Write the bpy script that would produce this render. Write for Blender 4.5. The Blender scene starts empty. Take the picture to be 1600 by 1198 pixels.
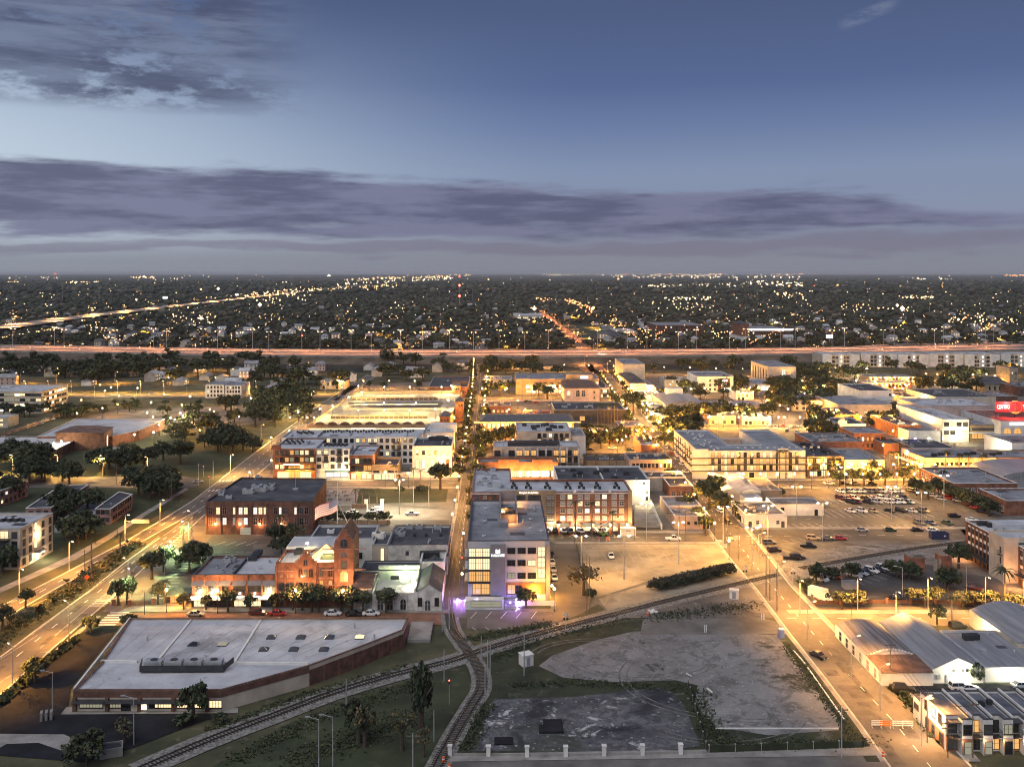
import bpy, bmesh, math, random
import numpy as np
from mathutils import Matrix, Vector
random.seed(7); rng = np.random.default_rng(7)
S = bpy.context.scene; COL = S.collection; D = bpy.data
R = math.radians; PI = math.pi
CAM_H, FOC, HOR, YAW = 90.0, 1500.0, 427.0, R(1.03)
cam = D.cameras.new('camera'); cam_ob = D.objects.new('camera', cam); COL.objects.link(cam_ob); S.camera = cam_ob
cam.sensor_width = 36; cam.lens = 36*FOC/1600; cam.shift_y = -(599-HOR)/1600
cam.clip_start = 1; cam.clip_end = 120000
cam_ob.location = (0, 0, CAM_H); cam_ob.rotation_euler = (R(90), 0, -YAW)
SUN_EL, SUN_AZ = R(2), R(-62)
W = D.worlds.new('World'); S.world = W; W.use_nodes = True
wt = W.node_tree; wn = wt.nodes
for n in list(wn): wn.remove(n)
def wnode(t, **k):
    n = wn.new(t)
    for a, b in k.items(): setattr(n, a, b)
    return n
def wl(a, b): wt.links.new(a, b)
def wm(op, a, b=None, c=None):
    n = wnode('ShaderNodeMath', operation=op)
    for i, x in enumerate((a, b, c)):
        if x is None: continue
        if isinstance(x, (int, float)): n.inputs[i].default_value = x
        else: wl(x, n.inputs[i])
    return n.outputs[0]
def wmap(x, a, b, c=0.0, d=1.0, smooth=True):
    n = wnode('ShaderNodeMapRange', interpolation_type='SMOOTHSTEP' if smooth else 'LINEAR')
    if isinstance(x, (int, float)): n.inputs[0].default_value = x
    else: wl(x, n.inputs[0])
    for i, y in enumerate((a, b, c, d)):
        if isinstance(y, (int, float)): n.inputs[i+1].default_value = y
        else: wl(y, n.inputs[i+1])
    return n.outputs[0]
def wmix(f, a, b):
    n = wnode('ShaderNodeMix', data_type='RGBA')
    if isinstance(f, (int, float)): n.inputs[0].default_value = f
    else: wl(f, n.inputs[0])
    for i, x in ((6, a), (7, b)):
        if isinstance(x, tuple): n.inputs[i].default_value = (*x, 1)
        else: wl(x, n.inputs[i])
    return n.outputs[2]
def lin(r, g, b):
    f = lambda c: ((c/255+.055)/1.055)**2.4 if c > 10 else c/255/12.92
    return (f(r), f(g), f(b))
tc = wnode('ShaderNodeTexCoord'); sx = wnode('ShaderNodeSeparateXYZ'); wl(tc.outputs['Generated'], sx.inputs[0])
az = wm('DEGREES', wm('ARCTAN2', sx.outputs[0], sx.outputs[1])); el = wm('DEGREES', wm('ARCSINE', sx.outputs[2]))
nish = wnode('ShaderNodeTexSky', sky_type='NISHITA', sun_disc=False, sun_elevation=SUN_EL, sun_rotation=SUN_AZ,
             ozone_density=6, dust_density=.5, air_density=1, altitude=90)
sc_ = wnode('ShaderNodeVectorMath', operation='SCALE'); wl(nish.outputs[0], sc_.inputs[0]); sc_.inputs[3].default_value = 0.1
ramp = wnode('ShaderNodeValToRGB'); e_ = ramp.color_ramp.elements
stops = [(0, (120, 122, 138)), (3.5, (138, 147, 172)), (6, (134, 147, 175)), (8.5, (110, 126, 162)), (11, (90, 105, 144)), (15.5, (80, 92, 124)), (30, (80, 92, 124)), (90, (80, 92, 124))]
while len(e_) < len(stops): e_.new(0.5)
for i, (a, c) in enumerate(stops): e_[i].position = a/90; e_[i].color = (*lin(*c), 1)
wl(wm('DIVIDE', wm('MAXIMUM', el, 0.0), 90.0), ramp.inputs[0])
sky = wmix(0.25, ramp.outputs[0], sc_.outputs[0])
glow = wm('MULTIPLY', wmap(az, 6, -36), wm('MULTIPLY', wmap(el, 16.5, 6.5), 0.66))
sky = wmix(glow, sky, lin(198, 212, 222))
def wnoise(sx_, sy_, scale, detail=6, rough=.6, off=0.0):
    cb = wnode('ShaderNodeCombineXYZ'); wl(wm('MULTIPLY', az, sx_), cb.inputs[0]); wl(wm('MULTIPLY', el, sy_), cb.inputs[1]); cb.inputs[2].default_value = off
    n = wnode('ShaderNodeTexNoise'); wl(cb.outputs[0], n.inputs['Vector']); n.inputs['Scale'].default_value = scale
    n.inputs['Detail'].default_value = detail; n.inputs['Roughness'].default_value = rough
    return n.outputs[0]
n1 = wnoise(.055, .42, 1.6, 8, .6, 3.0); n2 = wnoise(.1, .75, 1.3, 8, .62, 9.0); n3 = wnoise(.26, .7, 1.0, 8, .66, 5.3)
eld = wm('ADD', el, wm('ADD', wm('MULTIPLY', wm('SUBTRACT', n1, .5), 3.4), wm('MULTIPLY', wm('SUBTRACT', n2, .5), .75)))
top = wm('SUBTRACT', wm('SUBTRACT', 6.4, wm('MULTIPLY', wmap(az, -12, 4), 1.15)), wm('MULTIPLY', wmap(az, 18, 33), 2.2))
bank = wm('MULTIPLY', wmap(eld, top, wm('SUBTRACT', top, .8)), wmap(eld, 2.0, 2.9))
streak = wm('MULTIPLY', wmap(eld, 2.25, 1.75), wmap(eld, .9, 1.4))
ccol = wmix(wmap(n2, .38, .6), lin(80, 83, 108), lin(107, 109, 134))
low = wm('MULTIPLY', wmap(el, 2.6, .6), .85)
sky = wmix(low, sky, lin(120, 124, 136))
sky = wmix(wm('MULTIPLY', bank, .93), sky, ccol)
sky = wmix(wm('MULTIPLY', streak, .6), sky, lin(105, 103, 122))
cl = wm('MULTIPLY', wm('MULTIPLY', wmap(az, -9, -17), wmap(el, 8.6, 10)), wmap(n3, .36, .52))
cl = wm('MULTIPLY', cl, wmap(el, 40, 17))
sky = wmix(wm('MULTIPLY', cl, .9), sky, wmix(wmap(n2, .35, .65), lin(70, 76, 100), lin(104, 114, 138)))
wisp = wm('MULTIPLY', wm('MULTIPLY', wmap(wm('ABSOLUTE', wm('SUBTRACT', az, 21.4)), 1.9, .2), wmap(wm('ABSOLUTE', wm('SUBTRACT', el, wm('ADD', 14.2, wm('MULTIPLY', wm('SUBTRACT', az, 21.4), .3)))), .5, .05)), wmap(n3, .4, .62))
sky = wmix(wm('MULTIPLY', wisp, .6), sky, lin(132, 138, 160))
bg = wnode('ShaderNodeBackground'); wl(sky, bg.inputs[0]); bg.inputs[1].default_value = .92
wo = wnode('ShaderNodeOutputWorld'); wl(bg.outputs[0], wo.inputs[0])
sl = D.lights.new('sun', 'SUN'); sl.energy = 1.5; sl.angle = R(70); sl.color = (1, .96, .93)
so = D.objects.new('sun', sl); COL.objects.link(so); so.rotation_euler = (R(38), 0, R(-35))
S.view_settings.view_transform = 'Standard'; S.view_settings.look = 'None'; S.view_settings.exposure = .45; S.view_settings.gamma = 1
S.render.engine = 'CYCLES'
S.cycles.use_denoising = True; S.cycles.use_light_tree = True; S.cycles.max_bounces = 3; S.cycles.diffuse_bounces = 1; S.cycles.glossy_bounces = 1; S.cycles.filter_width = 1.05
S.cycles.transmission_bounces = 2; S.cycles.sample_clamp_indirect = 3; S.cycles.caustics_reflective = False; S.cycles.caustics_refractive = False
FW = (math.sin(YAW), math.cos(YAW)); RT = (math.cos(YAW), -math.sin(YAW))
def P(u, v, z=0.0):
    d = (CAM_H-z)*FOC/(v-HOR); k = (u-800)/FOC*d
    return Vector((RT[0]*k+FW[0]*d, RT[1]*k+FW[1]*d, z))
def dist(v, z=0.0): return (CAM_H-z)*FOC/(v-HOR)
def hh(v0, vt): return CAM_H*(v0-vt)/(v0-HOR)
def mat(name, col, rough=.85, amt=.25, scale=.4, metal=0.0, emit=None, es=1.0, col2=None, sampled=True, detail=6, stretch=None, spec=.4, patch=None):
    m = D.materials.new(name); m.use_nodes = True; t = m.node_tree; b = t.nodes['Principled BSDF']
    b.inputs['Base Color'].default_value = (*col, 1); b.inputs['Roughness'].default_value = rough; b.inputs['Metallic'].default_value = metal
    b.inputs['Specular IOR Level'].default_value = spec
    if emit:
        b.inputs['Emission Color'].default_value = (*emit, 1); b.inputs['Emission Strength'].default_value = es
        if not sampled: m.cycles.emission_sampling = 'NONE'
    if amt > 0:
        g = t.nodes.new('ShaderNodeNewGeometry'); n = t.nodes.new('ShaderNodeTexNoise'); n.inputs['Scale'].default_value = scale; n.inputs['Detail'].default_value = detail; n.inputs['Roughness'].default_value = .62
        src = g.outputs['Position']
        if stretch:
            mp = t.nodes.new('ShaderNodeMapping'); mp.inputs['Scale'].default_value = stretch; t.links.new(src, mp.inputs[0]); src = mp.outputs[0]
        t.links.new(src, n.inputs['Vector'])
        r = t.nodes.new('ShaderNodeValToRGB'); c2 = col2 or tuple(max(0, c*(1-amt*1.5)) for c in col); c1 = col if col2 else tuple(c*(1+amt*.7) for c in col)
        r.color_ramp.elements[0].position = .34; r.color_ramp.elements[0].color = (*c2, 1); r.color_ramp.elements[1].position = .66; r.color_ramp.elements[1].color = (*c1, 1)
        t.links.new(n.outputs[0], r.inputs[0]); out = r.outputs[0]
        for (pc, ps, lo, hi, k) in patch or ():
            n2 = t.nodes.new('ShaderNodeTexNoise'); n2.inputs['Scale'].default_value = ps; n2.inputs['Detail'].default_value = 9; n2.inputs['Roughness'].default_value = .68; n2.inputs['Distortion'].default_value = .6
            t.links.new(src, n2.inputs['Vector']); q = t.nodes.new('ShaderNodeMapRange'); q.inputs[1].default_value = lo; q.inputs[2].default_value = hi; q.inputs[4].default_value = k; t.links.new(n2.outputs[0], q.inputs[0])
            x = t.nodes.new('ShaderNodeMix'); x.data_type = 'RGBA'; t.links.new(q.outputs[0], x.inputs[0]); t.links.new(out, x.inputs[6]); x.inputs[7].default_value = (*pc, 1); out = x.outputs[2]
        t.links.new(out, b.inputs['Base Color'])
    return m
M = {}
def defm(k, *a, **kw): M[k] = mat(k, *a, **kw)
defm('asphalt', (.075, .073, .072), .9, .3, .12); defm('old_asphalt', (.17, .16, .145), .9, .3, .1); defm('fresh_asphalt', (.02, .021, .026), .9, .35, .15, spec=.15)
defm('street', (.135, .12, .105), .85, .3, .05, patch=[((.07, .065, .06), .11, .54, .66, .8), ((.3, .27, .23), .6, .58, .7, .4)]); defm('brick_paving', (.24, .12, .07), .9, .25, .3); defm('lot', (.17, .155, .135), .9, .3, .05, patch=[((.06, .055, .05), .05, .5, .62, .85), ((.3, .28, .25), .3, .57, .68, .5)])
defm('concrete', (.29, .275, .255), .85, .25, .25); defm('kerb', (.48, .46, .42), .85, .2, .5); defm('marking', (.75, .74, .7), .7, .25, .8); defm('old_marking', (.42, .41, .38), .8, .35, .8)
defm('grass', (.05, .064, .03), .95, .5, .1, col2=(.02, .027, .014), patch=[((.1, .095, .05), .3, .56, .7, .7)]); defm('dry_grass', (.1, .092, .05), .95, .4, .09, col2=(.035, .042, .02), patch=[((.17, .15, .11), .25, .57, .7, .7)]); defm('weeds', (.045, .055, .028), .95, .4, .2, col2=(.02, .026, .014), patch=[((.15, .145, .13), .16, .57, .68, .8)])
defm('soil', (.03, .033, .022), .95, .5, .03); defm('gravel_dirt', (.27, .262, .255), .95, .3, .045, col2=(.17, .165, .16), detail=12, patch=[((.1, .1, .095), .25, .5, .58, .75), ((.03, .035, .022), .07, .57, .63, .95), ((.5, .49, .47), 1.1, .56, .66, .6), ((.12, .115, .11), .03, .5, .6, .6)]); defm('rubble_dirt', (.17, .168, .175), .95, .4, .1, col2=(.05, .05, .06), detail=14, patch=[((.06, .06, .07), .5, .48, .56, .8), ((.5, .5, .5), .22, .58, .64, .9), ((.015, .016, .024), .07, .5, .6, .85), ((.04, .05, .03), .045, .55, .64, .8)])
defm('ballast', (.23, .22, .2), .95, .4, 1.2, patch=[((.07, .075, .05), .25, .58, .68, .7)]); defm('sand', (.3, .26, .2), .95, .3, .07, patch=[((.13, .12, .09), .12, .54, .68, .8)])
defm('brick', (.23, .105, .07), .9, .3, .5); defm('dark_brick', (.15, .078, .058), .9, .3, .5); defm('orange_brick', (.36, .15, .075), .9, .25, .5); defm('pink_brick', (.34, .2, .17), .9, .25, .5)
defm('tan_wall', (.36, .26, .16), .9, .2, .3); defm('cream_wall', (.55, .47, .37), .88, .18, .25); defm('peach_wall', (.55, .38, .27), .88, .2, .25); defm('pink_wall', (.55, .42, .37), .88, .18, .25)
defm('white_wall', (.72, .7, .66), .85, .16, .2); defm('grey_wall', (.3, .3, .31), .85, .2, .25); defm('lilac_grey', (.5, .49, .52), .8, .1, .25); defm('mid_grey', (.22, .215, .235), .8, .12, .3); defm('dark_wall', (.09, .08, .075), .85, .25, .3); defm('stone', (.36, .3, .22), .9, .3, .6)
defm('weathered_white', (.66, .63, .57), .88, .3, .35)
defm('white_roof', (.56, .57, .6), .8, .22, .12, col2=(.36, .37, .4), detail=10, patch=[((.2, .2, .215), .07, .52, .64, .75), ((.12, .12, .13), .3, .62, .68, .7), ((.7, .71, .73), .25, .6, .75, .5)]); defm('grey_roof', (.25, .26, .285), .85, .3, .12, detail=10, patch=[((.1, .1, .11), .13, .57, .68, .8)]); defm('dark_roof', (.075, .078, .09), .9, .35, .15, detail=10, patch=[((.18, .18, .19), .16, .58, .7, .7)]); defm('patchy_roof', (.3, .31, .33), .9, .5, .16, col2=(.05, .05, .055), detail=10)
defm('metal_roof', (.3, .305, .325), .55, .2, .3, metal=.2, stretch=(4, .2, 1)); defm('rust_roof', (.3, .28, .28), .8, .5, .5, col2=(.1, .075, .065), stretch=(2.2, .12, 1), detail=10); defm('shingle', (.13, .13, .135), .9, .35, .6); defm('brown_roof', (.16, .1, .08), .9, .3, .4); defm('red_roof', (.25, .07, .05), .85, .3, .4)
defm('slate_roof', (.13, .14, .17), .8, .3, .3, detail=10, patch=[((.24, .25, .28), .4, .56, .68, .6)])
defm('light_shingle', (.3, .3, .32), .9, .3, .4)
defm('coping', (.4, .4, .42), .7, .15, .5); defm('dark_coping', (.07, .07, .08), .7, .15, .5); defm('white_trim', (.7, .69, .66), .7, .1, .5)
defm('steel', (.35, .36, .38), .45, .2, .8, metal=.7); defm('dark_steel', (.06, .06, .065), .5, .2, .8, metal=.4); defm('galvanised', (.5, .51, .52), .5, .2, .8, metal=.5); defm('rail_steel', (.12, .1, .09), .4, .3, 1, metal=.8); defm('sleeper', (.06, .05, .042), .95, .3, 1.5); defm('old_wood', (.16, .13, .1), .95, .3, 1.0)
defm('frame_white', (.65, .63, .6), .6, 0); defm('frame_dark', (.04, .04, .045), .5, 0)
defm('glass_dark', (.02, .022, .026), .12, 0, spec=.8); defm('glass_grey', (.07, .075, .08), .15, 0, spec=.8); defm('blind', (.34, .33, .31), .6, .2, 2)
WARM, AMBER, COOL = (1, .74, .4), (1, .52, .16), (1, .93, .78)
defm('lit_warm', (.1, .08, .05), .3, 0, emit=WARM, es=1.1); defm('lit_bright', (.1, .08, .05), .3, 0, emit=(1, .85, .6), es=2.2); defm('lit_amber', (.1, .06, .03), .3, 0, emit=AMBER, es=.7); defm('lit_cool', (.1, .1, .08), .3, 0, emit=COOL, es=.95); defm('lit_dim', (.05, .05, .04), .3, 0, emit=(.9, .85, .6), es=.25)
defm('lamp_amber', (.8, .6, .3), .4, 0, emit=(1, .62, .22), es=40, sampled=False); defm('lamp_white', (.9, .9, .8), .4, 0, emit=(1, .93, .74), es=45, sampled=False); defm('lamp_orange', (.8, .4, .2), .4, 0, emit=(1, .42, .14), es=26, sampled=False); defm('lamp_red', (.6, .1, .1), .4, 0, emit=(1, .06, .04), es=14, sampled=False); defm('lamp_blue', (.3, .3, .9), .4, 0, emit=(.35, .25, 1), es=25, sampled=False)
defm('sign_white', (.9, .9, .9), .4, 0, emit=(1, 1, .98), es=1.6); defm('sign_warm', (.9, .8, .7), .4, 0, emit=(1, .85, .7), es=2.0); defm('sign_red', (.5, .03, .03), .4, 0, emit=(1, .05, .05), es=.5); defm('sign_amber', (.6, .3, .08), .4, 0, emit=(1, .42, .08), es=.5); defm('sign_blue', (.2, .25, .5), .4, 0, emit=(.65, .75, 1), es=1.1)
defm('trunk', (.085, .065, .048), .95, .3, 2); defm('pale_trunk', (.2, .16, .12), .95, .3, 2)
for i, c in enumerate([(.058, .078, .036), (.072, .088, .04), (.048, .066, .034), (.085, .09, .045), (.04, .054, .03)]): defm('leaf_%d' % i, c, .8, .55, .5)
defm('palm_leaf', (.05, .068, .03), .7, .35, 1); defm('dead_leaf', (.15, .11, .05), .9, .3, 1); defm('pale_leaf', (.12, .13, .085), .8, .35, .6); defm('dry_leaf', (.12, .11, .085), .9, .5, .02); defm('dim_leaf', (.045, .046, .04), .9, .5, .02); defm('far_leaf', (.06, .066, .05), .9, .5, .012); defm('bare_twig', (.1, .085, .07), .95, .3, 1)
for k, c in dict(white=(.75, .75, .74), silver=(.42, .43, .45), black=(.012, .012, .014), grey=(.13, .135, .145), red=(.4, .03, .02), blue=(.03, .06, .16), tan=(.4, .33, .23), maroon=(.1, .012, .014), yellow=(.55, .4, .05), green=(.03, .07, .04), orange=(.5, .13, .02)).items(): defm('paint_'+k, c, .3, 0, metal=.1, spec=.6)
defm('tyre', (.015, .015, .015), .9, 0); defm('headlight', (.7, .7, .72), .2, 0); defm('taillight', (.25, .01, .01), .3, 0)
defm('orange_plastic', (.75, .13, .03), .5, 0); defm('lilac_plastic', (.42, .4, .62), .5, 0); defm('lime_paint', (.22, .45, .12), .5, 0); defm('dumpster', (.03, .045, .12), .6, .3, 1); defm('flag_red', (.6, .22, .2), .8, 0); defm('flag_white', (.75, .73, .72), .8, 0); defm('flag_blue', (.2, .2, .32), .8, 0); defm('awning', (.17, .175, .19), .8, .1, 1); defm('white_awning', (.75, .72, .65), .8, .1, 1); defm('green_copper', (.12, .2, .17), .7, .25, .8); defm('graffiti', (.5, .5, .52), .8, .2, 1)
class MB:
    def __init__(s): s.v = []; s.f = []; s.m = []
    def face(s, pts, mi=0):
        b = len(s.v); s.v += [tuple(p) for p in pts]; s.f.append(tuple(range(b, b+len(pts)))); s.m.append(mi)
    def box(s, x0, y0, z0, x1, y1, z1, mi=0):
        b = len(s.v); s.v += [(x0, y0, z0), (x1, y0, z0), (x1, y1, z0), (x0, y1, z0), (x0, y0, z1), (x1, y0, z1), (x1, y1, z1), (x0, y1, z1)]
        for q in ((0, 3, 2, 1), (4, 5, 6, 7), (0, 1, 5, 4), (1, 2, 6, 5), (2, 3, 7, 6), (3, 0, 4, 7)): s.f.append(tuple(b+i for i in q)); s.m.append(mi)
    def prism(s, poly, z0, z1, mi=0, top=True, bot=False):
        n = len(poly); b = len(s.v)
        s.v += [(p[0], p[1], z0) for p in poly]+[(p[0], p[1], z1) for p in poly]
        for i in range(n): j = (i+1) % n; s.f.append((b+i, b+j, b+n+j, b+n+i)); s.m.append(mi)
        if top: s.f.append(tuple(b+n+i for i in range(n))); s.m.append(mi)
        if bot: s.f.append(tuple(b+n-1-i for i in range(n))); s.m.append(mi)
    def beam(s, p, q, w, h, mi=0):
        p = Vector(p); q = Vector(q); d = q-p; d2 = Vector((-d.y, d.x, 0)); d2 = d2.normalized()*w/2 if d2.length > 1e-6 else Vector((w/2, 0, 0)); up = Vector((0, 0, h))
        b = len(s.v); s.v += [tuple(x) for x in (p-d2, q-d2, q+d2, p+d2, p-d2+up, q-d2+up, q+d2+up, p+d2+up)]
        for k in ((0, 3, 2, 1), (4, 5, 6, 7), (0, 1, 5, 4), (1, 2, 6, 5), (2, 3, 7, 6), (3, 0, 4, 7)): s.f.append(tuple(b+i for i in k)); s.m.append(mi)
    def cyl(s, p, q, r0, r1, n=8, mi=0, caps=True):
        p = Vector(p); q = Vector(q); d = (q-p).normalized(); a = d.orthogonal().normalized(); c = d.cross(a); b = len(s.v)
        for (o, r) in ((p, r0), (q, r1)):
            for i in range(n): t = 2*PI*i/n; s.v.append(tuple(o+a*(r*math.cos(t))+c*(r*math.sin(t))))
        for i in range(n): j = (i+1) % n; s.f.append((b+i, b+j, b+n+j, b+n+i)); s.m.append(mi)
        if caps: s.f.append(tuple(b+n+i for i in range(n))); s.m.append(mi)
    def ball(s, c, r, mi=0, n=6, k=4, sz=1.0):
        b = len(s.v)
        for i in range(k+1):
            ph = PI*i/k
            for j in range(n): t = 2*PI*j/n; s.v.append((c[0]+r*math.sin(ph)*math.cos(t), c[1]+r*math.sin(ph)*math.sin(t), c[2]-r*sz*math.cos(ph)))
        for i in range(k):
            for j in range(n): s.f.append((b+i*n+j, b+i*n+(j+1) % n, b+(i+1)*n+(j+1) % n, b+(i+1)*n+j)); s.m.append(mi)
    def mesh(s, name, mats):
        me = D.meshes.new(name); me.from_pydata(s.v, [], s.f)
        for k in (mats if isinstance(mats, (list, tuple)) else [mats]): me.materials.append(M[k])
        if any(s.m): me.polygons.foreach_set('material_index', s.m)
        return me
    def build(s, name, mats, parent=None):
        if parent is not None:
            o = wloc(parent); s.v = [(x-o[0], y-o[1], z-o[2]) for x, y, z in s.v]
        return link(name, s.mesh(name, mats), parent)
def link(name, data, parent=None, loc=None, rz=0.0, scale=None):
    ob = D.objects.new(name, data); COL.objects.link(ob)
    if parent is not None: ob.parent = parent
    if loc is not None: ob.location = loc
    if rz: ob.rotation_euler = (0, 0, rz)
    if scale is not None: ob.scale = scale
    return ob
def wloc(o):
    l = Vector(o.location)
    while o.parent is not None: o = o.parent; l = l+Vector(o.location)
    return l
LABELS = {}
def tag(o, label, cat, group=None):
    o['label'] = label; o['category'] = cat
    if group: o['group'] = group
    if label in LABELS and not (group and LABELS[label] == group): print('DUPLICATE LABEL', label)
    LABELS[label] = group; n = len(label.split())
    if n < 4 or n > 16: print('LABEL LENGTH', n, label)
    return o
def thing(name, label, cat, loc, rz=0.0, group=None):
    return tag(link(name, None, None, loc, rz), label, cat, group)
def struct(name, ob): ob['kind'] = 'structure'; return ob
def sheet(name, pts, z, m, px=True):
    mb = MB(); q = [P(*p) if px else Vector((*p, 0)) for p in pts]
    a = sum(q[i].x*q[(i+1) % len(q)].y-q[(i+1) % len(q)].x*q[i].y for i in range(len(q)))
    if a < 0: q.reverse()
    mb.face([(p.x, p.y, z) for p in q]); return struct(name, mb.build(name, m))
def strip(name, rows, z, m):
    mb = MB()
    for a, b in zip(rows, rows[1:]):
        q = [P(a[0], a[1]), P(a[2], a[3]), P(b[2], b[3]), P(b[0], b[1])]; mb.face([(p.x, p.y, z) for p in q])
    return struct(name, mb.build(name, m))
def along(pts, step, start=0.0):
    out = []; left = start
    for a, b in zip(pts, pts[1:]):
        d = b-a; L = d.length
        while left <= L: out.append((a+d*(left/L), d.normalized())); left += step
        left -= L
    return out
def smooth(pts, n=6):
    out = []; p = [pts[0]]+list(pts)+[pts[-1]]
    for i in range(1, len(p)-2):
        for k in range(n):
            t = k/n; a, b, c, d = p[i-1], p[i], p[i+1], p[i+2]
            out.append(.5*((2*b)+(c-a)*t+(2*a-5*b+4*c-d)*t*t+(3*b-a-3*c+d)*t**3))
    out.append(pts[-1]); return out
ORD = 'first second third fourth fifth sixth seventh eighth ninth tenth eleventh twelfth thirteenth fourteenth fifteenth sixteenth seventeenth eighteenth nineteenth twentieth'.split()
struct('ground', link('ground', (lambda mb: (mb.face([(-60000, -2000, -.3), (60000, -2000, -.3), (60000, 90000, -.3), (-60000, 90000, -.3)]), mb.mesh('ground', 'soil'))[1])(MB())))
sheet('town_ground', [(-300, 590), (1900, 570), (2600, 1350), (-1300, 1350), (-1300, 700)], -.1, 'dry_grass')
sheet('town_paving', [(360, 775), (480, 665), (545, 603), (760, 590), (1000, 583), (1900, 600), (2400, 965), (860, 965), (690, 958), (160, 955), (250, 850)], 0, 'lot')
sheet('college_lawn', [(-80, 745), (-80, 700), (160, 690), (330, 672), (420, 690), (330, 745)], -.06, 'grass')
sheet('college_car_park', [(110, 655), (190, 640), (420, 632), (440, 655), (330, 672), (270, 660)], -.03, 'old_asphalt')
sheet('gate_lawn', [(-80, 870), (-60, 760), (290, 757), (280, 785), (170, 850), (0, 925)], -.06, 'grass')
T13 = [(688, 965, 730, 965), (700, 880, 735, 880), (708, 835, 737, 835), (719, 770, 743, 770), (726, 720, 748, 720), (734, 660, 754, 660), (740, 610, 758, 610), (742, 570, 763, 570), (746, 520, 757, 520)]
T14 = [(1470, 1300, 1610, 1300), (1385, 1190, 1510, 1190), (1349, 1138, 1440, 1112), (1290, 1060, 1370, 1055), (1236, 992, 1312, 995), (1182, 920, 1235, 915), (1147, 880, 1200, 870), (1120, 845, 1172, 835), (1098, 812, 1142, 802), (1058, 755, 1092, 748), (1020, 705, 1050, 700), (985, 660, 1010, 656), (958, 620, 978, 618), (938, 590, 955, 588)]
LC = [(-420, 1150, -420, 1185), (-80, 985, -80, 1006), (0, 948, 0, 970), (100, 896, 83, 922), (195, 846, 175, 872), (250, 814, 240, 836), (300, 783, 310, 797), (343, 750, 358, 765), (400, 706, 418, 716), (470, 654, 484, 660), (500, 632, 512, 636), (545, 603, 556, 605), (575, 585, 584, 586)]
RC = [(-420, 1330, -420, 1420), (-80, 1078, -80, 1138), (0, 1027, 0, 1086), (62, 980, 87, 1009), (140, 923, 185, 925), (200, 875, 247, 866), (250, 840, 290, 831), (310, 797, 330, 795), (358, 765, 378, 762), (418, 716, 432, 716), (484, 660, 494, 658), (512, 636, 518, 635), (556, 605, 562, 605), (584, 586, 590, 586)]
strip('boulevard_west_road', LC, 0.0, 'street'); strip('boulevard_east_road', RC, 0.03, 'street')
strip('boulevard_median', [(a[2], a[3], b[0], b[1]) for a, b in zip(LC, [RC[0], RC[1], RC[2], RC[3], (140, 923), (200, 875), (250, 840), (310, 797)])][:8], .06, 'dry_grass')
def kerbs(name, polys, w=.35, h=.13, m='kerb'):
    mb = MB()
    for pl in polys:
        q = [P(*p) for p in pl]
        for a, b in zip(q, q[1:]): mb.beam(a, b, w, h)
    return struct(name, mb.build(name, m))
kerbs('kerb', [[r[:2] for r in LC], [r[2:] for r in LC[:7]], [r[:2] for r in RC[:7]], [r[2:] for r in RC]], .45)
def dashes(name, lines, z, w=.14, dash=3.0, gap=6.0, m='marking'):
    mb = MB()
    for pl in lines:
        q = [P(*p) for p in pl]
        for p, d in along(q, dash+gap):
            e = p+d*dash; n = Vector((-d.y, d.x, 0))*w; mb.face([(x.x, x.y, z) for x in (p-n, p+n, e+n, e-n)][::-1])
    return struct(name, mb.build(name, m))
mid = lambda rows, t: [(r[0]+(r[2]-r[0])*t, r[1]+(r[3]-r[1])*t) for r in rows]
dashes('road_marking', [mid(LC, .5), mid(RC, .33)], .07)
dashes('road_marking', [mid(RC[:7], .66), mid(LC[:7], .06), mid(LC[:7], .93), mid(RC, .05)], .072, .11, 30, .1, 'old_marking')
dashes('road_marking', [mid(T14, .5), mid(T13[1:], .5), [(870, 840), (1500, 835)], [(1120, 756), (1640, 756)], [(1230, 966), (1620, 966)], [(390, 757), (705, 755)]], .075, .1, 2.5, 4)
defm('worn_asphalt', (.1, .092, .082), .9, .3, .4); pr = random.Random(6)                       # repaired strips of darker surface
for rows in (T14, RC[:8], LC[:8], T14[:5]):
    mb = MB()
    for _ in range(16): k = pr.randrange(len(rows)-1); t = pr.random(); s = pr.uniform(.12, .85); a, b = rows[k], rows[k+1]; l = (a[0]+(b[0]-a[0])*t, a[1]+(b[1]-a[1])*t); r_ = (a[2]+(b[2]-a[2])*t, a[3]+(b[3]-a[3])*t); c = P(l[0]+(r_[0]-l[0])*s, l[1]+(r_[1]-l[1])*s); w, h = pr.uniform(.5, 1.4), pr.uniform(1.5, 6); z = .062+.004*_; mb.face([(c.x-w, c.y-h, z), (c.x+w, c.y-h, z), (c.x+w, c.y+h, z), (c.x-w, c.y+h, z)])
    struct('road_patch', mb.build('road_patch', 'worn_asphalt'))
mb = MB()
for (u0, v0, u1, v1, n) in ((150, 948, 165, 935, 5), (255, 860, 290, 832, 7)):
    for i in range(n):
        t = i/n; c = P(u0+(u1-u0)*t, v0+(v1-v0)*t); mb.face([(c.x-2.2, c.y, .075), (c.x+2.2, c.y, .075), (c.x+2.2, c.y+.6, .075), (c.x-2.2, c.y+.6, .075)])
struct('crossing_marking', mb.build('crossing_marking', 'old_marking'))
strip('boulevard_path', [(-100, 985, -60, 998), (0, 918, 0, 926), (110, 868, 120, 873), (165, 838, 172, 842), (230, 797, 236, 800), (290, 762, 295, 764)], .05, 'concrete')
strip('boulevard_footway', [(-60, 1180, -60, 1200), (0, 1092, 0, 1100), (90, 1012, 97, 1013), (150, 962, 158, 962)], .08, 'concrete')
sheet('side_street', [(-300, 745), (-300, 762), (300, 762), (320, 752), (290, 744)], .01, 'street')
sheet('upper_side_street', [(-200, 622), (-200, 616), (528, 616), (526, 621)], .02, 'street')
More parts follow.
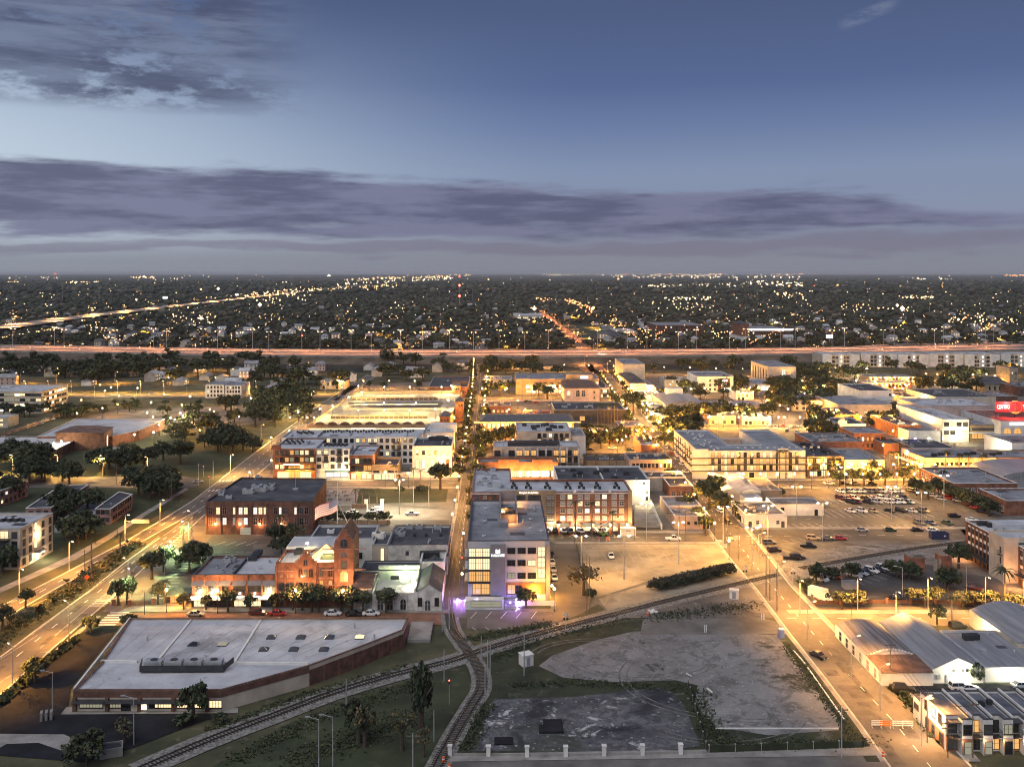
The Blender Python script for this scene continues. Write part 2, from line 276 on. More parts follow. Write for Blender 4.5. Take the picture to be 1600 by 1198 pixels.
sheet('avenue', [(375, 763), (380, 752), (715, 750), (712, 761)], .03, 'street'); sheet('avenue_footway', [(405, 752), (412, 745), (705, 743), (702, 749)], .09, 'concrete')
sheet('brick_street', [(150, 977), (172, 957), (700, 957), (698, 976)], .04, 'brick_paving'); sheet('brewery_footway', [(185, 956), (205, 947), (700, 952), (700, 957)], .1, 'concrete')
sheet('lower_street', [(870, 848), (865, 832), (1140, 829), (1510, 826), (1760, 824), (1800, 846), (1510, 842), (1175, 848)], .03, 'street')
strip('tram_street', T13, .035, 'street')
strip('main_street', T14, .035, 'street')
kerbs('kerb', [[r[:2] for r in T14[:9]], [r[2:] for r in T14[:9]]], .4, .14)
strip('main_street_footway', [(r[2], r[3], r[2]+(r[3]-427)*.03, r[3]) for r in T14[1:5]]+[], .12, 'concrete')
strip('main_street_west_footway', [(r[0]-(r[1]-427)*.012, r[1], r[0], r[1]) for r in T14[1:]], .12, 'concrete')
strip('weed_strip', [(r[0]-(r[1]-427)*.04, r[1], r[0]-(r[1]-427)*.012, r[1]) for r in T14[1:5]], .04, 'weeds')
strip('main_street_footway', [(r[2], r[3], r[2]+(r[3]-427)*.015, r[3]) for r in T14[4:]], .12, 'concrete')
for k in (0, 1): strip('tram_street_footway', [(r[2*k]-(r[1]-427)*.014*(1-k), r[1], r[2*k]+(r[1]-427)*.014*k, r[1]) for r in T13[1:]], .12, 'concrete')
for (u0, u1, v, w) in ((870, 1098, 831, 3.2), (1170, 1510, 825, 3), (868, 1128, 848, 2), (1115, 1440, 749.5, 3), (1120, 1440, 762, 2.5), (470, 725, 663.5, 3), (1000, 1620, 663.5, 2.5), (1000, 1620, 669.5, 2.5), (1230, 1620, 956, 2.6), (380, 715, 762, 2.4)):
    a, b = P(u0, v), P(u1, v); mb = MB(); mb.beam(a, b, w, .13); struct('footway', mb.build('footway', 'concrete'))
sheet('east_street', [(1225, 978), (1222, 958), (1620, 956), (2200, 956), (2300, 976)], .05, 'street'); sheet('red_footway', [(1262, 957), (1266, 951), (1358, 951), (1358, 957)], .08, 'brick_paving')
sheet('closed_street', [(1000, 992), (1005, 966), (1190, 965), (1225, 975), (1232, 990)], .03, 'old_asphalt')
sheet('front_street', [(640, 1300), (690, 1182), (1385, 1180), (1480, 1300)], .02, 'old_asphalt'); sheet('front_footway', [(695, 1190), (700, 1178), (1380, 1166), (1386, 1180)], .1, 'concrete')
sheet('alley', [(1395, 1085), (1380, 1068), (1700, 1068), (1720, 1078)], .02, 'fresh_asphalt'); sheet('alley_verge', [(1380, 1069), (1378, 1064), (1700, 1062), (1705, 1069)], .05, 'grass')
sheet('market_street', [(1120, 762), (1115, 750), (1700, 748), (1760, 762)], .03, 'street')
sheet('garage_street', [(470, 668), (475, 664), (1700, 664), (1700, 669)], .02, 'street'); sheet('north_street', [(520, 620), (524, 617), (1700, 617), (1700, 620)], .02, 'street')
strip('east_lane', [(1530, 860, 1570, 860), (1480, 805, 1510, 802), (1440, 770, 1462, 766), (1395, 735, 1415, 732), (1340, 690, 1356, 688), (1290, 650, 1303, 649)], .03, 'street')
sheet('gravel_car_park', [(908, 850), (1128, 850), (1155, 885), (1020, 905), (935, 932), (915, 905)], .02, 'sand')
sheet('tower_drive', [(730, 982), (730, 958), (868, 955), (866, 848), (898, 848), (915, 905), (930, 935), (905, 960), (850, 985)], .03, 'street')
sheet('public_car_park', [(1190, 826), (1165, 762), (1440, 762), (1500, 815), (1505, 826)], .015, 'lot')
sheet('brewery_car_park', [(215, 945), (232, 920), (305, 858), (325, 845), (395, 846), (395, 862), (330, 868), (300, 905), (290, 945)], .02, 'asphalt')
sheet('annexe_yard', [(320, 850), (335, 833), (500, 833), (520, 812), (700, 800), (705, 846)], .015, 'asphalt'); sheet('truck_yard', [(500, 812), (505, 790), (705, 780), (712, 812)], .02, 'old_asphalt')
sheet('green_square', [(505, 788), (560, 764), (700, 764), (697, 784)], .03, 'grass'); sheet('square_plaza', [(497, 790), (502, 764), (562, 764), (556, 790)], .05, 'concrete')
sheet('warehouse_car_park', [(-60, 1175), (-40, 1120), (60, 1040), (120, 990), (162, 978), (190, 975), (110, 1075), (106, 1110), (345, 1116), (300, 1132), (215, 1165), (130, 1190)], .01, 'fresh_asphalt')
sheet('warehouse_apron', [(95, 1116), (104, 1104), (372, 1106), (372, 1114)], .08, 'concrete')
sheet('concrete_drive', [(-40, 1165), (0, 1146), (100, 1147), (125, 1158), (95, 1172), (60, 1160), (10, 1162), (-40, 1190)], .05, 'concrete')
sheet('tower_lawn', [(812, 951), (820, 936), (862, 934), (860, 951)], .12, 'grass'); sheet('tower_front_lawn', [(732, 950), (735, 946), (790, 946), (790, 952)], .12, 'grass')
strip('verge', [(712, 984, 714, 996), (760, 984, 752, 1010), (855, 984, 800, 1000), (905, 960, 880, 976), (935, 943, 945, 952)], .06, 'dry_grass')
sheet('scrub_verge', [(935, 935), (1025, 908), (1140, 886), (1170, 900), (1050, 930), (950, 955)], .03, 'sand')
sheet('rail_yard', [(1215, 900), (1230, 868), (1290, 856), (1330, 852), (1510, 848), (1510, 872), (1380, 880), (1270, 905)], .02, 'gravel_dirt')
sheet('fenced_car_park', [(1262, 948), (1255, 905), (1330, 893), (1440, 880), (1560, 905), (1600, 948)], .03, 'asphalt')
sheet('waste_ground', [(760, 1060), (770, 1015), (900, 985), (1010, 965), (1225, 985), (1395, 1180), (700, 1180)], -.02, 'weeds')
sheet('gravel_lot', [(842, 1040), (862, 1024), (930, 1000), (990, 986), (1060, 984), (1215, 992), (1240, 1012), (1292, 1070), (1322, 1112), (1310, 1140), (1200, 1148), (1120, 1135), (1085, 1100), (1090, 1070), (1055, 1062), (960, 1065), (880, 1058)], .01, 'gravel_dirt')
sheet('rubble_lot', [(772, 1092), (900, 1088), (1040, 1072), (1068, 1100), (1095, 1165), (1000, 1176), (730, 1172)], .01, 'rubble_dirt')
sheet('rail_triangle', [(330, 1198), (450, 1130), (690, 1045), (730, 1050), (735, 1075), (700, 1130), (660, 1198)], -.02, 'grass')
mb = MB()
for i in range(3):
    a = P(1218+i*9, 1008+i*9.5); mb.face([(a.x, a.y, .03), (a.x+5.5, a.y, .03), (a.x+5.5, a.y+.12, .03), (a.x, a.y+.12, .03)]); mb.face([(a.x, a.y-1.2, .03), (a.x+5.5, a.y-1.2, .03), (a.x+5.5, a.y-1.08, .03), (a.x, a.y-1.08, .03)])
struct('bay_marking', mb.build('bay_marking', 'old_marking'))
def stalls(name, u0, v0, u1, v1, step, lx, ly, m='marking', w=.09, z=.06):
    mb = MB(); a, b = P(u0, v0), P(u1, v1); n = max(1, int((b-a).length/step))
    for i in range(n+1):
        p = a+(b-a)*(i/n); q = p+Vector((lx, ly, 0)); d = (q-p).normalized(); k = Vector((-d.y, d.x, 0))*w
        mb.face([(x.x, x.y, z) for x in (p-k, q-k, q+k, p+k)])
    return struct(name, mb.build(name, m))
for a in ((915, 857, 1128, 857, 2.6, -.6, 5), (950, 878, 1090, 878, 2.6, -.6, 9.5), (950, 894, 1000, 892, 2.6, -.3, 5), (945, 925, 1060, 893, 2.8, -4, 4.2)): stalls('parking_stripe', *a, m='old_marking', w=.06)
for a in ((1295, 826, 1500, 826, 2.7, -1.2, 5.2), (1285, 808, 1460, 808, 2.7, -1.2, 10.4), (1300, 787, 1440, 787, 2.7, -1.2, 10.4), (1305, 772, 1430, 772, 2.7, -1.2, 5), (1235, 823, 1285, 823, 2.7, -1, 4.5), (1165, 764, 1240, 764, 2.7, -1, 6)): stalls('parking_stripe', *a)
for a in ((735, 966, 830, 966, 3.2, 1.6, 5), (738, 980, 820, 980, 3.2, 1.6, -3)): stalls('parking_stripe', *a)
for a in ((235, 935, 285, 868, 2.7, 5.2, 0), (335, 852, 385, 852, 2.7, 2.5, 4.5), (335, 862, 385, 862, 2.7, 2.5, 0.1)): stalls('parking_stripe', *a)
for a in ((1228, 868, 1262, 860, 2.8, -2, 5), (1240, 850, 1330, 838, 2.8, -2, 5), (1330, 905, 1410, 888, 2.8, 2, -5)): stalls('parking_stripe', *a, m='old_marking')
defm('tyre_dirt', (.17, .165, .155), .95, .4, .5)
for (u, v, r0, a0, a1) in ((930, 1030, 14, 20, 160), (1000, 1020, 17, 200, 330), (1150, 1060, 24, 150, 280), (1120, 1110, 16, 220, 340)):
    c = P(u, v)
    for dr in (0, 1.7):
        mb = MB(); n = 16
        for i in range(n):
            s, t = [R(a0+(a1-a0)*k/n) for k in (i, i+1)]; f = lambda a, q: (c.x+(r0+q)*math.cos(a), c.y+(r0+q)*.8*math.sin(a), .03); mb.face([f(s, dr), f(t, dr), f(t, dr+.4), f(s, dr+.4)][::-1])
        struct('tyre_track', mb.build('tyre_track', 'tyre_dirt'))
stalls('crosswalk_stripe', 342, 753, 385, 750, 1.4, 0, 3.2, w=.3); stalls('crosswalk_stripe', 325, 768, 350, 766, 1.4, 0, 3.2, w=.3); stalls('crosswalk_stripe', 150, 976, 172, 957, 1.6, 5, 0, w=.35)
def ribbon(name, pts, wid, z, m):
    q = smooth([P(*p) for p in pts], 5); mb = MB(); prev = None
    for i, p in enumerate(q):
        d = (q[min(i+1, len(q)-1)]-q[max(i-1, 0)]).normalized(); n = Vector((-d.y, d.x, 0))*wid/2
        a = ((p-n).x, (p-n).y, z); b = ((p+n).x, (p+n).y, z)
        if prev: mb.face([prev[0], a, b, prev[1]])
        prev = (a, b)
    return struct(name, mb.build(name, m))
defm('motorway', (.26, .22, .19), .85, .15, .03)
HW = [(-500, 546), (0, 553), (400, 560), (800, 561.5), (1100, 560), (1350, 556), (1600, 551), (2100, 541)]
q = [P(*p) for p in HW]; q = smooth(q, 5); mb = MB(); mt = MB(); par = MB()
for a, b in zip(q, q[1:]):
    z = 6.5; up = Vector((0, 0, z))
    for (y0, y1) in ((-38, -20), (-19, -1), (1, 19), (20, 38)):
        mt.face([(a.x, a.y+y0, z), (b.x, b.y+y0, z), (b.x, b.y+y1, z), (a.x, a.y+y1, z)])
    for y in (-38.4, 0, 38.4): par.beam((a.x, a.y+y, z-.8), (b.x, b.y+y, z-.8), .4, 1.7)
    mb.face([(a.x, a.y-54, -.2), (b.x, b.y-54, -.2), (b.x, b.y-38.7, z-.9), (a.x, a.y-38.7, z-.9)]); mb.face([(a.x, a.y+38.7, z-.9), (b.x, b.y+38.7, z-.9), (b.x, b.y+54, -.2), (a.x, a.y+54, -.2)])
    mb.face([(a.x, a.y-38.7, z-.9), (b.x, b.y-38.7, z-.9), (b.x, b.y+38.7, z-.9), (a.x, a.y+38.7, z-.9)])
defm('embankment', (.12, .095, .07), .95, .4, .06); struct('embankment', mb.build('embankment', 'embankment')); struct('motorway', mt.build('motorway', 'motorway')); tag(par.build('barrier_wall', 'concrete'), 'long pale concrete barrier running along the raised motorway', 'barrier')
INTERSTATE = [(-400, 545), (-100, 522), (0, 516), (130, 498), (330, 474), (470, 457.5), (560, 447), (660, 440), (740, 435)]
ribbon('interstate_road', INTERSTATE, 56, 5, 'motorway')
ribbon('slip_road', [(1310, 552), (1400, 546), (1520, 545), (1700, 536)], 12, 6, 'motorway')
ribbon('far_boulevard', [(938, 585), (925, 566), (905, 535), (880, 515), (858, 498), (838, 484), (820, 470)], 16, .1, 'brick_paving')
ribbon('underpass_road', [(1010, 590), (960, 583), (920, 578), (915, 566)], 14, .1, 'brick_paving')
def ccw(p): return p if sum(p[i][0]*p[(i+1) % len(p)][1]-p[(i+1) % len(p)][0]*p[i][1] for i in range(len(p))) > 0 else p[::-1]
def inset(poly, d):
    out = []; n = len(poly)
    for i in range(n):
        a, b, c = (Vector(poly[(i+k) % n][:2]) for k in (-1, 0, 1)); e, f = (b-a).normalized(), (c-b).normalized()
        n1, n2 = Vector((-e.y, e.x)), Vector((-f.y, f.x)); k = n1+n2; k = k/max(.35, k.dot(n1)) if k.length > 1e-6 else n1
        out.append((b.x+k.x*d, b.y+k.y*d))
    return out
def rect(u0, u1, vt, vb, h):                # axis-aligned footprint from the roof's front edge, its back row and its height
    a, b = P(u0, vt, h), P(u1, vt, h); y = (a.y+b.y)/2; dy = dist(vb, h)-dist(vt, h)
    return [(a.x, y), (b.x, y), (b.x, y+dy), (a.x, y+dy)]
def pxpoly(pts, h): return ccw([tuple(P(u, v, h)[:2]) for u, v in pts])
class Bld: pass
def OL(B): return Vector(B.root.location)
rr_ = random.Random(77); _MC = {}
def ring(mb, outer, inner, z0, z1, mi=0):
    n = len(outer)
    for i in range(n):
        j = (i+1) % n; a, b, c, d = outer[i], outer[j], inner[j], inner[i]
        mb.face([(*a, z1), (*b, z1), (*c, z1), (*d, z1)], mi); mb.face([(*a, z0), (*b, z0), (*b, z1), (*a, z1)], mi); mb.face([(*c, z0), (*d, z0), (*d, z1), (*c, z1)], mi); mb.face([(*d, z0), (*c, z0), (*b, z0), (*a, z0)], mi)
def new(name, label, cat, poly, h, group=None):
    B = Bld(); B.poly = ccw([tuple(p[:2]) for p in poly]); B.h = h; B.root = thing(name, label, cat, (B.poly[0][0], B.poly[0][1], 0), 0, group); B.par = 0; return B
def block(B, poly, h, wall, roof='grey_roof', par=.7, cope='coping', z0=-.3):
    poly = ccw([tuple(p[:2]) for p in poly]); ins = inset(poly, .35); mb = MB(); mb.prism(poly, z0, h, top=False)
    n = len(ins)
    for i in range(n): j = (i+1) % n; mb.face([(*ins[j], h-par), (*ins[i], h-par), (*ins[i], h), (*ins[j], h)])
    mb.build('wall', wall, B.root); rb = MB(); rb.face([(*p, h-par) for p in ins]); rb.build('roof', roof, B.root)
    cb = MB(); ring(cb, inset(poly, -.07), inset(poly, .42), h, h+.14); cb.build('parapet', cope, B.root)
    if len(poly) == 4:
        a, b, d = Vector(poly[0]), Vector(poly[1]), Vector(poly[3]); A = (b-a).length*(d-a).length; o = OL(B)
        for i in range(min(9, int(A/70))):
            p = a+(b-a)*rr_.uniform(.1, .9)+(d-a)*rr_.uniform(.12, .9); k = rr_.choice(('vent_pipe', 'roof_hatch', 'vent_pipe', 'roof_patch', 'roof_patch', 'duct'))
            if ('rf', k, i % 3) not in _MC:
                q = MB(); s = 1+.4*(i % 3)
                if k == 'vent_pipe': q.cyl((0, 0, 0), (0, 0, .7*s), .14, .14, 6); q.cyl((0, 0, .7*s), (0, 0, .85*s), .25, .2, 6)
                elif k == 'roof_hatch': q.box(-.5*s, -.4*s, 0, .5*s, .4*s, .45)
                elif k == 'duct': q.box(-.25, -1.6*s, .15, .25, 1.6*s, .6); q.box(-.25, 1.6*s, 0, .6, 1.6*s+.5, .9)
                else: q.box(-1.2*s, -.8*s, 0, 1.1*s, .9*s, .03)
                _MC['rf', k, i % 3] = q.mesh(k, {'roof_patch': 'grey_roof' if i % 2 else 'dark_roof'}.get(k, 'galvanised'))
            link(k, _MC['rf', k, i % 3], B.root, Vector((p.x, p.y, h-par))-o)
def bldg(name, label, cat, poly, h, wall, roof='grey_roof', par=.7, cope='coping', group=None):
    B = new(name, label, cat, poly, h, group); block(B, B.poly, h, wall, roof, par, cope); B.par = par; return B
def pitched(name, label, cat, poly, h, rise, wall, roof, axis='y', hip=0.0, over=.4, group=None):
    B = new(name, label, cat, poly, h, group); roofing(B, B.poly, h, rise, wall, roof, axis, hip, over); return B
def roofing(B, poly, h, rise, wall, roof, axis='y', hip=0.0, over=.4, z0=-.3):
    if axis == 'x': poly = poly[1:]+poly[:1]   # ridge runs from the middle of edge 0 to the middle of edge 2
    a, b, c, d = [Vector((*p, 0)) for p in poly]; m0, m1 = (a+b)/2, (c+d)/2; L = (m1-m0)
    r0, r1 = m0+L*hip, m1-L*hip; mb = MB(); mb.prism([p[:2] for p in poly], z0, h, top=False); up = Vector((0, 0, 1))
    if hip < .01: mb.face([a+up*h, b+up*h, m0+up*(h+rise)]); mb.face([c+up*h, d+up*h, m1+up*(h+rise)])
    mb.build('wall', wall, B.root)
    o = inset([p[:2] for p in poly], -over); a, b, c, d = [Vector((*p, h-.04)) for p in o]
    if hip < .01: r0, r1 = (a+b)/2, (c+d)/2
    r0 = Vector((r0.x, r0.y, h+rise+.1)); r1 = Vector((r1.x, r1.y, h+rise+.1)); rb = MB(); th = Vector((0, 0, -.16))
    for f in ([b, c, r1, r0], [d, a, r0, r1]): rb.face(f); rb.face([p+th for p in f[::-1]]); rb.face([f[0]+th, f[1]+th, f[1], f[0]])
    if hip > .01: rb.face([a, b, r0]); rb.face([c, d, r1]); rb.face([a+th, b+th, b, a]); rb.face([c+th, d+th, d, c])
    rb.build('roof', roof, B.root)
def edge(B, e):
    if isinstance(e, int): a, b = B.poly[e], B.poly[(e+1) % len(B.poly)]
    else: a, b = e
    return Vector((*a[:2], 0)), Vector((*b[:2], 0))
def wmesh(w, h, fr, mull, sill, arch):
    k = ('w', round(w, 2), round(h, 2), fr, mull, sill, arch)
    if k not in _MC:
        mb = MB(); t = .09; y0, y1 = -.09, .02
        if arch:
            pts = [(-w/2-t, 0), (w/2+t, 0), (w/2+t, h-w/2)]+[((w/2+t)*math.cos(PI*i/6), h-w/2+(w/2+t)*math.sin(PI*i/6)) for i in range(1, 6)]+[(-w/2-t, h-w/2)]
            mb.face([(x, -.03, z) for x, z in pts]); n = len(pts)
            for i in range(n): a, b = pts[i], pts[(i+1) % n]; mb.face([(a[0], .02, a[1]), (b[0], .02, b[1]), (b[0], -.03, b[1]), (a[0], -.03, a[1])])
        else:
            mb.box(-w/2-t, y0, 0, -w/2, y1, h); mb.box(w/2, y0, 0, w/2+t, y1, h); mb.box(-w/2-t, y0, h, w/2+t, y1, h+t); mb.box(-w/2-t, y0, -t, w/2+t, y1, 0)
        for i in range(mull): x = -w/2+w*(i+1)/(mull+1); mb.box(x-.035, -.075, 0, x+.035, -.05, h*.97)
        if h > 1.2: mb.box(-w/2, -.075, h*.55, w/2, -.05, h*.55+.06)
        if sill: mb.box(-w/2-.15, -.16, -.2, w/2+.15, 0, -t)
        _MC[k] = mb.mesh('window', fr)
    return _MC[k]
def pmesh(w, h, m, arch):
    k = ('p', round(w, 2), round(h, 2), m, arch)
    if k not in _MC:
        mb = MB()
        if arch: mb.face([(x, -.045, z) for x, z in [(-w/2, .02), (w/2, .02), (w/2, h-w/2)]+[(w/2*math.cos(PI*i/6), h-w/2+w/2*math.sin(PI*i/6)) for i in range(1, 6)]+[(-w/2, h-w/2)]])
        else: mb.face([(-w/2, -.03, 0), (w/2, -.03, 0), (w/2, -.03, h), (-w/2, -.03, h)])
        _MC[k] = mb.mesh('pane', m)
    return _MC[k]
wr = random.Random(3)
def win(B, e, n, zs, w, h, t0=.06, t1=.94, lit=.15, fr='frame_dark', lits=('lit_warm', 'lit_cool'), dark=('glass_dark', 'glass_grey'), arch=False, mull=1, sill=True, name='window', off=0.0, ts=None, sub=True):
    a, b = edge(B, e); d = b-a; rz = math.atan2(d.y, d.x); nrm = Vector((d.y, -d.x, 0)).normalized(); o = OL(B)
    ts = ts or [t0+(t1-t0)*((i+.5)/n) for i in range(n)]
    for z in zs:
        for t in ts:
            p = a+d*t+nrm*off+Vector((0, 0, z))-o
            ob = link(name, wmesh(w, h, fr, mull, sill, arch), B.root, p, rz)
            m = wr.choice(lits) if wr.random() < lit else wr.choice(dark)
            link('pane', pmesh(w, h, m, arch), ob)
def pbox(B, name, m, e, t, z0, w, h, d, off=0.0, slope=0.0):
    a, b = edge(B, e); dr = b-a; rz = math.atan2(dr.y, dr.x); nrm = Vector((dr.y, -dr.x, 0)).normalized(); o = OL(B)
    k = ('b', round(w, 2), round(h, 2), round(d, 2), m, slope)
    if k not in _MC:
        mb = MB(); s = slope
        if s: mb.v = [(-w/2, 0, 0), (w/2, 0, 0), (w/2, -d, -s), (-w/2, -d, -s), (-w/2, 0, h), (w/2, 0, h), (w/2, -d, h-s), (-w/2, -d, h-s)]; mb.f = [(0, 1, 2, 3), (4, 7, 6, 5), (0, 4, 5, 1), (1, 5, 6, 2), (2, 6, 7, 3), (3, 7, 4, 0)]; mb.m = [0]*6
        else: mb.box(-w/2, -d, 0, w/2, 0, h)
        _MC[k] = mb.mesh(name, m)
    return link(name, _MC[k], B.root, a+dr*t+nrm*(off+.01)+Vector((0, 0, z0))-o, rz)
def balcony(B, e, t, z0, w, d, m='dark_steel', off=0.0, hgt=1.05):
    a, b = edge(B, e); dr = b-a; rz = math.atan2(dr.y, dr.x); nrm = Vector((dr.y, -dr.x, 0)).normalized(); o = OL(B)
    k = ('bal', round(w, 2), round(d, 2), m)
    if k not in _MC:
        mb = MB(); mb.box(-w/2, -d, -.2, w/2, 0, 0); mb.box(-w/2, -d, hgt, w/2, -d+.06, hgt+.07); mb.box(-w/2, -d, hgt, -w/2+.06, 0, hgt+.07); mb.box(w/2-.06, -d, hgt, w/2, 0, hgt+.07)
        n = max(3, min(14, int(w/.3)))
        for i in range(n+1): x = -w/2+.02+(w-.07)*i/n; mb.box(x, -d+.01, 0, x+.04, -d+.05, hgt)
        _MC[k] = mb.mesh('balcony', m)
    return link('balcony', _MC[k], B.root, a+dr*t+nrm*(off+.01)+Vector((0, 0, z0))-o, rz)
def acmesh(s, m):
    k = ('ac', s, m)
    if k not in _MC:
        mb = MB(); x, y, z = {0: (.45, .45, .9), 1: (1.1, .8, 1.3), 2: (1.9, 1.1, 1.8), 3: (.3, .3, .7)}[s]
        mb.box(-x, -y, .1, x, y, z); mb.box(-x*.8, -y*.8, 0, x*.8, y*.8, .1, 1); mb.cyl((0, 0, z), (0, 0, z+.12), min(x, y)*.75, min(x, y)*.7, 10, 1)
        if s > 1: mb.box(x, -y*.5, .3, x+.5, y*.5, z*.6)
        _MC[k] = mb.mesh('air_conditioner', [m, 'dark_steel'])
    return _MC[k]
def ac(B, pts, s=1, m='galvanised', z=None, rz=0.0):            # rooftop units; pts are world (x, y)
    z = B.h-B.par if z is None else z; o = OL(B)
    for p in pts: link('air_conditioner', acmesh(s, m), B.root, Vector((p[0], p[1], z))-o, rz)
def rpx(B, pts, z=None): z = B.h-B.par if z is None else z; return [tuple(P(u, v, z)[:2]) for u, v in pts]
def inside(B, n, s=1, seed=1, m='galvanised', pad=.15):         # a few units spread over a rectangular roof
    r = random.Random(seed); a, b, c, d = [Vector(p) for p in B.poly[:4]]
    ac(B, [tuple(a+(b-a)*r.uniform(pad, 1-pad)+(d-a)*r.uniform(pad, 1-pad)) for _ in range(n)], s, m)
def box_on(B, name, m, x0, y0, x1, y1, z0, z1):
    mb = MB(); mb.box(min(x0, x1), min(y0, y1), z0, max(x0, x1), max(y0, y1), z1); return mb.build(name, m, B.root)
def text(B, s, m, e, t, z0, size, off=.12, w=None, ext=.05, name='lettering'):
    cu = D.curves.new('lettering', 'FONT'); cu.body = s; cu.size = size; cu.extrude = ext; cu.align_x = 'CENTER'; cu.resolution_u = 2
    tmp = D.objects.new('lettering', cu); COL.objects.link(tmp); bpy.context.view_layer.update()
    me = D.meshes.new_from_object(tmp.evaluated_get(bpy.context.evaluated_depsgraph_get())); D.objects.remove(tmp)
    me.materials.clear(); me.materials.append(M[m]); xs = [v.co.x for v in me.vertices]; wid = max(xs)-min(xs); sx_ = w/wid if w else 1
    me.transform(Matrix.Rotation(R(90), 4, 'X') @ Matrix.Diagonal((sx_, 1, 1, 1)))
    a, b = edge(B, e); dr = b-a; nrm = Vector((dr.y, -dr.x, 0)).normalized()
    return link(name, me, B.root, a+dr*t+nrm*off+Vector((0, 0, z0))-OL(B), math.atan2(dr.y, dr.x))
def storeys(h, n, base=0.0, sill=1.0): s = (h-base)/n; return [base+s*i+sill for i in range(n)]
def bulb(parent, loc, energy, col, radius=.25, spot=None):
    key = (round(energy), col, radius, spot)
    if key not in _MC:
        l = D.lights.new('bulb', 'SPOT' if spot else 'POINT'); l.energy = energy; l.color = col; l.shadow_soft_size = radius
        if spot: l.spot_size = R(spot); l.spot_blend = .35
        _MC[key] = l
    return link('bulb', _MC[key], parent, loc)
CA, CW, CO, CG = (1, .415, .055), (1, .74, .36), (1, .4, .12), (.7, 1, .4)
LG = 6.0; HAZE = 2.4e-5
H = 4.3
wp = [(115, 1078), (345, 1078), (483, 1040), (572, 1007), (630, 984), (638, 966), (203, 966), (157, 1036)]
B = bldg('warehouse', 'low warehouse with pale flat roof, skylights and slanting brick flank beside the railway', 'warehouse', pxpoly(wp, H), H, 'cream_wall', 'white_roof', .35, 'dark_brick')
V = [P(u, v, H) for u, v in wp]
for i, (m, z0, z1) in enumerate((('dark_brick', 2.9, 4.2), ('dark_brick', 2.9, 4.2), ('dark_brick', -.2, 3.4), ('dark_brick', -.2, 3.4), ('dark_brick', -.2, 3.4))):
    a, b = V[i], V[i+1]; mb = MB(); L = (b-a).normalized(); nr = Vector((L.y, -L.x, 0))*.12
    mb.face([(*(a+nr)[:2], z0), (*(b+nr)[:2], z0), (*(b+nr)[:2], z1), (*(a+nr)[:2], z1)]); mb.face([(*(a+nr)[:2], z1), (*(b+nr)[:2], z1), (*b[:2], z1), (*a[:2], z1)]); mb.build('brick_band' if z0 > 0 else 'brick_panel', m, B.root)
for t in (.0, .22, .44, .67, .9): pbox(B, 'pier', 'dark_brick', (V[0], V[1]), t+.01, 0, .7, 2.9, .5)
f = (V[0], V[1])
win(B, f, 1, [.8], 4.6, 1.35, ts=[.12], lit=1, lits=('lit_dim',), mull=6); win(B, f, 1, [.8], 2.2, 1.35, ts=[.285], lit=1, lits=('lit_dim',), mull=3)
win(B, f, 1, [.1], 1.8, 2.1, ts=[.355], lit=0, mull=1, name='door'); win(B, f, 1, [.3], 1.6, 1.8, ts=[.47], lit=1, lits=('lit_bright',), mull=1, name='door')
win(B, f, 1, [.8], 1.9, 1.35, ts=[.545], lit=0, mull=1); win(B, f, 2, [.8], 4.0, 1.35, ts=[.62, .745], lit=1, lits=('lit_dim', 'lit_warm'), mull=6); win(B, f, 2, [.8], 3.6, 1.35, ts=[.84, .945], lit=1, lits=('lit_warm',), mull=5)
for t in (.12, .33, .55, .78): pbox(B, 'awning', 'dark_steel', f, t, 2.35, 7, .12, 1.3, slope=.35)
win(B, (V[4], V[5]), 1, [.9], 2.4, 2.0, ts=[.45], lit=1, lits=('lit_amber',), mull=2)
for i in range(1, 7): pbox(B, 'pilaster', 'brick', (V[2], V[4]), i/7, -.1, .35, 3.4, .35)
zr = H-.35
def roofstrip(p, q, w=.5, h=.3, m='white_trim', nm='roof_curb'):
    mb = MB(); a, b = P(*p, zr), P(*q, zr); mb.beam(a, b, w, h); mb.build(nm, m, B.root)
for k in range(15): roofstrip((215+k*29, 968), (150+k*29*.9-(k*3), 1030), .12, .05, 'white_roof', 'roof_seam')
roofstrip((300, 967), (245, 1034)); roofstrip((409, 967), (367, 1034)); roofstrip((158, 1034), (215, 1035), .5, .5); roofstrip((366, 1037), (482, 1038), .5, .5); roofstrip((203, 967), (116, 1077), .4, .45)
mb = MB()
x0, y0 = P(218, 1052, zr)[:2]; x1, y1 = P(358, 1038, zr)[:2]
for (a, b) in (((x0, y0), (x1, y0)), ((x0, y0), (x0-1, y1)), ((x1, y0), (x1+1, y1))):
    mb.beam((*a, zr+.5), (*b, zr+.5), .08, 1.2)
mb.box(x0, y0, zr+.3, x1, y1, zr+.5); mb.build('plant_screen', 'dark_steel', B.root)
ac(B, [(x0+(x1-x0)*t, y0+1.7) for t in (.14, .38, .62, .86)], 2, z=zr+.5)
def skylight(u, v, m, s=1.0):
    c = P(u, v, zr); k = ('sky', m, s)
    if k not in _MC:
        q = MB(); a = 1.05*s; q.box(-a, -a, 0, a, a, .25, 1); t = (0, 0, .85)
        for (p, r) in (((-a, -a), (a, -a)), ((a, -a), (a, a)), ((a, a), (-a, a)), ((-a, a), (-a, -a))): q.face([(*p, .25), (*r, .25), t])
        _MC[k] = q.mesh('skylight', [m, 'dark_coping'])
    link('skylight', _MC[k], B.root, c-OL(B))
for (u, v, m) in ((424, 996, 'glass_grey'), (470, 996, 'glass_grey'), (515, 996, 'glass_grey'), (562, 996, 'lit_warm'), (412, 1015, 'glass_grey'), (459, 1015, 'glass_grey'), (506, 1015, 'glass_grey'), (302, 1007, 'glass_dark'), (348, 1007, 'lit_dim')): skylight(u, v, m)
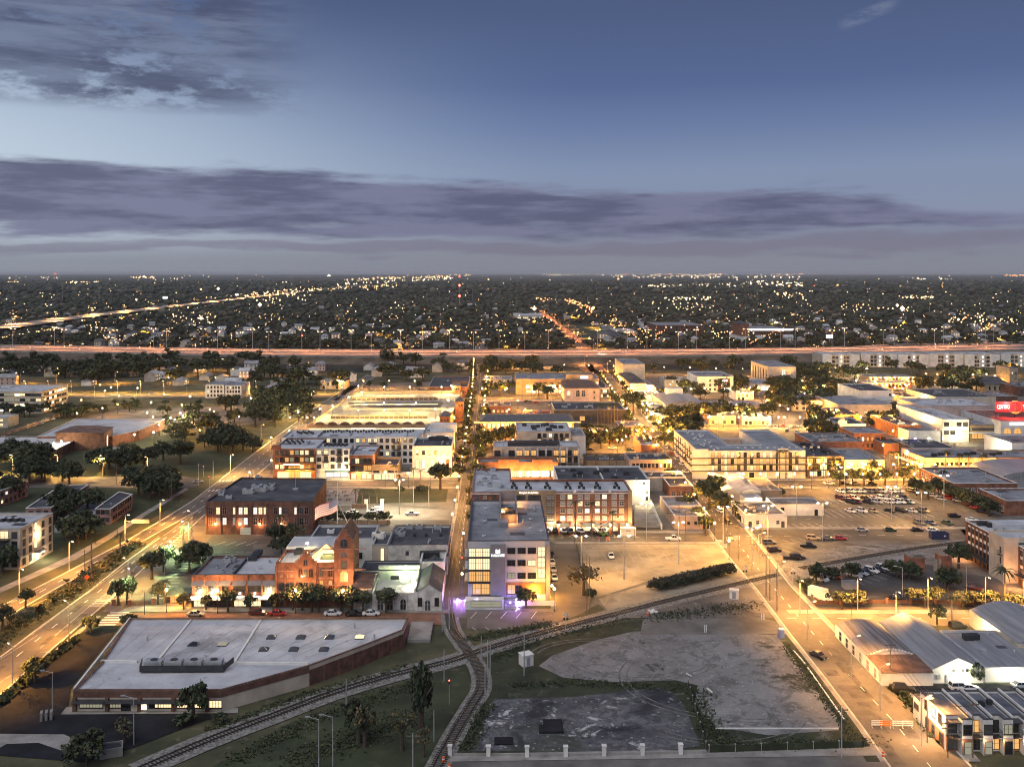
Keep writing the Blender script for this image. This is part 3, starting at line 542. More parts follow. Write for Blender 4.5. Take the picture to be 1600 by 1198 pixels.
for (u, v) in ((585, 998), (554, 981), (310, 1007), (230, 1000)):
    mb = MB(); c = P(u, v, zr); mb.cyl((c.x, c.y, zr), (c.x, c.y, zr+.9), .22, .22, 8); mb.cyl((c.x, c.y, zr+.9), (c.x, c.y, zr+1.1), .4, .3, 8); mb.build('vent_pipe', 'galvanised', B.root)
mb = MB(); p = P(640, 990); mb.box(p.x, p.y-6, 0, p.x+5.5, p.y+6, .9); mb.build('loading_dock', 'concrete', B.root)
def brickwin(B, e, ts, z, w, h, lit=0.0, arch=True, fr='brick', **k): win(B, e, 1, [z], w, h, ts=ts, lit=lit, arch=arch, fr=fr, **k)
Hb = 8.8; v0 = 948; yb = P(400, v0).y
def brect(u0, u1, vb, h, v=948):
    a, b = P(u0, v), P(u1, v); y = a.y; dy = max(4, dist(vb, h)-y); return [(a.x, y), (b.x, y), (b.x, y+dy), (a.x, y+dy)]
B = bldg('brewery_wing', 'two storey red brick wing with grey awnings and cafe canopy, left end of brewery', 'shop', brect(301, 431, 866, 8.6), 8.6, 'brick', 'grey_roof', .6, 'dark_coping')
x0, x1 = B.poly[0][0], B.poly[1][0]
box_on(B, 'roof_divider', 'dark_coping', x0+(x1-x0)*.47, B.poly[0][1]+.5, x0+(x1-x0)*.485, B.poly[2][1]-.5, 8, 8.9)
box_on(B, 'white_roof_panel', 'white_roof', x0+(x1-x0)*.49, B.poly[0][1]+.5, x1-.5, B.poly[2][1]-.5, 8.0, 8.15)
TS = [.075, .23, .39, .565, .745, .92]
win(B, 0, 1, [4.3], 1.5, 1.9, ts=TS[:3], lit=0, mull=1); win(B, 0, 1, [4.3], 3.0, 1.9, ts=TS[3:], lit=0, mull=3)
for i, t in enumerate(TS): pbox(B, 'awning', 'awning', 0, t, 7.0, 3.6 if i > 2 else 3.2, .1, 1.5, slope=.9); pbox(B, 'wall_lamp', 'lamp_white', 0, t, 3.6, .3, .2, .3)
for t in (.0, .155, .31, .47, .65, .83, 1.0): pbox(B, 'pier', 'brick', 0, min(.995, max(.005, t)), 0, .55, 8.4, .25)
for i, t in enumerate((.08, .24, .4, .57, .75, .92)):
    pbox(B, 'canopy', 'white_awning', 0, t, 2.9, 4.4, .12, 2.2, slope=.4); win(B, 0, 1, [.2], 3.2, 2.4, ts=[t], lit=.6, lits=('lit_warm',), mull=2, name='shop_window', sill=False)
    if i in (0, 1, 5): bulb(B.root, Vector((x0+(x1-x0)*t, B.poly[0][1]-.8, 4.2))-OL(B), 230*LG, CW, .15)
ac(B, rpx(B, [(358, 876), (362, 878), (355, 879)]), 1); ac(B, rpx(B, [(395, 876), (399, 872), (402, 868), (404, 866)]), 1, 'dark_steel'); inside(B, 4, 3, 4)
Hm = 11.8
B = bldg('brewery_hall', 'old red brick brewery hall with stepped gable and lit roof terrace', 'brewery', brect(431, 524, 857, Hm), Hm, 'brick', 'white_roof', .7, 'brick')
def stepped(B, u0, u1, zs, e_y, th, wall, v=948, nm='stepped_gable'):
    a, b = P(u0, v).x, P(u1, v).x; n = len(zs); mb = MB(); y = B.poly[0][1]
    for i in range(n):
        s = (b-a)/(2*n-1); xl = a+s*i; xr = b-s*i
        if i == 0: mb.box(xl, y-e_y, -.2, xr, y+th, zs[0])
        else: mb.box(xl, y-e_y, zs[i-1], xr, y+th, zs[i])
    mb.build(nm, wall, B.root)
    cp = MB()
    for i in range(n):
        s = (b-a)/(2*n-1); cp.box(a+s*i-.1, y-e_y-.1, zs[i], a+s*(i+1) if i < n-1 else b-s*i+.1, y+th+.1, zs[i]+.15)
        if i < n-1: cp.box(b-s*(i+1), y-e_y-.1, zs[i], b-s*i+.1, y+th+.1, zs[i]+.15)
    cp.build('gable_coping', 'pink_brick', B.root)
stepped(B, 462, 494.7, [12.4, 13.0, 13.7, 14.4, 15.0], .5, .4, 'brick')
xx = lambda u: (P(u, 948).x-B.poly[0][0])/(B.poly[1][0]-B.poly[0][0])
brickwin(B, 0, [xx(440), xx(448), xx(456)], 4.6, 1.0, 2.0, arch=False, fr='frame_dark', off=.02); brickwin(B, 0, [xx(440), xx(448), xx(456)], 7.9, .9, 1.0, dark=('pink_brick',))
brickwin(B, 0, [xx(470), xx(478), xx(486)], 4.6, 1.0, 2.1, off=.5, arch=False, fr='frame_dark'); brickwin(B, 0, [xx(470), xx(478), xx(486)], 8.2, 1.1, 2.2, off=.5); brickwin(B, 0, [xx(478)], 11.4, 1.0, 1.4, off=.5, arch=False)
brickwin(B, 0, [xx(502), xx(516)], 8.2, 1.1, 2.2); brickwin(B, 0, [xx(502), xx(516)], 6.0, .9, 1.1, dark=('lit_amber',)); brickwin(B, 0, [xx(502), xx(516)], 4.3, .9, 1.3, lit=.3); brickwin(B, 0, [xx(440)], .8, 1.0, 2.6)
for u in (431.8, 446, 461, 495.5, 509, 523): pbox(B, 'pilaster', 'brick', 0, min(.992, max(.008, xx(u))), -.1, .55, 11.2, .22)
pbox(B, 'string_course', 'pink_brick', 0, .17, 9.6, 5.6, .25, .12); pbox(B, 'string_course', 'pink_brick', 0, .84, 7.6, 4.6, .2, .12)
ac(B, rpx(B, [(466, 866), (469, 862), (472, 858)]), 1, 'dark_steel')
tx = B.poly[1][0]; ty = B.poly[1][1]
terr = box_on(B, 'terrace_wall', 'white_wall', P(494, 878, 11).x, ty+.6, tx-.3, ty+1, 11.1, 12.0)
mb = MB(); a = P(486, 866, 11); mb.v = [(a.x, ty+6, 11.1), (a.x+9, ty+6, 11.1), (a.x+9, ty+13, 11.1), (a.x, ty+13, 11.1), (a.x+4.5, ty+9.5, 14.3)]; mb.f = [(0, 1, 4), (1, 2, 4), (2, 3, 4), (3, 0, 4)]; mb.m = [0]*4; mb.build('terrace_pavilion', 'tan_wall', B.root)
box_on(B, 'terrace_planter', 'weeds', tx-4.5, ty+5, tx-1.0, ty+7, 11.1, 12.4); box_on(B, 'upper_block', 'white_wall', P(449, 850, 13).x, B.poly[2][1], tx, B.poly[2][1]+11, -.2, 12.6); box_on(B, 'upper_roof', 'white_roof', P(449, 850, 13).x+.3, B.poly[2][1]+.4, tx-.3, B.poly[2][1]+10.6, 12.62, 12.7)
bulb(B.root, Vector((tx-3, ty+3, 14.3))-OL(B), 1500*LG, CW, .2); box_on(B, 'flood_lamp', 'lamp_white', P(485, 850, 13).x-.3, ty+9, P(485, 850, 13).x+.3, ty+9.4, 14.4, 14.8)
Ht = 17.6
B = bldg('brewery_tower', 'tall red brick brewery tower with stepped gable top and round arched windows', 'tower', brect(523.8, 551, 843, Ht)[:2]+[(P(551, 948).x, yb+12), (P(523.8, 948).x, yb+12)], Ht, 'brick', 'dark_roof', .5, 'pink_brick')
stepped(B, 523.8, 551, [18.0, 18.6, 19.3, 20.0, 20.7, 21.4], .15, .5, 'brick')
a, b = B.poly[0], B.poly[1]; mb = MB(); y1 = B.poly[2][1]; xm = (a[0]+b[0])/2
mb.face([(a[0], a[1]+.5, 17.7), (xm, a[1]+.5, 21.1), (xm, y1, 21.1), (a[0], y1, 17.7)]); mb.face([(b[0], y1, 17.7), (xm, y1, 21.1), (xm, a[1]+.5, 21.1), (b[0], a[1]+.5, 17.7)]); mb.face([(b[0], y1, 17.7), (a[0], y1, 17.7), (xm, y1, 21.1)]); mb.build('pitched_roof', 'brown_roof', B.root)
brickwin(B, 0, [.5], 16.2, 2.0, 2.2, off=.15, fr='pink_brick', mull=1); brickwin(B, 0, [.5], 13.6, 1.8, 1.3, off=.15, fr='pink_brick'); brickwin(B, 0, [.5], 10.6, 1.7, 1.9, off=.15, arch=False, mull=1); brickwin(B, 0, [.5], 6.9, 2.0, 2.9, lit=1, lits=('lit_amber',), off=.15, fr='pink_brick', mull=1)
for z in (4.4, 2.4): brickwin(B, 0, [.43, .57], z, 1.0, 1.7, off=.15, arch=False, mull=0)
win(B, 1, 3, [4, 8, 12], 1.0, 1.8, lit=0, arch=True, fr='pink_brick')
for t in (.03, .97): pbox(B, 'corner_pier', 'brick', 0, t, -.1, .8, 17.5, .3)
for z in (5.9, 10.0, 15.6): pbox(B, 'string_course', 'pink_brick', 0, .5, z, 12.6*.95, .22, .22)
def simple(name, label, cat, u0, u1, vt, vb, h, wall, roof, par=.6, cope='coping', group=None): return bldg(name, label, cat, rect(u0, u1, vt, vb, h), h, wall, roof, par, cope, group)
B = simple('annexe', 'broad black roofed annexe with low white walls behind the brewery tower', 'building', 484, 583, 841, 820, 9, 'white_wall', 'dark_roof'); win(B, 0, 3, [3], 1.2, 1.6, lit=.1); ac(B, rpx(B, [(517, 833)]), 1, 'white_trim')
B = simple('stair_block', 'narrow cream stair block with lit glass slot between two black roofs', 'building', 581.5, 606, 851, 832, 8.6, 'cream_wall', 'dark_roof'); win(B, 0, 1, [3.2], 1.0, 4.4, ts=[.65], lit=1, lits=('lit_warm',), mull=0); ac(B, rpx(B, [(591, 841)]), 2, 'white_trim')
B = simple('white_hall', 'two storey white hall with black roof beside the tram street', 'building', 606.5, 699.5, 851, 821, 9, 'weathered_white', 'dark_roof', .6, 'dark_coping'); win(B, 0, 1, [6.2], .8, .9, ts=[.32, .57, .82], lit=0, mull=0); win(B, 0, 1, [1.6], 17, .9, ts=[.5], lit=1, lits=('lit_bright',), mull=2); win(B, 1, 4, [5], 1.2, 1.5, lit=0)
ac(B, rpx(B, [(622, 834), (625, 832), (628, 837), (684, 827), (640, 826), (655, 826)]), 1); ac(B, rpx(B, [(666, 838), (689, 838), (648, 838)]), 0, 'dark_steel')
B = simple('annexe', 'long low black roofed annexe beside the green lit courtyard', 'building', 564, 655, 891, 876, 6.0, 'white_wall', 'dark_roof', .3, 'dark_coping')
B = bldg('mural_block', 'small white block with open black roof terrace above the gabled annexe', 'building', rect(656, 695, 878, 863, 7.4), 7.4, 'weathered_white', 'patchy_roof', 1.6, 'white_trim'); ac(B, rpx(B, [(666, 871), (677, 871), (687, 870)], 5.8), 2, 'dark_steel')
B = pitched('cream_annexe', 'small cream annexe with rusty lean-to roof next to the brewery tower', 'building', [(P(552, 952).x, P(552, 952).y), (P(580, 952).x, P(552, 952).y), (P(580, 952).x, P(552, 952).y+13), (P(552, 952).x, P(552, 952).y+13)], 6.0, 1.5, 'weathered_white', 'brown_roof', 'x', .0); win(B, 0, 2, [4.3], .8, .8, lit=0, arch=False, mull=0)
c0, c1 = P(580.5, 953), P(649, 953)
B = new('courtyard_building', 'cream walled courtyard building with bright ribbed metal roof, lit by a floodlight', 'building', [(c0.x, c0.y), (c1.x, c0.y), (c1.x, c0.y+16), (c0.x, c0.y+16)], 4.6)
mb = MB(); mb.box(c0.x, c0.y, -.2, c1.x, c0.y+.5, 4.6); mb.box(c0.x, c0.y+.5, -.2, c0.x+.4, c0.y+15.5, 5.2); mb.box(c1.x-.4, c0.y+.5, -.2, c1.x, c0.y+15.5, 5.6); mb.box(c0.x, c0.y+15.5, -.2, c1.x, c0.y+16, 7.2); mb.build('wall', 'weathered_white', B.root)
mb = MB(); n = 44
for i in range(n):
    xa = c0.x+.5+(c1.x-c0.x-1)*i/n; xb = c0.x+.5+(c1.x-c0.x-1)*(i+1)/n; xm_ = xa+(xb-xa)*.65
    mb.face([(xa, c0.y+.6, 3.6), (xm_, c0.y+.6, 3.6), (xm_, c0.y+11, 4.5), (xa, c0.y+11, 4.5)]); mb.face([(xm_, c0.y+.6, 3.6), (xm_, c0.y+.6, 3.78), (xm_, c0.y+11, 4.68), (xm_, c0.y+11, 4.5)]); mb.face([(xm_, c0.y+.6, 3.78), (xb, c0.y+.6, 3.78), (xb, c0.y+11, 4.68), (xm_, c0.y+11, 4.68)]); mb.face([(xb, c0.y+.6, 3.78), (xb, c0.y+.6, 3.6), (xb, c0.y+11, 4.5), (xb, c0.y+11, 4.68)])
mb.build('ribbed_roof', 'white_wall', B.root)
win(B, 0, 1, [.1], 1.5, 2.9, ts=[.2, .42, .72], lit=0, arch=True, fr='white_trim', mull=1, name='door'); ac(B, rpx(B, [(613, 904), (617, 904), (621, 904)], 4.6), 0, 'dark_steel', z=4.4)
bulb(B.root, Vector((c1.x-1.2, c0.y+4.5, 6.0))-OL(B), 520*LG, (1, .9, .55), .2); bulb(B.root, Vector((c0.x+8, c0.y+13, 6.3))-OL(B), 300*LG, CG, .2); box_on(B, 'flood_lamp', 'lamp_white', c1.x-1.3, c0.y+4.3, c1.x-.9, c0.y+4.7, 6.0, 6.4)
for t in (.3, .55, .8): pbox(B, 'pilaster', 'weathered_white', 0, t, -.1, .4, 4.5, .2)
g0, g1 = P(650, 954), P(689.5, 954)
B = pitched('gabled_annexe', 'white gabled annexe with steep dark roof and arched door on the street corner', 'building', [(g0.x, g0.y), (g1.x, g0.y), (g1.x, g0.y+26), (g0.x, g0.y+26)], 5.0, 2.2, 'weathered_white', 'dark_roof', 'y', .0, .15)
win(B, 0, 1, [.1], 1.5, 2.8, ts=[.46], lit=.0, arch=True, fr='white_trim', name='door'); win(B, 0, 1, [1.4], 1.0, 2.0, ts=[.16, .82], lit=0, mull=0)
for t in (.02, .98): pbox(B, 'pilaster', 'weathered_white', 0, t, -.1, .6, 5.2, .25)
Hk = 17.4; y0 = P(790, 945).y; xl, xr = P(731, 945).x, P(858.5, 945).x; yd = y0+46
B = bldg('office_block', 'four storey lilac grey office block with glazed corner and sign tower', 'office', [(xl, y0), (xr, y0), (xr, yd), (xl, yd)], Hk, 'lilac_grey', 'grey_roof', 1.0, 'dark_coping')
Z = lambda v: 90*(945-v)/(945-427); X = lambda u: (u-731)/(858.5-731)
for (va, vb, m) in ((856.5, 869, 'lit_warm'), (871, 889, 'lit_warm'), (891, 907.5, 'lit_amber'), (911.5, 927.5, 'lit_amber')):
    z0, z1 = Z(vb), Z(va); u0 = 732.5 if va < 910 else 738; cx = (X(u0)+X(765.5))/2; w = (765.5-u0)/127.5*(xr-xl)
    for k in range(3 if va < 910 else 2):
        kk = 3 if va < 910 else 2; wk = w/kk-.25
        win(B, 0, 1, [z0], wk, z1-z0, ts=[cx+((k+.5)/kk-.5)*w/(xr-xl)], lit=1, lits=(('lit_warm', 'lit_cool', 'lit_warm')[k], m) if m == 'lit_warm' else (m,), mull=2, sill=False, name='glazing')
    pbox(B, 'floor_band', 'dark_steel', 0, cx, z0-.42, w+.5, .28, .5)
    win(B, 3, 3, [z0], 2.2, z1-z0, t0=.78, t1=.98, lit=.6, mull=1, sill=False, name='glazing')
pbox(B, 'sign_tower', 'mid_grey', 0, (X(766.5)+X(789.5))/2, Z(928), (789.5-766.5)/127.5*(xr-xl), Z(849.5)-Z(928), .9)
tw = (X(766.5)+X(789.5))/2
text(B, 'MASONITE', 'sign_white', 0, tw, Z(867.6), .95, 1.0, w=3.55)
mb = MB()
for k in range(4): mb.box(-.6+.31*k, -.06, 0, -.36+.31*k, 0, 1.05 if k in (0, 3) else .82)
mb.box(-.6, -.05, .28, .57, -.01, .36)
o_ = mb.build('sign_mark', 'sign_white'); a, b = edge(B, 0); o_.parent = B.root; o_.location = a+(b-a)*tw+Vector((0, -1.0, Z(862.3)))-OL(B)
for z in (Z(864.5), Z(883.5), Z(903.5)):
    for i, u in enumerate((799, 815, 831)): win(B, 0, 1, [z], 2.05, Z(0+856)-Z(864.5), ts=[X(u)], lit={Z(903.5): .7}.get(z, .12), mull=1, lits=('lit_warm', 'lit_dim'), sill=False, dark=('glass_dark',))
win(B, 0, 1, [Z(869), Z(886), Z(903)], 1.8, 2.5, ts=[X(846)], lit=.85, mull=1, lits=('lit_warm',), sill=False, name='glazing')
pbox(B, 'corner_pier', 'mid_grey', 0, X(856), 0, 1.0, Hk-1.0, .5); pbox(B, 'corner_pier', 'mid_grey', 1, .03, 0, 2.2, Hk-.6, .25)
pbox(B, 'entrance_wall', 'orange_brick', 0, (X(790)+X(852))/2, Z(928), 10.6, Z(909.5)-Z(928), .12); win(B, 0, 1, [Z(927)], 2.0, 2.4, ts=[X(799)], lit=1, lits=('lit_amber',), name='door', mull=1, off=.12); win(B, 0, 1, [Z(925)], 1.6, 1.8, ts=[X(810)], lit=0, off=.12)
for z in (Z(871), Z(890), Z(909)): pbox(B, 'sun_shade', 'galvanised', 3, .9, z, 7, .12, .9)
win(B, 1, 7, [3.6, 7.8, 12.0], 2.2, 2.2, lit=.15, mull=1)
rz_ = Hk-1.0; pa, pb = P(781, 817, rz_), P(806, 781, rz_)
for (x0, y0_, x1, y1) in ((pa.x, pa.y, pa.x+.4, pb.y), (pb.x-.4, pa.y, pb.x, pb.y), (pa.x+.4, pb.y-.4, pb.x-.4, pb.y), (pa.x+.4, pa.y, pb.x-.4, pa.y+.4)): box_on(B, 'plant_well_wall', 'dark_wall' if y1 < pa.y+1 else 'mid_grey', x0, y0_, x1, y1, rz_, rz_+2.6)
box_on(B, 'penthouse', 'mid_grey', pa.x, pa.y-5, pa.x+2.4, pa.y-.05, rz_, rz_+1.4); ac(B, [(pa.x+2.3, pa.y+6), (pa.x+2.3, pa.y+11)], 2, 'dark_steel', z=rz_)
bulb(B.root, Vector((pa.x+1.0, pa.y+9, rz_+2.2))-OL(B), 420*LG, CO, .15); bulb(B.root, Vector((pa.x+3.4, pa.y-1.4, rz_+1.5))-OL(B), 160*LG, CO, .15); bulb(B.root, Vector((pb.x+.8, pb.y-8, rz_+1.5))-OL(B), 110*LG, CO, .15)
for (u, v) in ((758, 795), (825, 795), (757, 815), (828, 812), (755, 838), (828, 826), (845, 830)): ac(B, rpx(B, [(u, v)]), 3, 'white_trim')
PL = 2.6
box_on(B, 'plinth', 'white_wall', xl-.6, y0-3.4, P(787, 952).x, y0-.6, -.1, PL); win(B, ((xl-.6, y0-3.4), (P(787, 952).x, y0-3.4)), 1, [.7], 8.2, 1.5, ts=[.55], lit=1, lits=('lit_dim',), mull=2, fr='steel', sill=False, name='glass_panel')
for k in range(7): box_on(B, 'step', 'concrete', P(788, 950).x, y0-.7-.4*(7-k), P(806, 950).x, y0-.3, -.1 if k == 0 else .3*k-.02, .3*(k+1)-.02)
for x in (P(794, 950).x, P(800, 950).x): mb = MB(); mb.cyl((x, y0-3.4, .2), (x, y0-3.4, 1.2), .04, .04, 6); mb.cyl((x, y0-3.4, 1.2), (x, y0-.5, 3.1), .04, .04, 6); mb.cyl((x, y0-.5, 2.1), (x, y0-.5, 3.1), .04, .04, 6); mb.build('handrail', 'steel', B.root)
box_on(B, 'ramp_wall', 'white_wall', P(808, 950).x, y0-1.0, P(868, 950).x, y0-.7, -.1, 1.4); box_on(B, 'ramp_wall', 'white_wall', P(866, 950).x, y0-3.5, P(868, 950).x, y0-1.0, -.1, 1.0)
PUR = (.45, .25, 1.0)
for (u, v, z, e) in ((807, 949, 1.0, 220), (726, 944, 1.4, 380), (715, 938, .6, 260), (745, 951, 2.6, 70), (797, 953, 2.4, 90)):
    p = P(u, v); bulb(B.root, Vector((p.x, p.y, z))-OL(B), e*LG, PUR, .15)
    box_on(B, 'uplight', 'lamp_blue', p.x-.14, p.y-.14, p.x+.14, p.y+.14, z-.45, z-.25)
p = P(862, 930); bulb(B.root, Vector((p.x, p.y-1, 3.0))-OL(B), 700*LG, CA, .2); box_on(B, 'wall_lamp', 'lamp_amber', p.x-.25, p.y-.9, p.x+.25, p.y-.5, 2.8, 3.2)
bulb(B.root, Vector((P(835, 945).x, y0-1.2, 3.6))-OL(B), 500*LG, CA, .15)
Hh = 14.6
x0, x1 = P(737, 768.5, Hh).x, P(988, 768.5, Hh).x; y0 = P(860, 768.5, Hh).y; y1 = y0+20; xw = P(798, 740, Hh).x
B = bldg('hotel', 'five storey red brick hotel with pale roof over a lit ground floor car park', 'hotel', [(x0, y0), (x1, y0), (x1, y1), (xw, y1), (xw, y1+20), (x0, y1+20)], Hh, 'brick', 'white_roof', .8, 'pink_brick')
fx = lambda u: (P(u, 768.5, Hh).x-x0)/(x1-x0)
def hbay(u0, u1, m, off, z0=4.0, z1=15.2): pbox(B, 'bay', m, 0, (fx(u0)+fx(u1))/2, z0, (fx(u1)-fx(u0))*(x1-x0), z1-z0, off)
hbay(782, 868.5, 'tan_wall', .8); hbay(851, 868.5, 'tan_wall', 1.0); hbay(981.5, 987.5, 'tan_wall', .5)
zw = [4.9, 7.4, 9.9, 12.2]
win(B, 0, 1, zw, 1.5, 1.45, ts=[fx(u) for u in (879.4, 890.6, 906.5, 917.5, 933.4, 944.6, 959.8, 971.6)], lit=.22, mull=1, lits=('lit_warm', 'lit_amber', 'lit_cool'), dark=('blind', 'glass_grey', 'blind'), fr='frame_white')
win(B, 0, 1, zw, 2.6, 1.5, ts=[fx(859.5)], lit=.1, mull=2, dark=('blind', 'glass_grey'), off=1.0); win(B, 0, 1, [12.2], 2.4, 1.5, ts=[fx(808), fx(815), fx(831), fx(839)], lit=.1, mull=2, off=.8, dark=('blind', 'glass_grey'))
win(B, 0, 1, [12.2], 1.5, 1.4, ts=[fx(744.5), fx(757.5), fx(772)], lit=.1, mull=1, dark=('blind', 'glass_grey'))
pbox(B, 'cornice', 'white_trim', 0, .5, 14.0, (x1-x0), .3, .3); text(B, 'Hampton Inn & Suites', 'sign_warm', 0, fx(826), 14.35, 1.0, 1.1, w=6.5, name='hotel_lettering')
for u in (898, 926, 953): pbox(B, 'cornice_ornament', 'white_trim', 0, fx(u), 14.5, .9, .9, .45)
pbox(B, 'car_park_wall', 'white_wall', 0, (fx(852)+fx(986))/2, 1.35, (fx(986)-fx(852))*(x1-x0), 1.2, .9); pbox(B, 'car_park_opening', 'lit_dim', 0, .73, 2.7, (x1-x0)*.52, 1.2, .05); pbox(B, 'car_park_back', 'pink_brick', 0, .73, -.1, (x1-x0)*.52, 1.3, .06)
for u in (853, 872, 890, 908, 926, 939, 953, 967, 980): pbox(B, 'pillar', 'brick', 0, fx(u), 0, .8, 4.0, 1.1)
for u in (862, 872, 899, 926, 953, 980): bulb(B.root, Vector((P(u, 768.5, Hh).x, y0-1.6, 3.7))-OL(B), 230*LG, (1, .62, .26), .2)
ac(B, rpx(B, [(u+dx, v) for u in (800, 822, 852, 884, 905, 930, 960) for dx, v in ((0, 763), (4, 760), (7, 764), (2, 757))]), 0, 'dark_steel'); ac(B, rpx(B, [(750, 758), (758, 752), (766, 760), (772, 748), (760, 742), (748, 740), (770, 736)]), 1)
box_on(B, 'plant_room', 'white_roof', P(770, 757, Hh).x, y0+10, P(784, 757, Hh).x, y0+14, Hh-.8, Hh+1.4)
B = simple('white_block', 'tall white windowless block behind the hotel with a floodlit ramp side', 'building', 871, 1015, 750.5, 728, 9.6, 'white_wall', 'dark_roof', .6, 'white_trim'); box_on(B, 'roof_divider', 'white_trim', (B.poly[0][0]+B.poly[1][0])/2, B.poly[0][1]+.4, (B.poly[0][0]+B.poly[1][0])/2+.5, B.poly[2][1]-.4, 9, 9.7)
win(B, 0, 1, [8.0], .7, .8, ts=[.905, .94, .975], lit=.3, mull=0); win(B, 0, 1, [4.6, 2.0], .9, 1.2, ts=[.97], lit=0); inside(B, 8, 1, 11, 'dark_steel'); bulb(B.root, Vector((P(1004, 783).x, B.poly[0][1]-2.5, 6.5))-OL(B), 700*LG, CW, .3); box_on(B, 'flood_lamp', 'lamp_white', P(1004, 783).x-.3, B.poly[0][1]-.4, P(1004, 783).x+.3, B.poly[0][1]-.1, 6.4, 6.8)
strip('loading_ramp', [(990, 826, 1033, 826), (992, 790, 1016, 788)], .5, 'concrete'); mb = MB(); mb.beam(P(1034, 827), P(1016, 786), .4, 1.8); tag(mb.build('ramp_wall', 'white_wall'), 'white parapet wall running down the floodlit loading ramp beside the hotel', 'wall')
B = simple('market_hall', 'long low orange brick market hall with brightly lit arcade front', 'building', 747, 872, 722, 714, 7.6, 'orange_brick', 'grey_roof', 1.0, 'orange_brick'); win(B, 0, 22, [1.2], 1.3, 2.6, .3, .98, lit=.95, lits=('lit_bright', 'lit_warm'), name='shop_window', mull=0, sill=False)
for t in (.3, .43, .56, .7, .84, .97): bulb(B.root, Vector((B.poly[0][0]+(B.poly[1][0]-B.poly[0][0])*t, B.poly[0][1]-2.5, 4.2))-OL(B), 240*LG, (1, .55, .14), .2)
pbox(B, 'gable_step', 'orange_brick', 0, .38, 7.6, 9, 1.1, .1); pbox(B, 'gable_step', 'orange_brick', 0, .8, 7.6, 9, 1.1, .1)
B = simple('grey_apartments', 'modern dark grey apartments with black roof screen and deep recessed balconies', 'apartments', 771, 906, 698, 689, 11.5, 'grey_wall', 'white_roof', .6); box_on(B, 'roof_screen', 'dark_steel', P(793, 693, 11).x, B.poly[0][1]+5, P(873, 693, 11).x, B.poly[0][1]+9, 10.9, 13)
for i, t in enumerate((.045, .21, .3, .38, .46, .56, .64, .72, .8, .87, .95)):
    pbox(B, 'pier', 'lilac_grey' if i % 3 else 'grey_wall', 0, min(.985, t+.05), -.1, .7, 11, .7); win(B, 0, 1, [4.4, 7.6], 2.6, 2.3, ts=[t], lit=.28, mull=1, lits=('lit_warm', 'lit_amber'), dark=('glass_dark',), sill=False); balcony(B, 0, t, 7.3, 3.0, 1.0); balcony(B, 0, t, 4.1, 3.0, 1.0)
B = simple('cream_apartments', 'cream apartment block with white roof behind the dark grey apartments', 'apartments', 808, 892, 674, 660, 14, 'cream_wall', 'white_roof', .6); win(B, 0, 6, [11.3, 8.6], 1.5, 1.7, .36, .98, lit=.15); inside(B, 12, 1, 3, 'dark_steel'); win(B, 3, 4, [11, 8], 1.2, 1.5, lit=.2)
for t in (.42, .72, .85): balcony(B, 0, t, 11.0, 2.4, 1.0)
B = simple('white_annexe', 'narrow white three storey annexe beside cream apartments facing the small car park', 'building', 893, 915, 681, 668, 11, 'white_wall', 'grey_roof', .6); inside(B, 2, 1, 3)
B = pitched('brick_office', 'long three storey red brick office with hipped dark roof and lit sash windows', 'office', rect(751, 897, 658.5, 646.5, 9.2), 9.2, 1.6, 'brick', 'shingle', 'x', .08, .6); win(B, 0, 20, [5.9, 2.2], 1.5, 2.3, .02, .98, lit=.9, lits=('lit_warm', 'lit_cool'), fr='frame_white', sub=True); pbox(B, 'cornice', 'white_trim', 0, .5, 8.6, 58, .55, .35)
B = simple('dark_pavilion', 'wide dark flat roofed building behind a line of tall palms', 'building', 866, 978, 640, 629, 8.5, 'dark_wall', 'dark_roof', .7, 'white_trim'); inside(B, 6, 1, 9); win(B, 0, 6, [2], 3, 2.6, .1, .6, lit=.3, lits=('lit_amber',))
B = pitched('pink_hall', 'pink stucco hall with brown roof and tall white framed central windows', 'hall', rect(882, 937, 605, 590, 10), 9.6, 1.6, 'pink_wall', 'brown_roof', 'x', .15); win(B, 0, 2, [3.4], 2.6, 4.6, .3, .62, lit=.1, fr='frame_white', arch=True); win(B, 0, 1, [4.5], 2.0, 3.0, ts=[.12], lit=1, arch=True, lits=('lit_warm',), fr='frame_white'); win(B, 0, 1, [2, 6], 1, 1.2, ts=[.85], lit=0)
B = simple('club_house', 'grey arcaded club house adjoining pink stucco hall', 'building', 938, 952, 606, 594, 8, 'grey_wall', 'dark_roof', .5); win(B, 0, 4, [5, 1.5], 1.4, 1.9, lit=.4, arch=True, fr='frame_white')
B = simple('college_block', 'long tan three storey block with stair tower and lit sign behind palms', 'office', 806, 936, 592, 582.5, 11.5, 'tan_wall', 'grey_roof', .7, 'coping'); win(B, 0, 16, [1.2, 4.8], 2.0, 2.2, .12, .7, lit=.7, lits=('lit_warm', 'lit_bright')); win(B, 0, 4, [7.6, 4.4], 2.6, 1.8, .86, .99, lit=.9, lits=('lit_warm',)); inside(B, 9, 1, 5)
pbox(B, 'stair_tower', 'tan_wall', 0, .76, 0, 20, 15, 1.5); pbox(B, 'lit_sign', 'sign_blue', 0, .82, 11.8, 6, 2.2, .15, off=1.5)
B = simple('peach_shops', 'two storey peach shop row with dark stepped roof on the main street corner', 'shop', 983, 1050, 718, 707, 6.6, 'peach_wall', 'dark_roof', .7); win(B, 0, 10, [3.2], 1.1, 1.7, .06, .97, lit=.12, mull=0); win(B, 1, 4, [1, 3.4], 1.4, 1.6, lit=.6); inside(B, 3, 1, 2)
B = simple('walled_shop', 'low dark roofed shop with palms along its front between hotel block and peach shops', 'shop', 916, 982, 719, 709, 4.6, 'tan_wall', 'dark_roof', .9, 'dark_coping'); inside(B, 3, 1, 7)
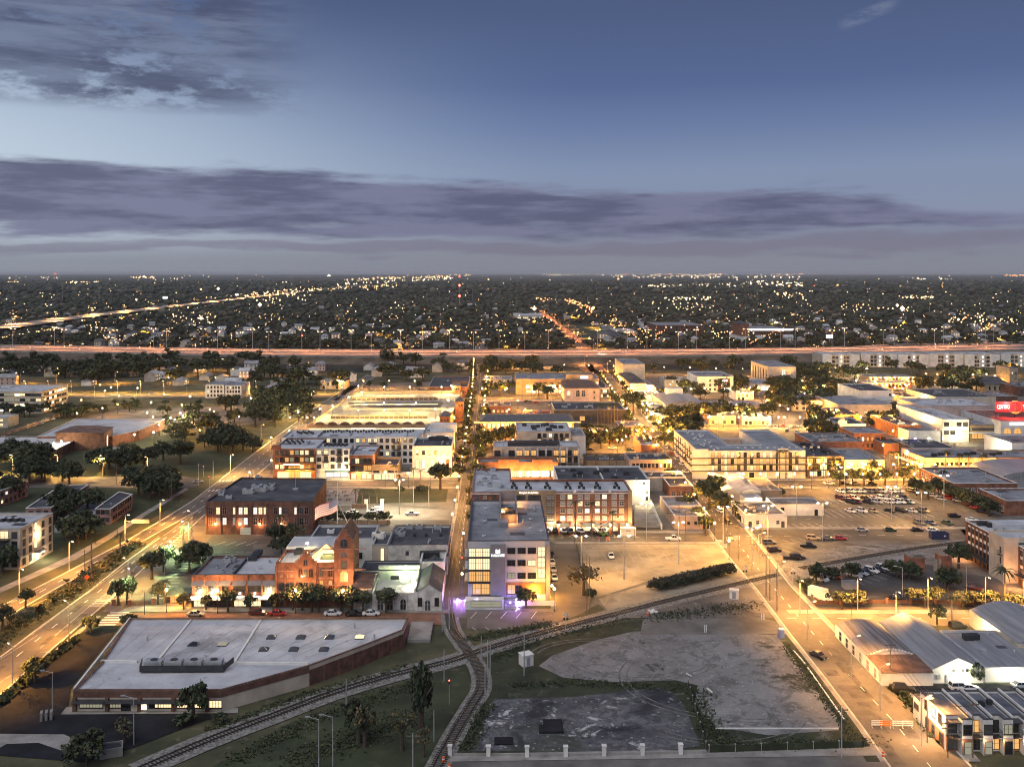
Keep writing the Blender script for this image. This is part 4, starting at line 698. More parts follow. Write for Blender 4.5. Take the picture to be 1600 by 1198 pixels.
B = simple('corner_bar', 'small flat roofed pink brick bar with glowing porch across from the palms', 'bar', 968, 1006, 666, 657.5, 6, 'pink_brick', 'grey_roof', .5); win(B, 0, 5, [1, 3.6], 1.3, 1.5, lit=.5, lits=('lit_amber', 'lit_warm')); inside(B, 2, 1, 8); bulb(B.root, Vector((B.poly[1][0]-2, B.poly[0][1]-2, 3))-OL(B), 900*LG, CA, .2)
B = simple('brick_kiosk', 'square white roofed brick shop with rooftop units beside the small car park', 'shop', 1002, 1030, 695, 681, 6, 'brick', 'white_roof', .5); inside(B, 4, 1, 8, 'dark_steel'); win(B, 0, 2, [.6], 1.8, 2.4, lit=.6, lits=('lit_bright',))
B = simple('white_roofed_bar', 'single storey bar with patchy white roof screened by street trees', 'bar', 1024, 1087, 650, 638.5, 5, 'peach_wall', 'white_roof', .5); inside(B, 8, 1, 18, 'dark_steel'); win(B, 0, 5, [.6], 2.4, 2.2, lit=.8, lits=('lit_amber', 'lit_bright'))
B = simple('white_cube', 'tall blank white cube rising beside the motorway', 'building', 973.5, 1007.5, 569, 560, 17, 'cream_wall', 'grey_roof', .6)
B = pitched('theatre_hall', 'cream hall with dark gabled roof in front of the tall white cube', 'hall', rect(985, 1010, 598.5, 583, 9.5), 9.5, 2.6, 'cream_wall', 'dark_roof', 'y', .25); win(B, 1, 3, [1, 5], 1.6, 2.2, lit=.5)
B = simple('arcade_shop', 'ornate lit shop with arched windows beside the cream gabled hall', 'shop', 1010, 1022, 602, 592, 7.5, 'peach_wall', 'grey_roof', .5); win(B, 0, 3, [1, 4], 1.4, 2, lit=.8, arch=True); bulb(B.root, Vector((B.poly[0][0]+3, B.poly[0][1]-1.5, 6))-OL(B), 1600*LG, CW, .3)
B = simple('low_shop', 'low white shop with flat canopy beside the gabled theatre', 'shop', 998, 1036, 618, 610, 4.6, 'white_wall', 'dark_roof', .5); win(B, 0, 3, [.6], 3, 2.4, lit=.8, lits=('lit_warm',))
B = pitched('grocery_hall', 'wide cream hall with grey gabled roof and lit side arcade', 'hall', rect(1040, 1103, 630, 614, 7), 6.4, 2.2, 'cream_wall', 'metal_roof', 'y', .0, .4); win(B, 0, 3, [1], 3, 2.6, .3, .9, lit=.6); win(B, 3, 7, [1], 1.8, 2.2, lit=.8); box_on(B, 'roof_house', 'white_wall', B.poly[0][0]+8, B.poly[2][1]-12, B.poly[0][0]+19, B.poly[2][1]-4, 6, 11.4)
B = simple('long_shed', 'long dark roofed market shed behind the row of street trees', 'building', 1103, 1210, 634.5, 625, 5.4, 'tan_wall', 'metal_roof', .3, 'dark_coping'); win(B, 0, 12, [.8], 2, 2.2, lit=.55, lits=('lit_amber', 'lit_warm'))
B = simple('flat_block', 'white three storey flats with dark lit centre panel among palms', 'apartments', 1089, 1146, 588, 580, 12, 'white_wall', 'grey_roof', .6); pbox(B, 'dark_panel', 'dark_brick', 0, .74, 1, 9, 9.6, .2); win(B, 0, 3, [1.6, 4.8, 8], 1.2, 1.8, .66, .84, lit=1, lits=('lit_bright',), off=.2); win(B, 0, 2, [1.6, 4.8, 8], 1.4, 1.5, .3, .55, lit=.1)
B = simple('metal_hall', 'tall ribbed metal hall with sloping roof and bright corner glazing', 'building', 1201, 1244, 573, 563.5, 15, 'galvanised', 'grey_roof', .4); win(B, 0, 1, [.6], 3, 12, ts=[.55], lit=1, lits=('lit_cool',), mull=2, sill=False); win(B, 3, 6, [2], 2, 10, lit=0)
for i in range(14): pbox(B, 'rib', 'galvanised', 0, (i+.5)/14, 0, .25, 14.4, .2)
B = simple('white_store', 'low white store glowing under canopies below the metal hall', 'shop', 1178, 1215, 600, 592, 5, 'white_wall', 'grey_roof', .4); win(B, 0, 4, [.5], 3, 2.8, lit=1, lits=('lit_bright', 'lit_warm'))
B = simple('tiled_hall', 'cream hall with red tiled front roof and black flat roof behind', 'hall', 1238, 1283, 625, 611, 7, 'cream_wall', 'dark_roof', .5, 'red_roof'); win(B, 0, 4, [1, 4], 1.4, 1.6, lit=.4); inside(B, 3, 1, 6)
B = simple('white_hall', 'big pale hall with stacked grey roofs and floodlit yard', 'hall', 1310, 1394, 632, 618, 7.5, 'cream_wall', 'metal_roof', .3); win(B, 0, 5, [1], 2, 2, lit=.5)
B = simple('white_box', 'tall blank white box rising behind the stacked grey roofs', 'building', 1343, 1395, 610, 599, 12.5, 'white_wall', 'dark_roof', .5); win(B, 0, 1, [9], 1.4, 1.4, ts=[.92], lit=0)
Ha = 12.2
ax0, ax1 = P(1090, 704, Ha).x, P(1259, 704, Ha).x; ay = P(1170, 704, Ha).y; a2 = ay+56
B = bldg('courtyard_apartments', 'big white four storey courtyard apartments with long rows of dark balconies', 'apartments', [(ax0, ay), (ax1, ay), (ax1, a2), (ax1-15, a2), (ax1-15, ay+16), (ax0+17, ay+16), (ax0+17, a2), (ax0, a2)], Ha, 'white_wall', 'grey_roof', .6)
ft = [.05+.9*(i+.5)/15 for i in range(1, 15)]
win(B, 0, 1, [3.6, 6.4, 9.2], 1.3, 2.2, ts=ft, lit=.45, lits=('lit_amber', 'lit_warm'), mull=0, sill=False); win(B, 0, 1, [.5], 2.0, 2.6, ts=ft[::2], lit=.9, lits=('lit_warm', 'lit_bright'), name='shop_window', mull=1, sill=False)
for z in (3.5, 6.3, 9.1):
    for t in ft: balcony(B, 0, t, z, 2.6, 1.2)
win(B, 7, 9, [3.6, 6.4, 9.2], 1.4, 1.9, lit=.35, sill=False)
for z in (3.5, 6.3, 9.1):
    for i in range(9): balcony(B, 7, .06+.88*(i+.5)/9, z, 2.8, 1.1)
for z in (3.3, 6.1, 8.9): pbox(B, 'balcony_band', 'dark_steel', 0, .54, z, 57, .35, 1.25)
pbox(B, 'front_tower', 'white_wall', 0, .02, 0, 7, Ha+.8, .6); pbox(B, 'front_tower', 'white_wall', 0, .79, 0, 4.5, Ha+1, .5); pbox(B, 'shop_canopy', 'white_awning', 0, .52, 3.0, 40, .15, 1.6)
ac(B, [(ax0+8+3*math.sin(i), ay+4+i*2.6) for i in range(19)], 0, 'white_trim'); ac(B, [(ax0+20+i*3.3, ay+9) for i in range(12)], 0, 'white_trim'); win(B, 4, 6, [3.6, 6.4, 9.2], 1.3, 1.6, lit=.4, sill=False)
mb = MB(); mb.box(ax0+17.5, ay+50, -.2, ax1-15.5, ay+56, 8.5); mb.build('court_wing', 'peach_wall', B.root)
B = simple('balcony_block', 'grey brick block with two dark balcony tiers beside courtyard apartments', 'apartments', 1261, 1318, 713, 690, 9, 'pink_brick', 'dark_roof', .6, 'dark_coping'); win(B, 0, 9, [3.4, 6.2], 1.4, 2, lit=.55, lits=('lit_amber', 'lit_warm'), sill=False); win(B, 0, 8, [.4], 1.8, 2.5, lit=.7, lits=('lit_warm', 'lit_amber'), name='shop_window', sill=False); inside(B, 8, 1, 33, 'dark_steel')
for z in (3.3, 6.1): balcony(B, 0, .5, z, 21, 1.4)
B = simple('arched_shops', 'peach two storey shops with arched windows glowing beside public car park', 'shop', 1319, 1382, 719, 700, 7.4, 'peach_wall', 'grey_roof', .6); win(B, 0, 12, [4.2], 1.1, 2.0, .04, .97, lit=.55, arch=True, fr='frame_white', lits=('lit_amber', 'lit_warm')); win(B, 0, 7, [.3], 2.2, 2.6, lit=1, lits=('lit_bright', 'lit_amber'), name='shop_window')
for i in range(6): pbox(B, 'awning', 'white_awning', 0, (i+.5)/6, 3, 3, .1, 1.4, slope=.5)
for t in (.15, .5, .85): bulb(B.root, Vector((B.poly[0][0]+(B.poly[1][0]-B.poly[0][0])*t, B.poly[0][1]-2.6, 4))-OL(B), 420*LG, CA, .2)
B = simple('flat_roofed_block', 'flat black roofed block with white roof patches behind balcony block', 'building', 1268, 1350, 690, 676, 8.5, 'brick', 'patchy_roof', .5); inside(B, 6, 1, 44)
B = simple('brick_inn', 'dark orange brick inn with lit upper windows on a street corner', 'inn', 1334, 1385, 676.5, 666, 8.5, 'orange_brick', 'grey_roof', .5); win(B, 0, 6, [4.6, 1.4], 1.1, 1.8, lit=.4, lits=('lit_amber', 'lit_bright'))
B = simple('gabled_white_shops', 'white shop with curly gable top and arched windows', 'shop', 1312, 1353, 662, 652, 8, 'white_wall', 'dark_roof', .5); win(B, 0, 7, [3.6], 1.0, 2.4, lit=.3, arch=True); pbox(B, 'curly_gable', 'white_wall', 0, .1, 8, 5, 1.8, .2); pbox(B, 'curly_gable', 'white_wall', 0, .1, 9.8, 2.4, .9, .2)
B = simple('brick_range', 'low orange brick range with black flat roof across the lane', 'building', 1284, 1345, 647.5, 637, 7, 'orange_brick', 'dark_roof', .5); inside(B, 5, 1, 14)
B = simple('long_brick_hall', 'long orange flanked hall with dark roof between two lanes', 'building', 1402, 1440, 664, 648, 7, 'orange_brick', 'dark_roof', .6)
B = simple('white_fronted_shop', 'white fronted shop with long brick side wall', 'shop', 1419, 1470, 673, 661, 6, 'white_wall', 'patchy_roof', .5); inside(B, 3, 1, 24)
B = simple('low_lane_building', 'low dark roofed building with red brick lane wall', 'building', 1381, 1420, 693, 684, 5.5, 'orange_brick', 'dark_roof', .5); inside(B, 4, 1, 25, 'dark_steel')
wx0, wx1 = P(1444, 715.5, 7.2).x, P(1557, 715.5, 7.2).x; wy = P(1500, 715.5, 7.2).y; dyw = dist(700, 7.2)-dist(715.5, 7.2)
pc = [(wx0+3*(1-math.sin(t)), wy+3*(1-math.cos(t))) for t in [R(90-15*i) for i in range(7)]]
B = bldg('rounded_shop', 'pink rounded corner shop building with palms in front', 'shop', pc+[(wx1, wy), (wx1, wy+dyw), (wx0, wy+dyw)], 7.2, 'pink_wall', 'patchy_roof', .7, 'pink_wall'); win(B, 6, 12, [4.2], 1.1, 1.0, lit=.3, mull=0); win(B, 6, 5, [.4], 3.2, 2.6, .02, .5, lit=.9, lits=('lit_warm', 'lit_amber'), name='shop_window'); win(B, 9, 9, [4.2], 1.1, 1.0, lit=.1, mull=0); pbox(B, 'canopy', 'white_awning', 9, .3, 3, 12, .2, 2)
ac(B, [(wx0+8+i*4, wy+8+(i % 3)*2) for i in range(9)], 1, 'dark_steel'); bulb(B.root, Vector((wx0-3, wy+7, 4))-OL(B), 1300*LG, CA, .3)
B = simple('blue_lamp_bar', 'black roofed bar with blue and white party lights along its roof', 'bar', 1428, 1492, 700, 686, 6.4, 'dark_wall', 'dark_roof', .5)
for i, m in enumerate(('lamp_white', 'lamp_blue', 'lamp_white', 'lamp_blue', 'lamp_white')): a = B.poly[3]; box_on(B, 'party_lamp', m, a[0]+4+i*7, a[1]-1, a[0]+4.5+i*7, a[1]-.5, 6.6, 7.1)
B = simple('tan_shops', 'tan two storey shops with red cornice right of rounded pink shop', 'shop', 1558, 1680, 715, 703, 7, 'tan_wall', 'grey_roof', .6, 'dark_brick'); win(B, 0, 12, [3.4], 1.1, 1.9, lit=.25, mull=0); pbox(B, 'cornice', 'dark_brick', 0, .5, 6.2, 50, .7, .3)
B = simple('cinema_block', 'tall white front block of the entertainment complex with two window rows', 'cinema', 1472, 1514, 655.5, 632, 12, 'white_wall', 'white_roof', .6, 'white_trim'); win(B, 0, 4, [8.6, 4.2], 2.6, 2.0, .05, .98, lit=.45, lits=('lit_warm', 'lit_bright')); bulb(B.root, Vector((B.poly[0][0]+8, B.poly[0][1]-5, 6))-OL(B), 900*LG, (1, .8, .4), .3)
B = simple('gallery_block', 'brown balcony block with open gallery next to white cinema front', 'building', 1515, 1573, 664, 654, 9, 'tan_wall', 'grey_roof', .5, 'dark_brick'); win(B, 0, 5, [6.4], 3.4, 1.0, lit=.1, mull=3); pbox(B, 'gallery_floor', 'white_trim', 0, .5, 4.8, 33, .5, 1.6); win(B, 0, 6, [1.8], 3, 2.6, lit=.3, lits=('lit_amber',))
B = simple('cinema_hall', 'huge pale cinema hall roof behind the white front block', 'cinema', 1440, 1557, 634, 622, 13, 'pink_wall', 'white_roof', .5); inside(B, 4, 1, 27)
B = simple('sign_stair_tower', 'slim brown stair tower with pyramid cap left of red roof sign', 'tower', 1548, 1562, 650, 643, 12, 'tan_wall', 'red_roof', .3); win(B, 0, 3, [9.5], .8, .8, lit=1); win(B, 0, 1, [5], 3, 3, lit=1, lits=('lit_amber',))
B = simple('sign_hall', 'white hall with arched lit openings below a red roof sign', 'cinema', 1563, 1680, 658, 640, 12, 'white_wall', 'red_roof', .4); win(B, 0, 7, [4.5], 4, 4, .02, .98, lit=1, arch=True, lits=('lit_amber', 'lit_bright')); pbox(B, 'lit_panel', 'sign_white', 0, .25, 10, 10, 1.4, .2)
sg = P(1555, 645, 14); sx0, sx1 = sg.x, P(1660, 645, 14).x
T = thing('roof_sign', 'big red illuminated roof sign with white capitals and round amber medallion', 'sign', (sg.x, sg.y, 12)); BB = Bld(); BB.root = T; BB.poly = [(sx0, sg.y), (sx1, sg.y), (sx1, sg.y+1), (sx0, sg.y+1)]; BB.h = 20; BB.par = 0
ds = sg.y; zA = 90-(645-427)*ds/1500; zB = 90-(629-427)*ds/1500
pbox(BB, 'sign_board', 'sign_red', 0, .5, zA-0, sx1-sx0, zB-zA, .4); pxx = lambda u: (P(u, 645, 14).x-sx0)/(sx1-sx0)
text(BB, 'CENTRO', 'sign_white', 0, pxx(1567), zA+1.6, 3.2, .5, w=P(1577, 645, 14).x-P(1557, 645, 14).x); text(BB, 'YBOR', 'sign_white', 0, pxx(1608), zA+1.6, 3.2, .5, w=P(1618, 645, 14).x-P(1597, 645, 14).x)
mb = MB(); c = P(1586, 645, 14); mb.cyl((c.x, ds-.8, (zA+zB)/2-.3), (c.x, ds-.4, (zA+zB)/2-.3), 3.6, 3.6, 24); mb.build('medallion', 'sign_amber', T)
mb = MB(); zc = (zA+zB)/2-.3; mb.box(c.x-1.1, ds-1.0, zc-2.2, c.x+.9, ds-.8, zc+.3); mb.cyl((c.x+.2, ds-1.0, zc+1.2), (c.x+.2, ds-.8, zc+1.2), .8, .8, 10); mb.box(c.x+.5, ds-1.0, zc-1.6, c.x+1.6, ds-.8, zc-.9); mb.build('medallion_figure', 'dark_brick', T)
for t in (.02, .3, .6): mb = MB(); x = sx0+(sx1-sx0)*t; mb.cyl((x, ds+.5, 11), (x, ds+.5, zB), .25, .25, 6); mb.build('sign_post', 'dark_steel', T)
bulb(T, Vector((sx0+8, ds-5, zB-1))-Vector(T.location), 1500*LG, (1, .12, .12), .5)
B = simple('blank_white_block', 'windowless white block with floodlit side lane near gallery block', 'building', 1580, 1700, 692, 678, 9, 'white_wall', 'patchy_roof', .6); inside(B, 3, 2, 5); bulb(B.root, Vector((B.poly[3][0]-4, B.poly[0][1]+6, 4))-OL(B), 2200*LG, (1, .92, .6), .4); box_on(B, 'flood_lamp', 'lamp_white', B.poly[3][0]-4, B.poly[0][1]+1, B.poly[3][0]-3.3, B.poly[0][1]+1.4, 4, 4.7)
B = simple('warehouse_shops', 'brick sided white warehouse with blank dark roof behind cinema hall', 'building', 1462, 1557, 620, 607, 9, 'cream_wall', 'dark_roof', .5); win(B, 3, 6, [5], 1, 1, lit=.1); inside(B, 1, 2, 3)
B = simple('brick_terrace', 'low yellow brick terrace lit from the street, left of brick sided warehouse', 'shop', 1412, 1458, 620, 612, 6, 'tan_wall', 'brown_roof', .5); win(B, 0, 6, [1, 3.6], 1.1, 1.4, lit=.4)
B = simple('low_dark_shop', 'low dark brick shop at the far right behind the cinema', 'shop', 1558, 1590, 619, 612, 6, 'dark_brick', 'grey_roof', .5); win(B, 0, 3, [1], 1.6, 2, lit=.6)
B = simple('brick_shops', 'long red brick shops with white window bands and grey roof, tall hedge in front', 'shop', 1490, 1590, 755, 730, 6.4, 'brick', 'grey_roof', .7, 'white_trim'); win(B, 3, 8, [3.6], 1.5, 1.6, lit=.1, fr='frame_white'); win(B, 3, 6, [.4], 2.2, 2.2, lit=.3, fr='frame_white'); win(B, 0, 9, [3], 1.3, 1.5, lit=.1, fr='frame_white'); inside(B, 4, 1, 3)
B = simple('brick_store', 'red brick store with grey flat roof right of the hedge by the lane', 'shop', 1572, 1700, 782, 763, 5.5, 'brick', 'grey_roof', .6, 'white_trim'); win(B, 3, 6, [1.2], 1.6, 1.8, lit=.2, fr='frame_white')
mb = MB(); x0, x1 = P(1558, 740, 7).x, P(1690, 740, 7).x; yv = P(1600, 742, 7).y; n = 14
B = new('vaulted_hall', 'hall with curved grey vault roof behind brick shops', 'hall', [(x0, yv), (x1, yv), (x1, yv+26), (x0, yv+26)], 6)
mb.prism(B.poly, -.2, 5.5, top=False); mb.build('wall', 'grey_wall', B.root); mb = MB()
for i in range(n):
    a, b = PI*i/n, PI*(i+1)/n; f = lambda t: (x0+(x1-x0)*(.5-.5*math.cos(t)), 5.5+3.2*math.sin(t))
    (xa, za), (xb, zb) = f(a), f(b); mb.face([(xa, yv, za), (xb, yv, zb), (xb, yv+26, zb), (xa, yv+26, za)]); mb.face([(xa, yv, 5.4), (xb, yv, 5.4), (xb, yv, zb), (xa, yv, za)])
mb.build('vault_roof', 'metal_roof', B.root)
B = simple('brick_workshop', 'dark roofed workshop with red brick arched end wall on the main street', 'building', 1046, 1083, 759, 741, 5.6, 'brick', 'dark_roof', .5, 'white_trim'); win(B, 0, 4, [1.6], 1.5, 2, lit=0, arch=True, fr='pink_brick'); win(B, 1, 6, [1], 1.4, 2, lit=.5, lits=('lit_amber',))
B = simple('dark_roofed_store', 'broad dark roofed store behind brick workshop with rooftop vents', 'building', 1008, 1072, 745, 736, 5.8, 'cream_wall', 'dark_roof', .5, 'white_trim'); inside(B, 6, 0, 9)
B = simple('peach_store', 'small peach store with pale grey roof up the alley', 'shop', 1042, 1096, 790, 775, 4.6, 'peach_wall', 'grey_roof', .5, 'white_trim'); ac(B, rpx(B, [(1060, 782), (1066, 782)]), 1, 'dark_steel')
B = simple('peach_store', 'small peach store with black roof facing the lower street, canopy on its right', 'shop', 1054, 1109, 806, 791, 4.6, 'peach_wall', 'patchy_roof', .5, 'white_trim'); win(B, 0, 2, [1.8], .8, .8, .3, .7, lit=0, mull=0); win(B, 0, 1, [.2], 2, 2.4, ts=[.9], lit=0, name='door'); inside(B, 4, 0, 3)
B = simple('white_shop', 'white single storey shop with black and white patched roof on the street corner', 'shop', 1164, 1230, 804, 783, 4.6, 'white_wall', 'patchy_roof', .5, 'white_trim'); win(B, 0, 1, [1.3], 1.1, 1.3, ts=[.3, .5, .78], lit=.2, lits=('lit_amber',), mull=0, fr='frame_white'); win(B, 0, 1, [.1], 1, 2.1, ts=[.12, .9], lit=0, name='door', mull=0); win(B, 3, 5, [.8], 1.6, 1.8, lit=.2); inside(B, 5, 0, 3)
B = simple('white_shed', 'long white shed with dark stained roof at the edge of public car park', 'building', 1210, 1287, 787, 776, 4.4, 'white_wall', 'patchy_roof', .4, 'dark_coping'); win(B, 0, 1, [1.8], 1.2, 1.2, ts=[.16], lit=.3); win(B, 0, 1, [.1], 1.1, 2.1, ts=[.85], lit=0, name='door', mull=0)
B = pitched('white_roofed_shed', 'shed with three pale pitched roof bays under a big street tree', 'building', rect(1130, 1158, 766, 742, 4.6), 4.4, .9, 'grey_wall', 'white_roof', 'y', .0, .2)
B = pitched('white_roofed_shed', 'wide shed with pale ribbed roof and rooftop vents beside the striped bays', 'building', rect(1159, 1189, 766, 740, 4.6), 4.4, .9, 'grey_wall', 'white_roof', 'y', .0, .2); ac(B, [(B.poly[0][0]+4, B.poly[0][1]+8), (B.poly[0][0]+5, B.poly[0][1]+14)], 1, z=5)
B = simple('grey_store', 'low stained flat roofed store between the pale sheds and striped bays', 'building', 1187, 1222, 766, 747, 3.8, 'tan_wall', 'patchy_roof', .4)
B = simple('small_white_office', 'tiny white office with floodlight between pale sheds and the corner shop', 'building', 1164, 1190, 778, 770, 3.4, 'white_wall', 'white_roof', .3); bulb(B.root, Vector((B.poly[0][0]+5, B.poly[0][1]-1.2, 3.4))-OL(B), 1500*LG, CW, .2)
for i, (u0, u1, vt, vb, h, w, r) in enumerate(((1108, 1150, 650, 643, 5, 'peach_wall', 'grey_roof'), (1160, 1205, 651, 644, 5, 'cream_wall', 'dark_roof'), (1150, 1178, 613, 607, 6, 'white_wall', 'grey_roof'), (1038, 1078, 593, 588, 6, 'cream_wall', 'white_roof'), (1250, 1284, 601, 595, 6, 'white_wall', 'grey_roof'), (1296, 1346, 606, 601, 5, 'tan_wall', 'dark_roof'), (752, 798, 634, 628, 5, 'brick', 'patchy_roof'), (756, 800, 592, 587, 6, 'cream_wall', 'grey_roof'), (922, 962, 676, 669, 5, 'orange_brick', 'grey_roof'), (1396, 1440, 632, 626, 6, 'cream_wall', 'white_roof'), (1282, 1330, 668, 661, 6, 'pink_brick', 'dark_roof'), (1008, 1034, 634, 628, 5, 'white_wall', 'grey_roof'), (1440, 1466, 652, 646, 6, 'peach_wall', 'white_roof'), (818, 862, 646, 641, 5, 'orange_brick', 'red_roof'), (1590, 1640, 604, 598, 7, 'dark_brick', 'dark_roof'), (500, 540, 596, 591, 6, 'cream_wall', 'light_shingle'))):
    B = simple('low_shop', ['low peach shop', 'low cream shop', 'white store', 'cream store with white roof', 'white hall', 'tan hall', 'brick shed with stained roof', 'cream store with grey roof', 'orange brick shop', 'cream hall with white roof', 'pink brick shop', 'small white shop', 'peach shop with white roof', 'orange brick shop with red roof', 'dark brick shop', 'pale cream store'][i]+' %s' % ['behind the courtyard apartments on the left', 'behind the courtyard apartments on the right', 'below the metal hall', 'at the motorway edge by the white cube', 'above the tiled hall', 'left of the motel', 'north of the long brick office', 'by the motorway left of the tan college block', 'beside the small car park trees', 'left of the yellow brick terrace', 'left of the brick inn', 'below the arcaded club house', 'left of the cinema hall', 'left of the dark pavilion', 'at the right edge near the bell tower', 'at the upper end of the boulevard'][i], 'building', u0, u1, vt, vb, h, w, r, .5)
    inside(B, 3, 1, i); win(B, 0, max(3, int((u1-u0)/7)), [.7]+([3.4] if h > 5 else []), 1.5, 1.7, lit=.55, lits=('lit_amber', 'lit_warm'))
Hc = 11.4
B = bldg('brick_office', 'three storey dark brick office with black roof beside the boulevard', 'office', pxpoly([(321, 783), (489, 783), (495, 771), (500, 766), (510, 748), (376, 746)], Hc), Hc, 'dark_brick', 'dark_roof', .5, 'dark_coping')
bx = lambda u: (u-321)/(489-321)
tsw = [bx(u) for u in (329, 341, 351, 367, 376, 384, 399, 407, 415, 431, 439, 447, 463, 471, 479)]
for z, litset in ((7.0, {341, 367, 376, 384, 399, 407, 415, 439, 463}), (3.4, {341, 367, 376, 384, 351})):
    for u, t in zip((329, 341, 351, 367, 376, 384, 399, 407, 415, 431, 439, 447, 463, 471, 479), tsw):
        win(B, 0, 1, [z], 1.25, 2.3, ts=[t], lit=1 if u in litset else 0, lits=('lit_warm', 'lit_cool') if z > 5 else ('lit_cool', 'lit_dim'), arch=False, mull=1, fr='pink_brick')
win(B, 0, 1, [.1], 3.4, 2.2, ts=[bx(384)], lit=1, lits=('lit_dim',), mull=0, fr='white_trim', sill=False, name='garage_door')
for u in (337, 375, 406, 440): p = P(u, 783, Hc); bulb(B.root, Vector((p.x, p.y-.7, 3.6))-OL(B), 90*LG, CO, .12); box_on(B, 'wall_lamp', 'lamp_amber', p.x-.15, p.y-.5, p.x+.15, p.y-.2, 3.5, 3.8)
for e in (1, 3): win(B, e, 2, [3.4, 7.0], 1.2, 2.2, lit=.1, fr='pink_brick')
for i in range(8): pbox(B, 'pilaster', 'dark_brick', 0, min(.99, max(.01, i/7)), -.1, .5, 11, .2)
ac(B, rpx(B, [(388, 771), (402, 764), (420, 765), (408, 768)]), 2); ac(B, rpx(B, [(347, 770), (358, 779), (346, 774), (425, 760), (403, 748)]), 1); mb = MB(); c = P(462, 762, Hc); mb.cyl((c.x, c.y, Hc-.5), (c.x, c.y, Hc+6), .1, .06, 6); mb.box(c.x-1, c.y-1, Hc-.5, c.x+1, c.y+1, Hc-.2); mb.build('mast', 'galvanised', B.root)
Hl = 12.4
B = bldg('cream_apartments', 'cream four storey apartment block at the left edge with lit stair window', 'apartments', pxpoly([(-90, 826), (31, 826), (83, 801), (-40, 801)], Hl), Hl, 'cream_wall', 'white_roof', .6)
win(B, 1, 1, [1.0, 3.9, 6.8, 9.6], 1.4, 1.8, ts=[.12, .3, .68, .9], lit=.05, mull=1); win(B, 1, 1, [4.2, 7.2, 9.9], 1.1, 2.0, ts=[.45], lit=1, lits=('lit_bright',), mull=0); win(B, 1, 1, [.1], 2.6, 2.4, ts=[.5], lit=1, lits=('lit_bright',), name='door', mull=2); pbox(B, 'porch_roof', 'dark_coping', 1, .5, 2.8, 3.6, .2, 2.2)
win(B, 0, 1, [1.0, 3.9, 6.8, 9.6], 1.6, 1.8, ts=[.93], lit=.1); win(B, 0, 1, [.9, 3.8, 6.7, 9.5], 2.4, 2.2, ts=[.8, .62, .45], lit=.4, lits=('lit_dim', 'lit_warm'), sill=False)
for z in (3.7, 6.6, 9.4):
    for t in (.8, .62, .45): balcony(B, 0, t, z, 3.6, 1.5)
e0, e1 = edge(B, 1); q = e0+(e1-e0)*.5; nr = Vector(((e1-e0).y, -(e1-e0).x, 0)).normalized(); bulb(B.root, q+nr*2.4+Vector((0, 0, 2.6))-OL(B), 520*LG, (1, .72, .4), .2); bulb(B.root, q+nr*1.2+Vector((0, 0, 8))-OL(B), 160*LG, (1, .6, .3), .2)
ac(B, rpx(B, [(3+k*5.5, 815-(k % 2)*1.2) for k in range(7)]), 0, 'dark_steel')
HP = 'dark two storey housing row with flat overhanging roof'
def housing(label, pts, h, wall='pink_brick'):
    B = bldg('housing_row', label, 'housing', pxpoly(pts, h), h, wall, 'dark_roof', .25, 'white_trim'); win(B, 0, 3, [1, 3.8], 1.3, 1.2, lit=0); win(B, 1, 8, [1, 3.8], 1.3, 1.2, .08, .95, lit=.03); return B
housing('dark two storey housing row with white edged flat roof behind the cream apartments', [(40, 794), (80, 793), (139, 757), (95, 758)], 6); housing('low end block of the housing rows nearest the boulevard', [(148, 795), (173, 795), (207, 772), (186, 768)], 5.4); housing('dark housing row at the far left edge among trees', [(-60, 775), (-20, 774), (43, 752), (10, 752)], 6)
B = bldg('breezeway', 'long low grey roofed link between the housing rows', 'building', pxpoly([(85, 819), (120, 821), (178, 783), (140, 783)], 2.8), 2.8, 'grey_wall', 'grey_roof', .2)
Hq = 4.8
B = bldg('college_wing', 'low college wing with wide pale roof and arched brick bays, left edge', 'school', pxpoly([(-120, 705), (82, 705), (139, 676), (78, 677), (60, 682), (-90, 682)], Hq), Hq, 'dark_brick', 'white_roof', .35, 'white_trim'); win(B, 0, 7, [.8], 4, 2.6, .2, .98, lit=.3, arch=True, fr='brick', lits=('lit_dim', 'lit_amber')); win(B, 1, 6, [.6], 2.6, 2.8, .05, .95, lit=.3, arch=True, fr='brick', lits=('lit_dim',))
B = pitched('college_hall', 'square brick college hall with brown hipped roof and tall arched window', 'school', pxpoly([(87, 675.5), (163, 675.5), (176, 667), (113, 666)], 9), 9, 2, 'dark_brick', 'brown_roof', 'x', .3, .8); win(B, 1, 1, [1], 2.2, 5.6, ts=[.35], lit=1, arch=True, lits=('lit_warm',), fr='white_trim')
B = bldg('college_hall', 'broad college building with large white roof and lamp lit brick flank', 'school', pxpoly([(58, 682), (176, 681), (217, 672.5), (257, 655), (118, 654)], 5.4), 5.4, 'brick', 'white_roof', .35, 'white_trim')
for u, v in ((208, 678), (222, 673), (232, 668.5), (242, 664), (251, 660)): p = P(u, v, 3.6); bulb(B.root, Vector((p.x+1.5, p.y-1, 3.6))-OL(B), 1300*LG, CW, .2); mb = MB(); mb.ball((p.x+.9, p.y-.6, 3.6), .28); mb.build('wall_lamp', 'lamp_white', B.root)
B = bldg('office_slab', 'pale four storey office with lit ribbon windows at the left edge', 'office', pxpoly([(-120, 611.5), (66, 611.5), (106, 601), (-60, 601)], 14), 14, 'cream_wall', 'white_roof', .8); win(B, 0, 22, storeys(13.4, 4, 0, 1.1), 3.4, 1.5, .01, .99, lit=.55, lits=('lit_warm', 'lit_dim', 'lit_bright')); win(B, 1, 9, storeys(13.4, 4, 0, 1.1), 3.0, 1.5, lit=.5, lits=('lit_warm', 'lit_bright')); inside(B, 4, 2, 31)
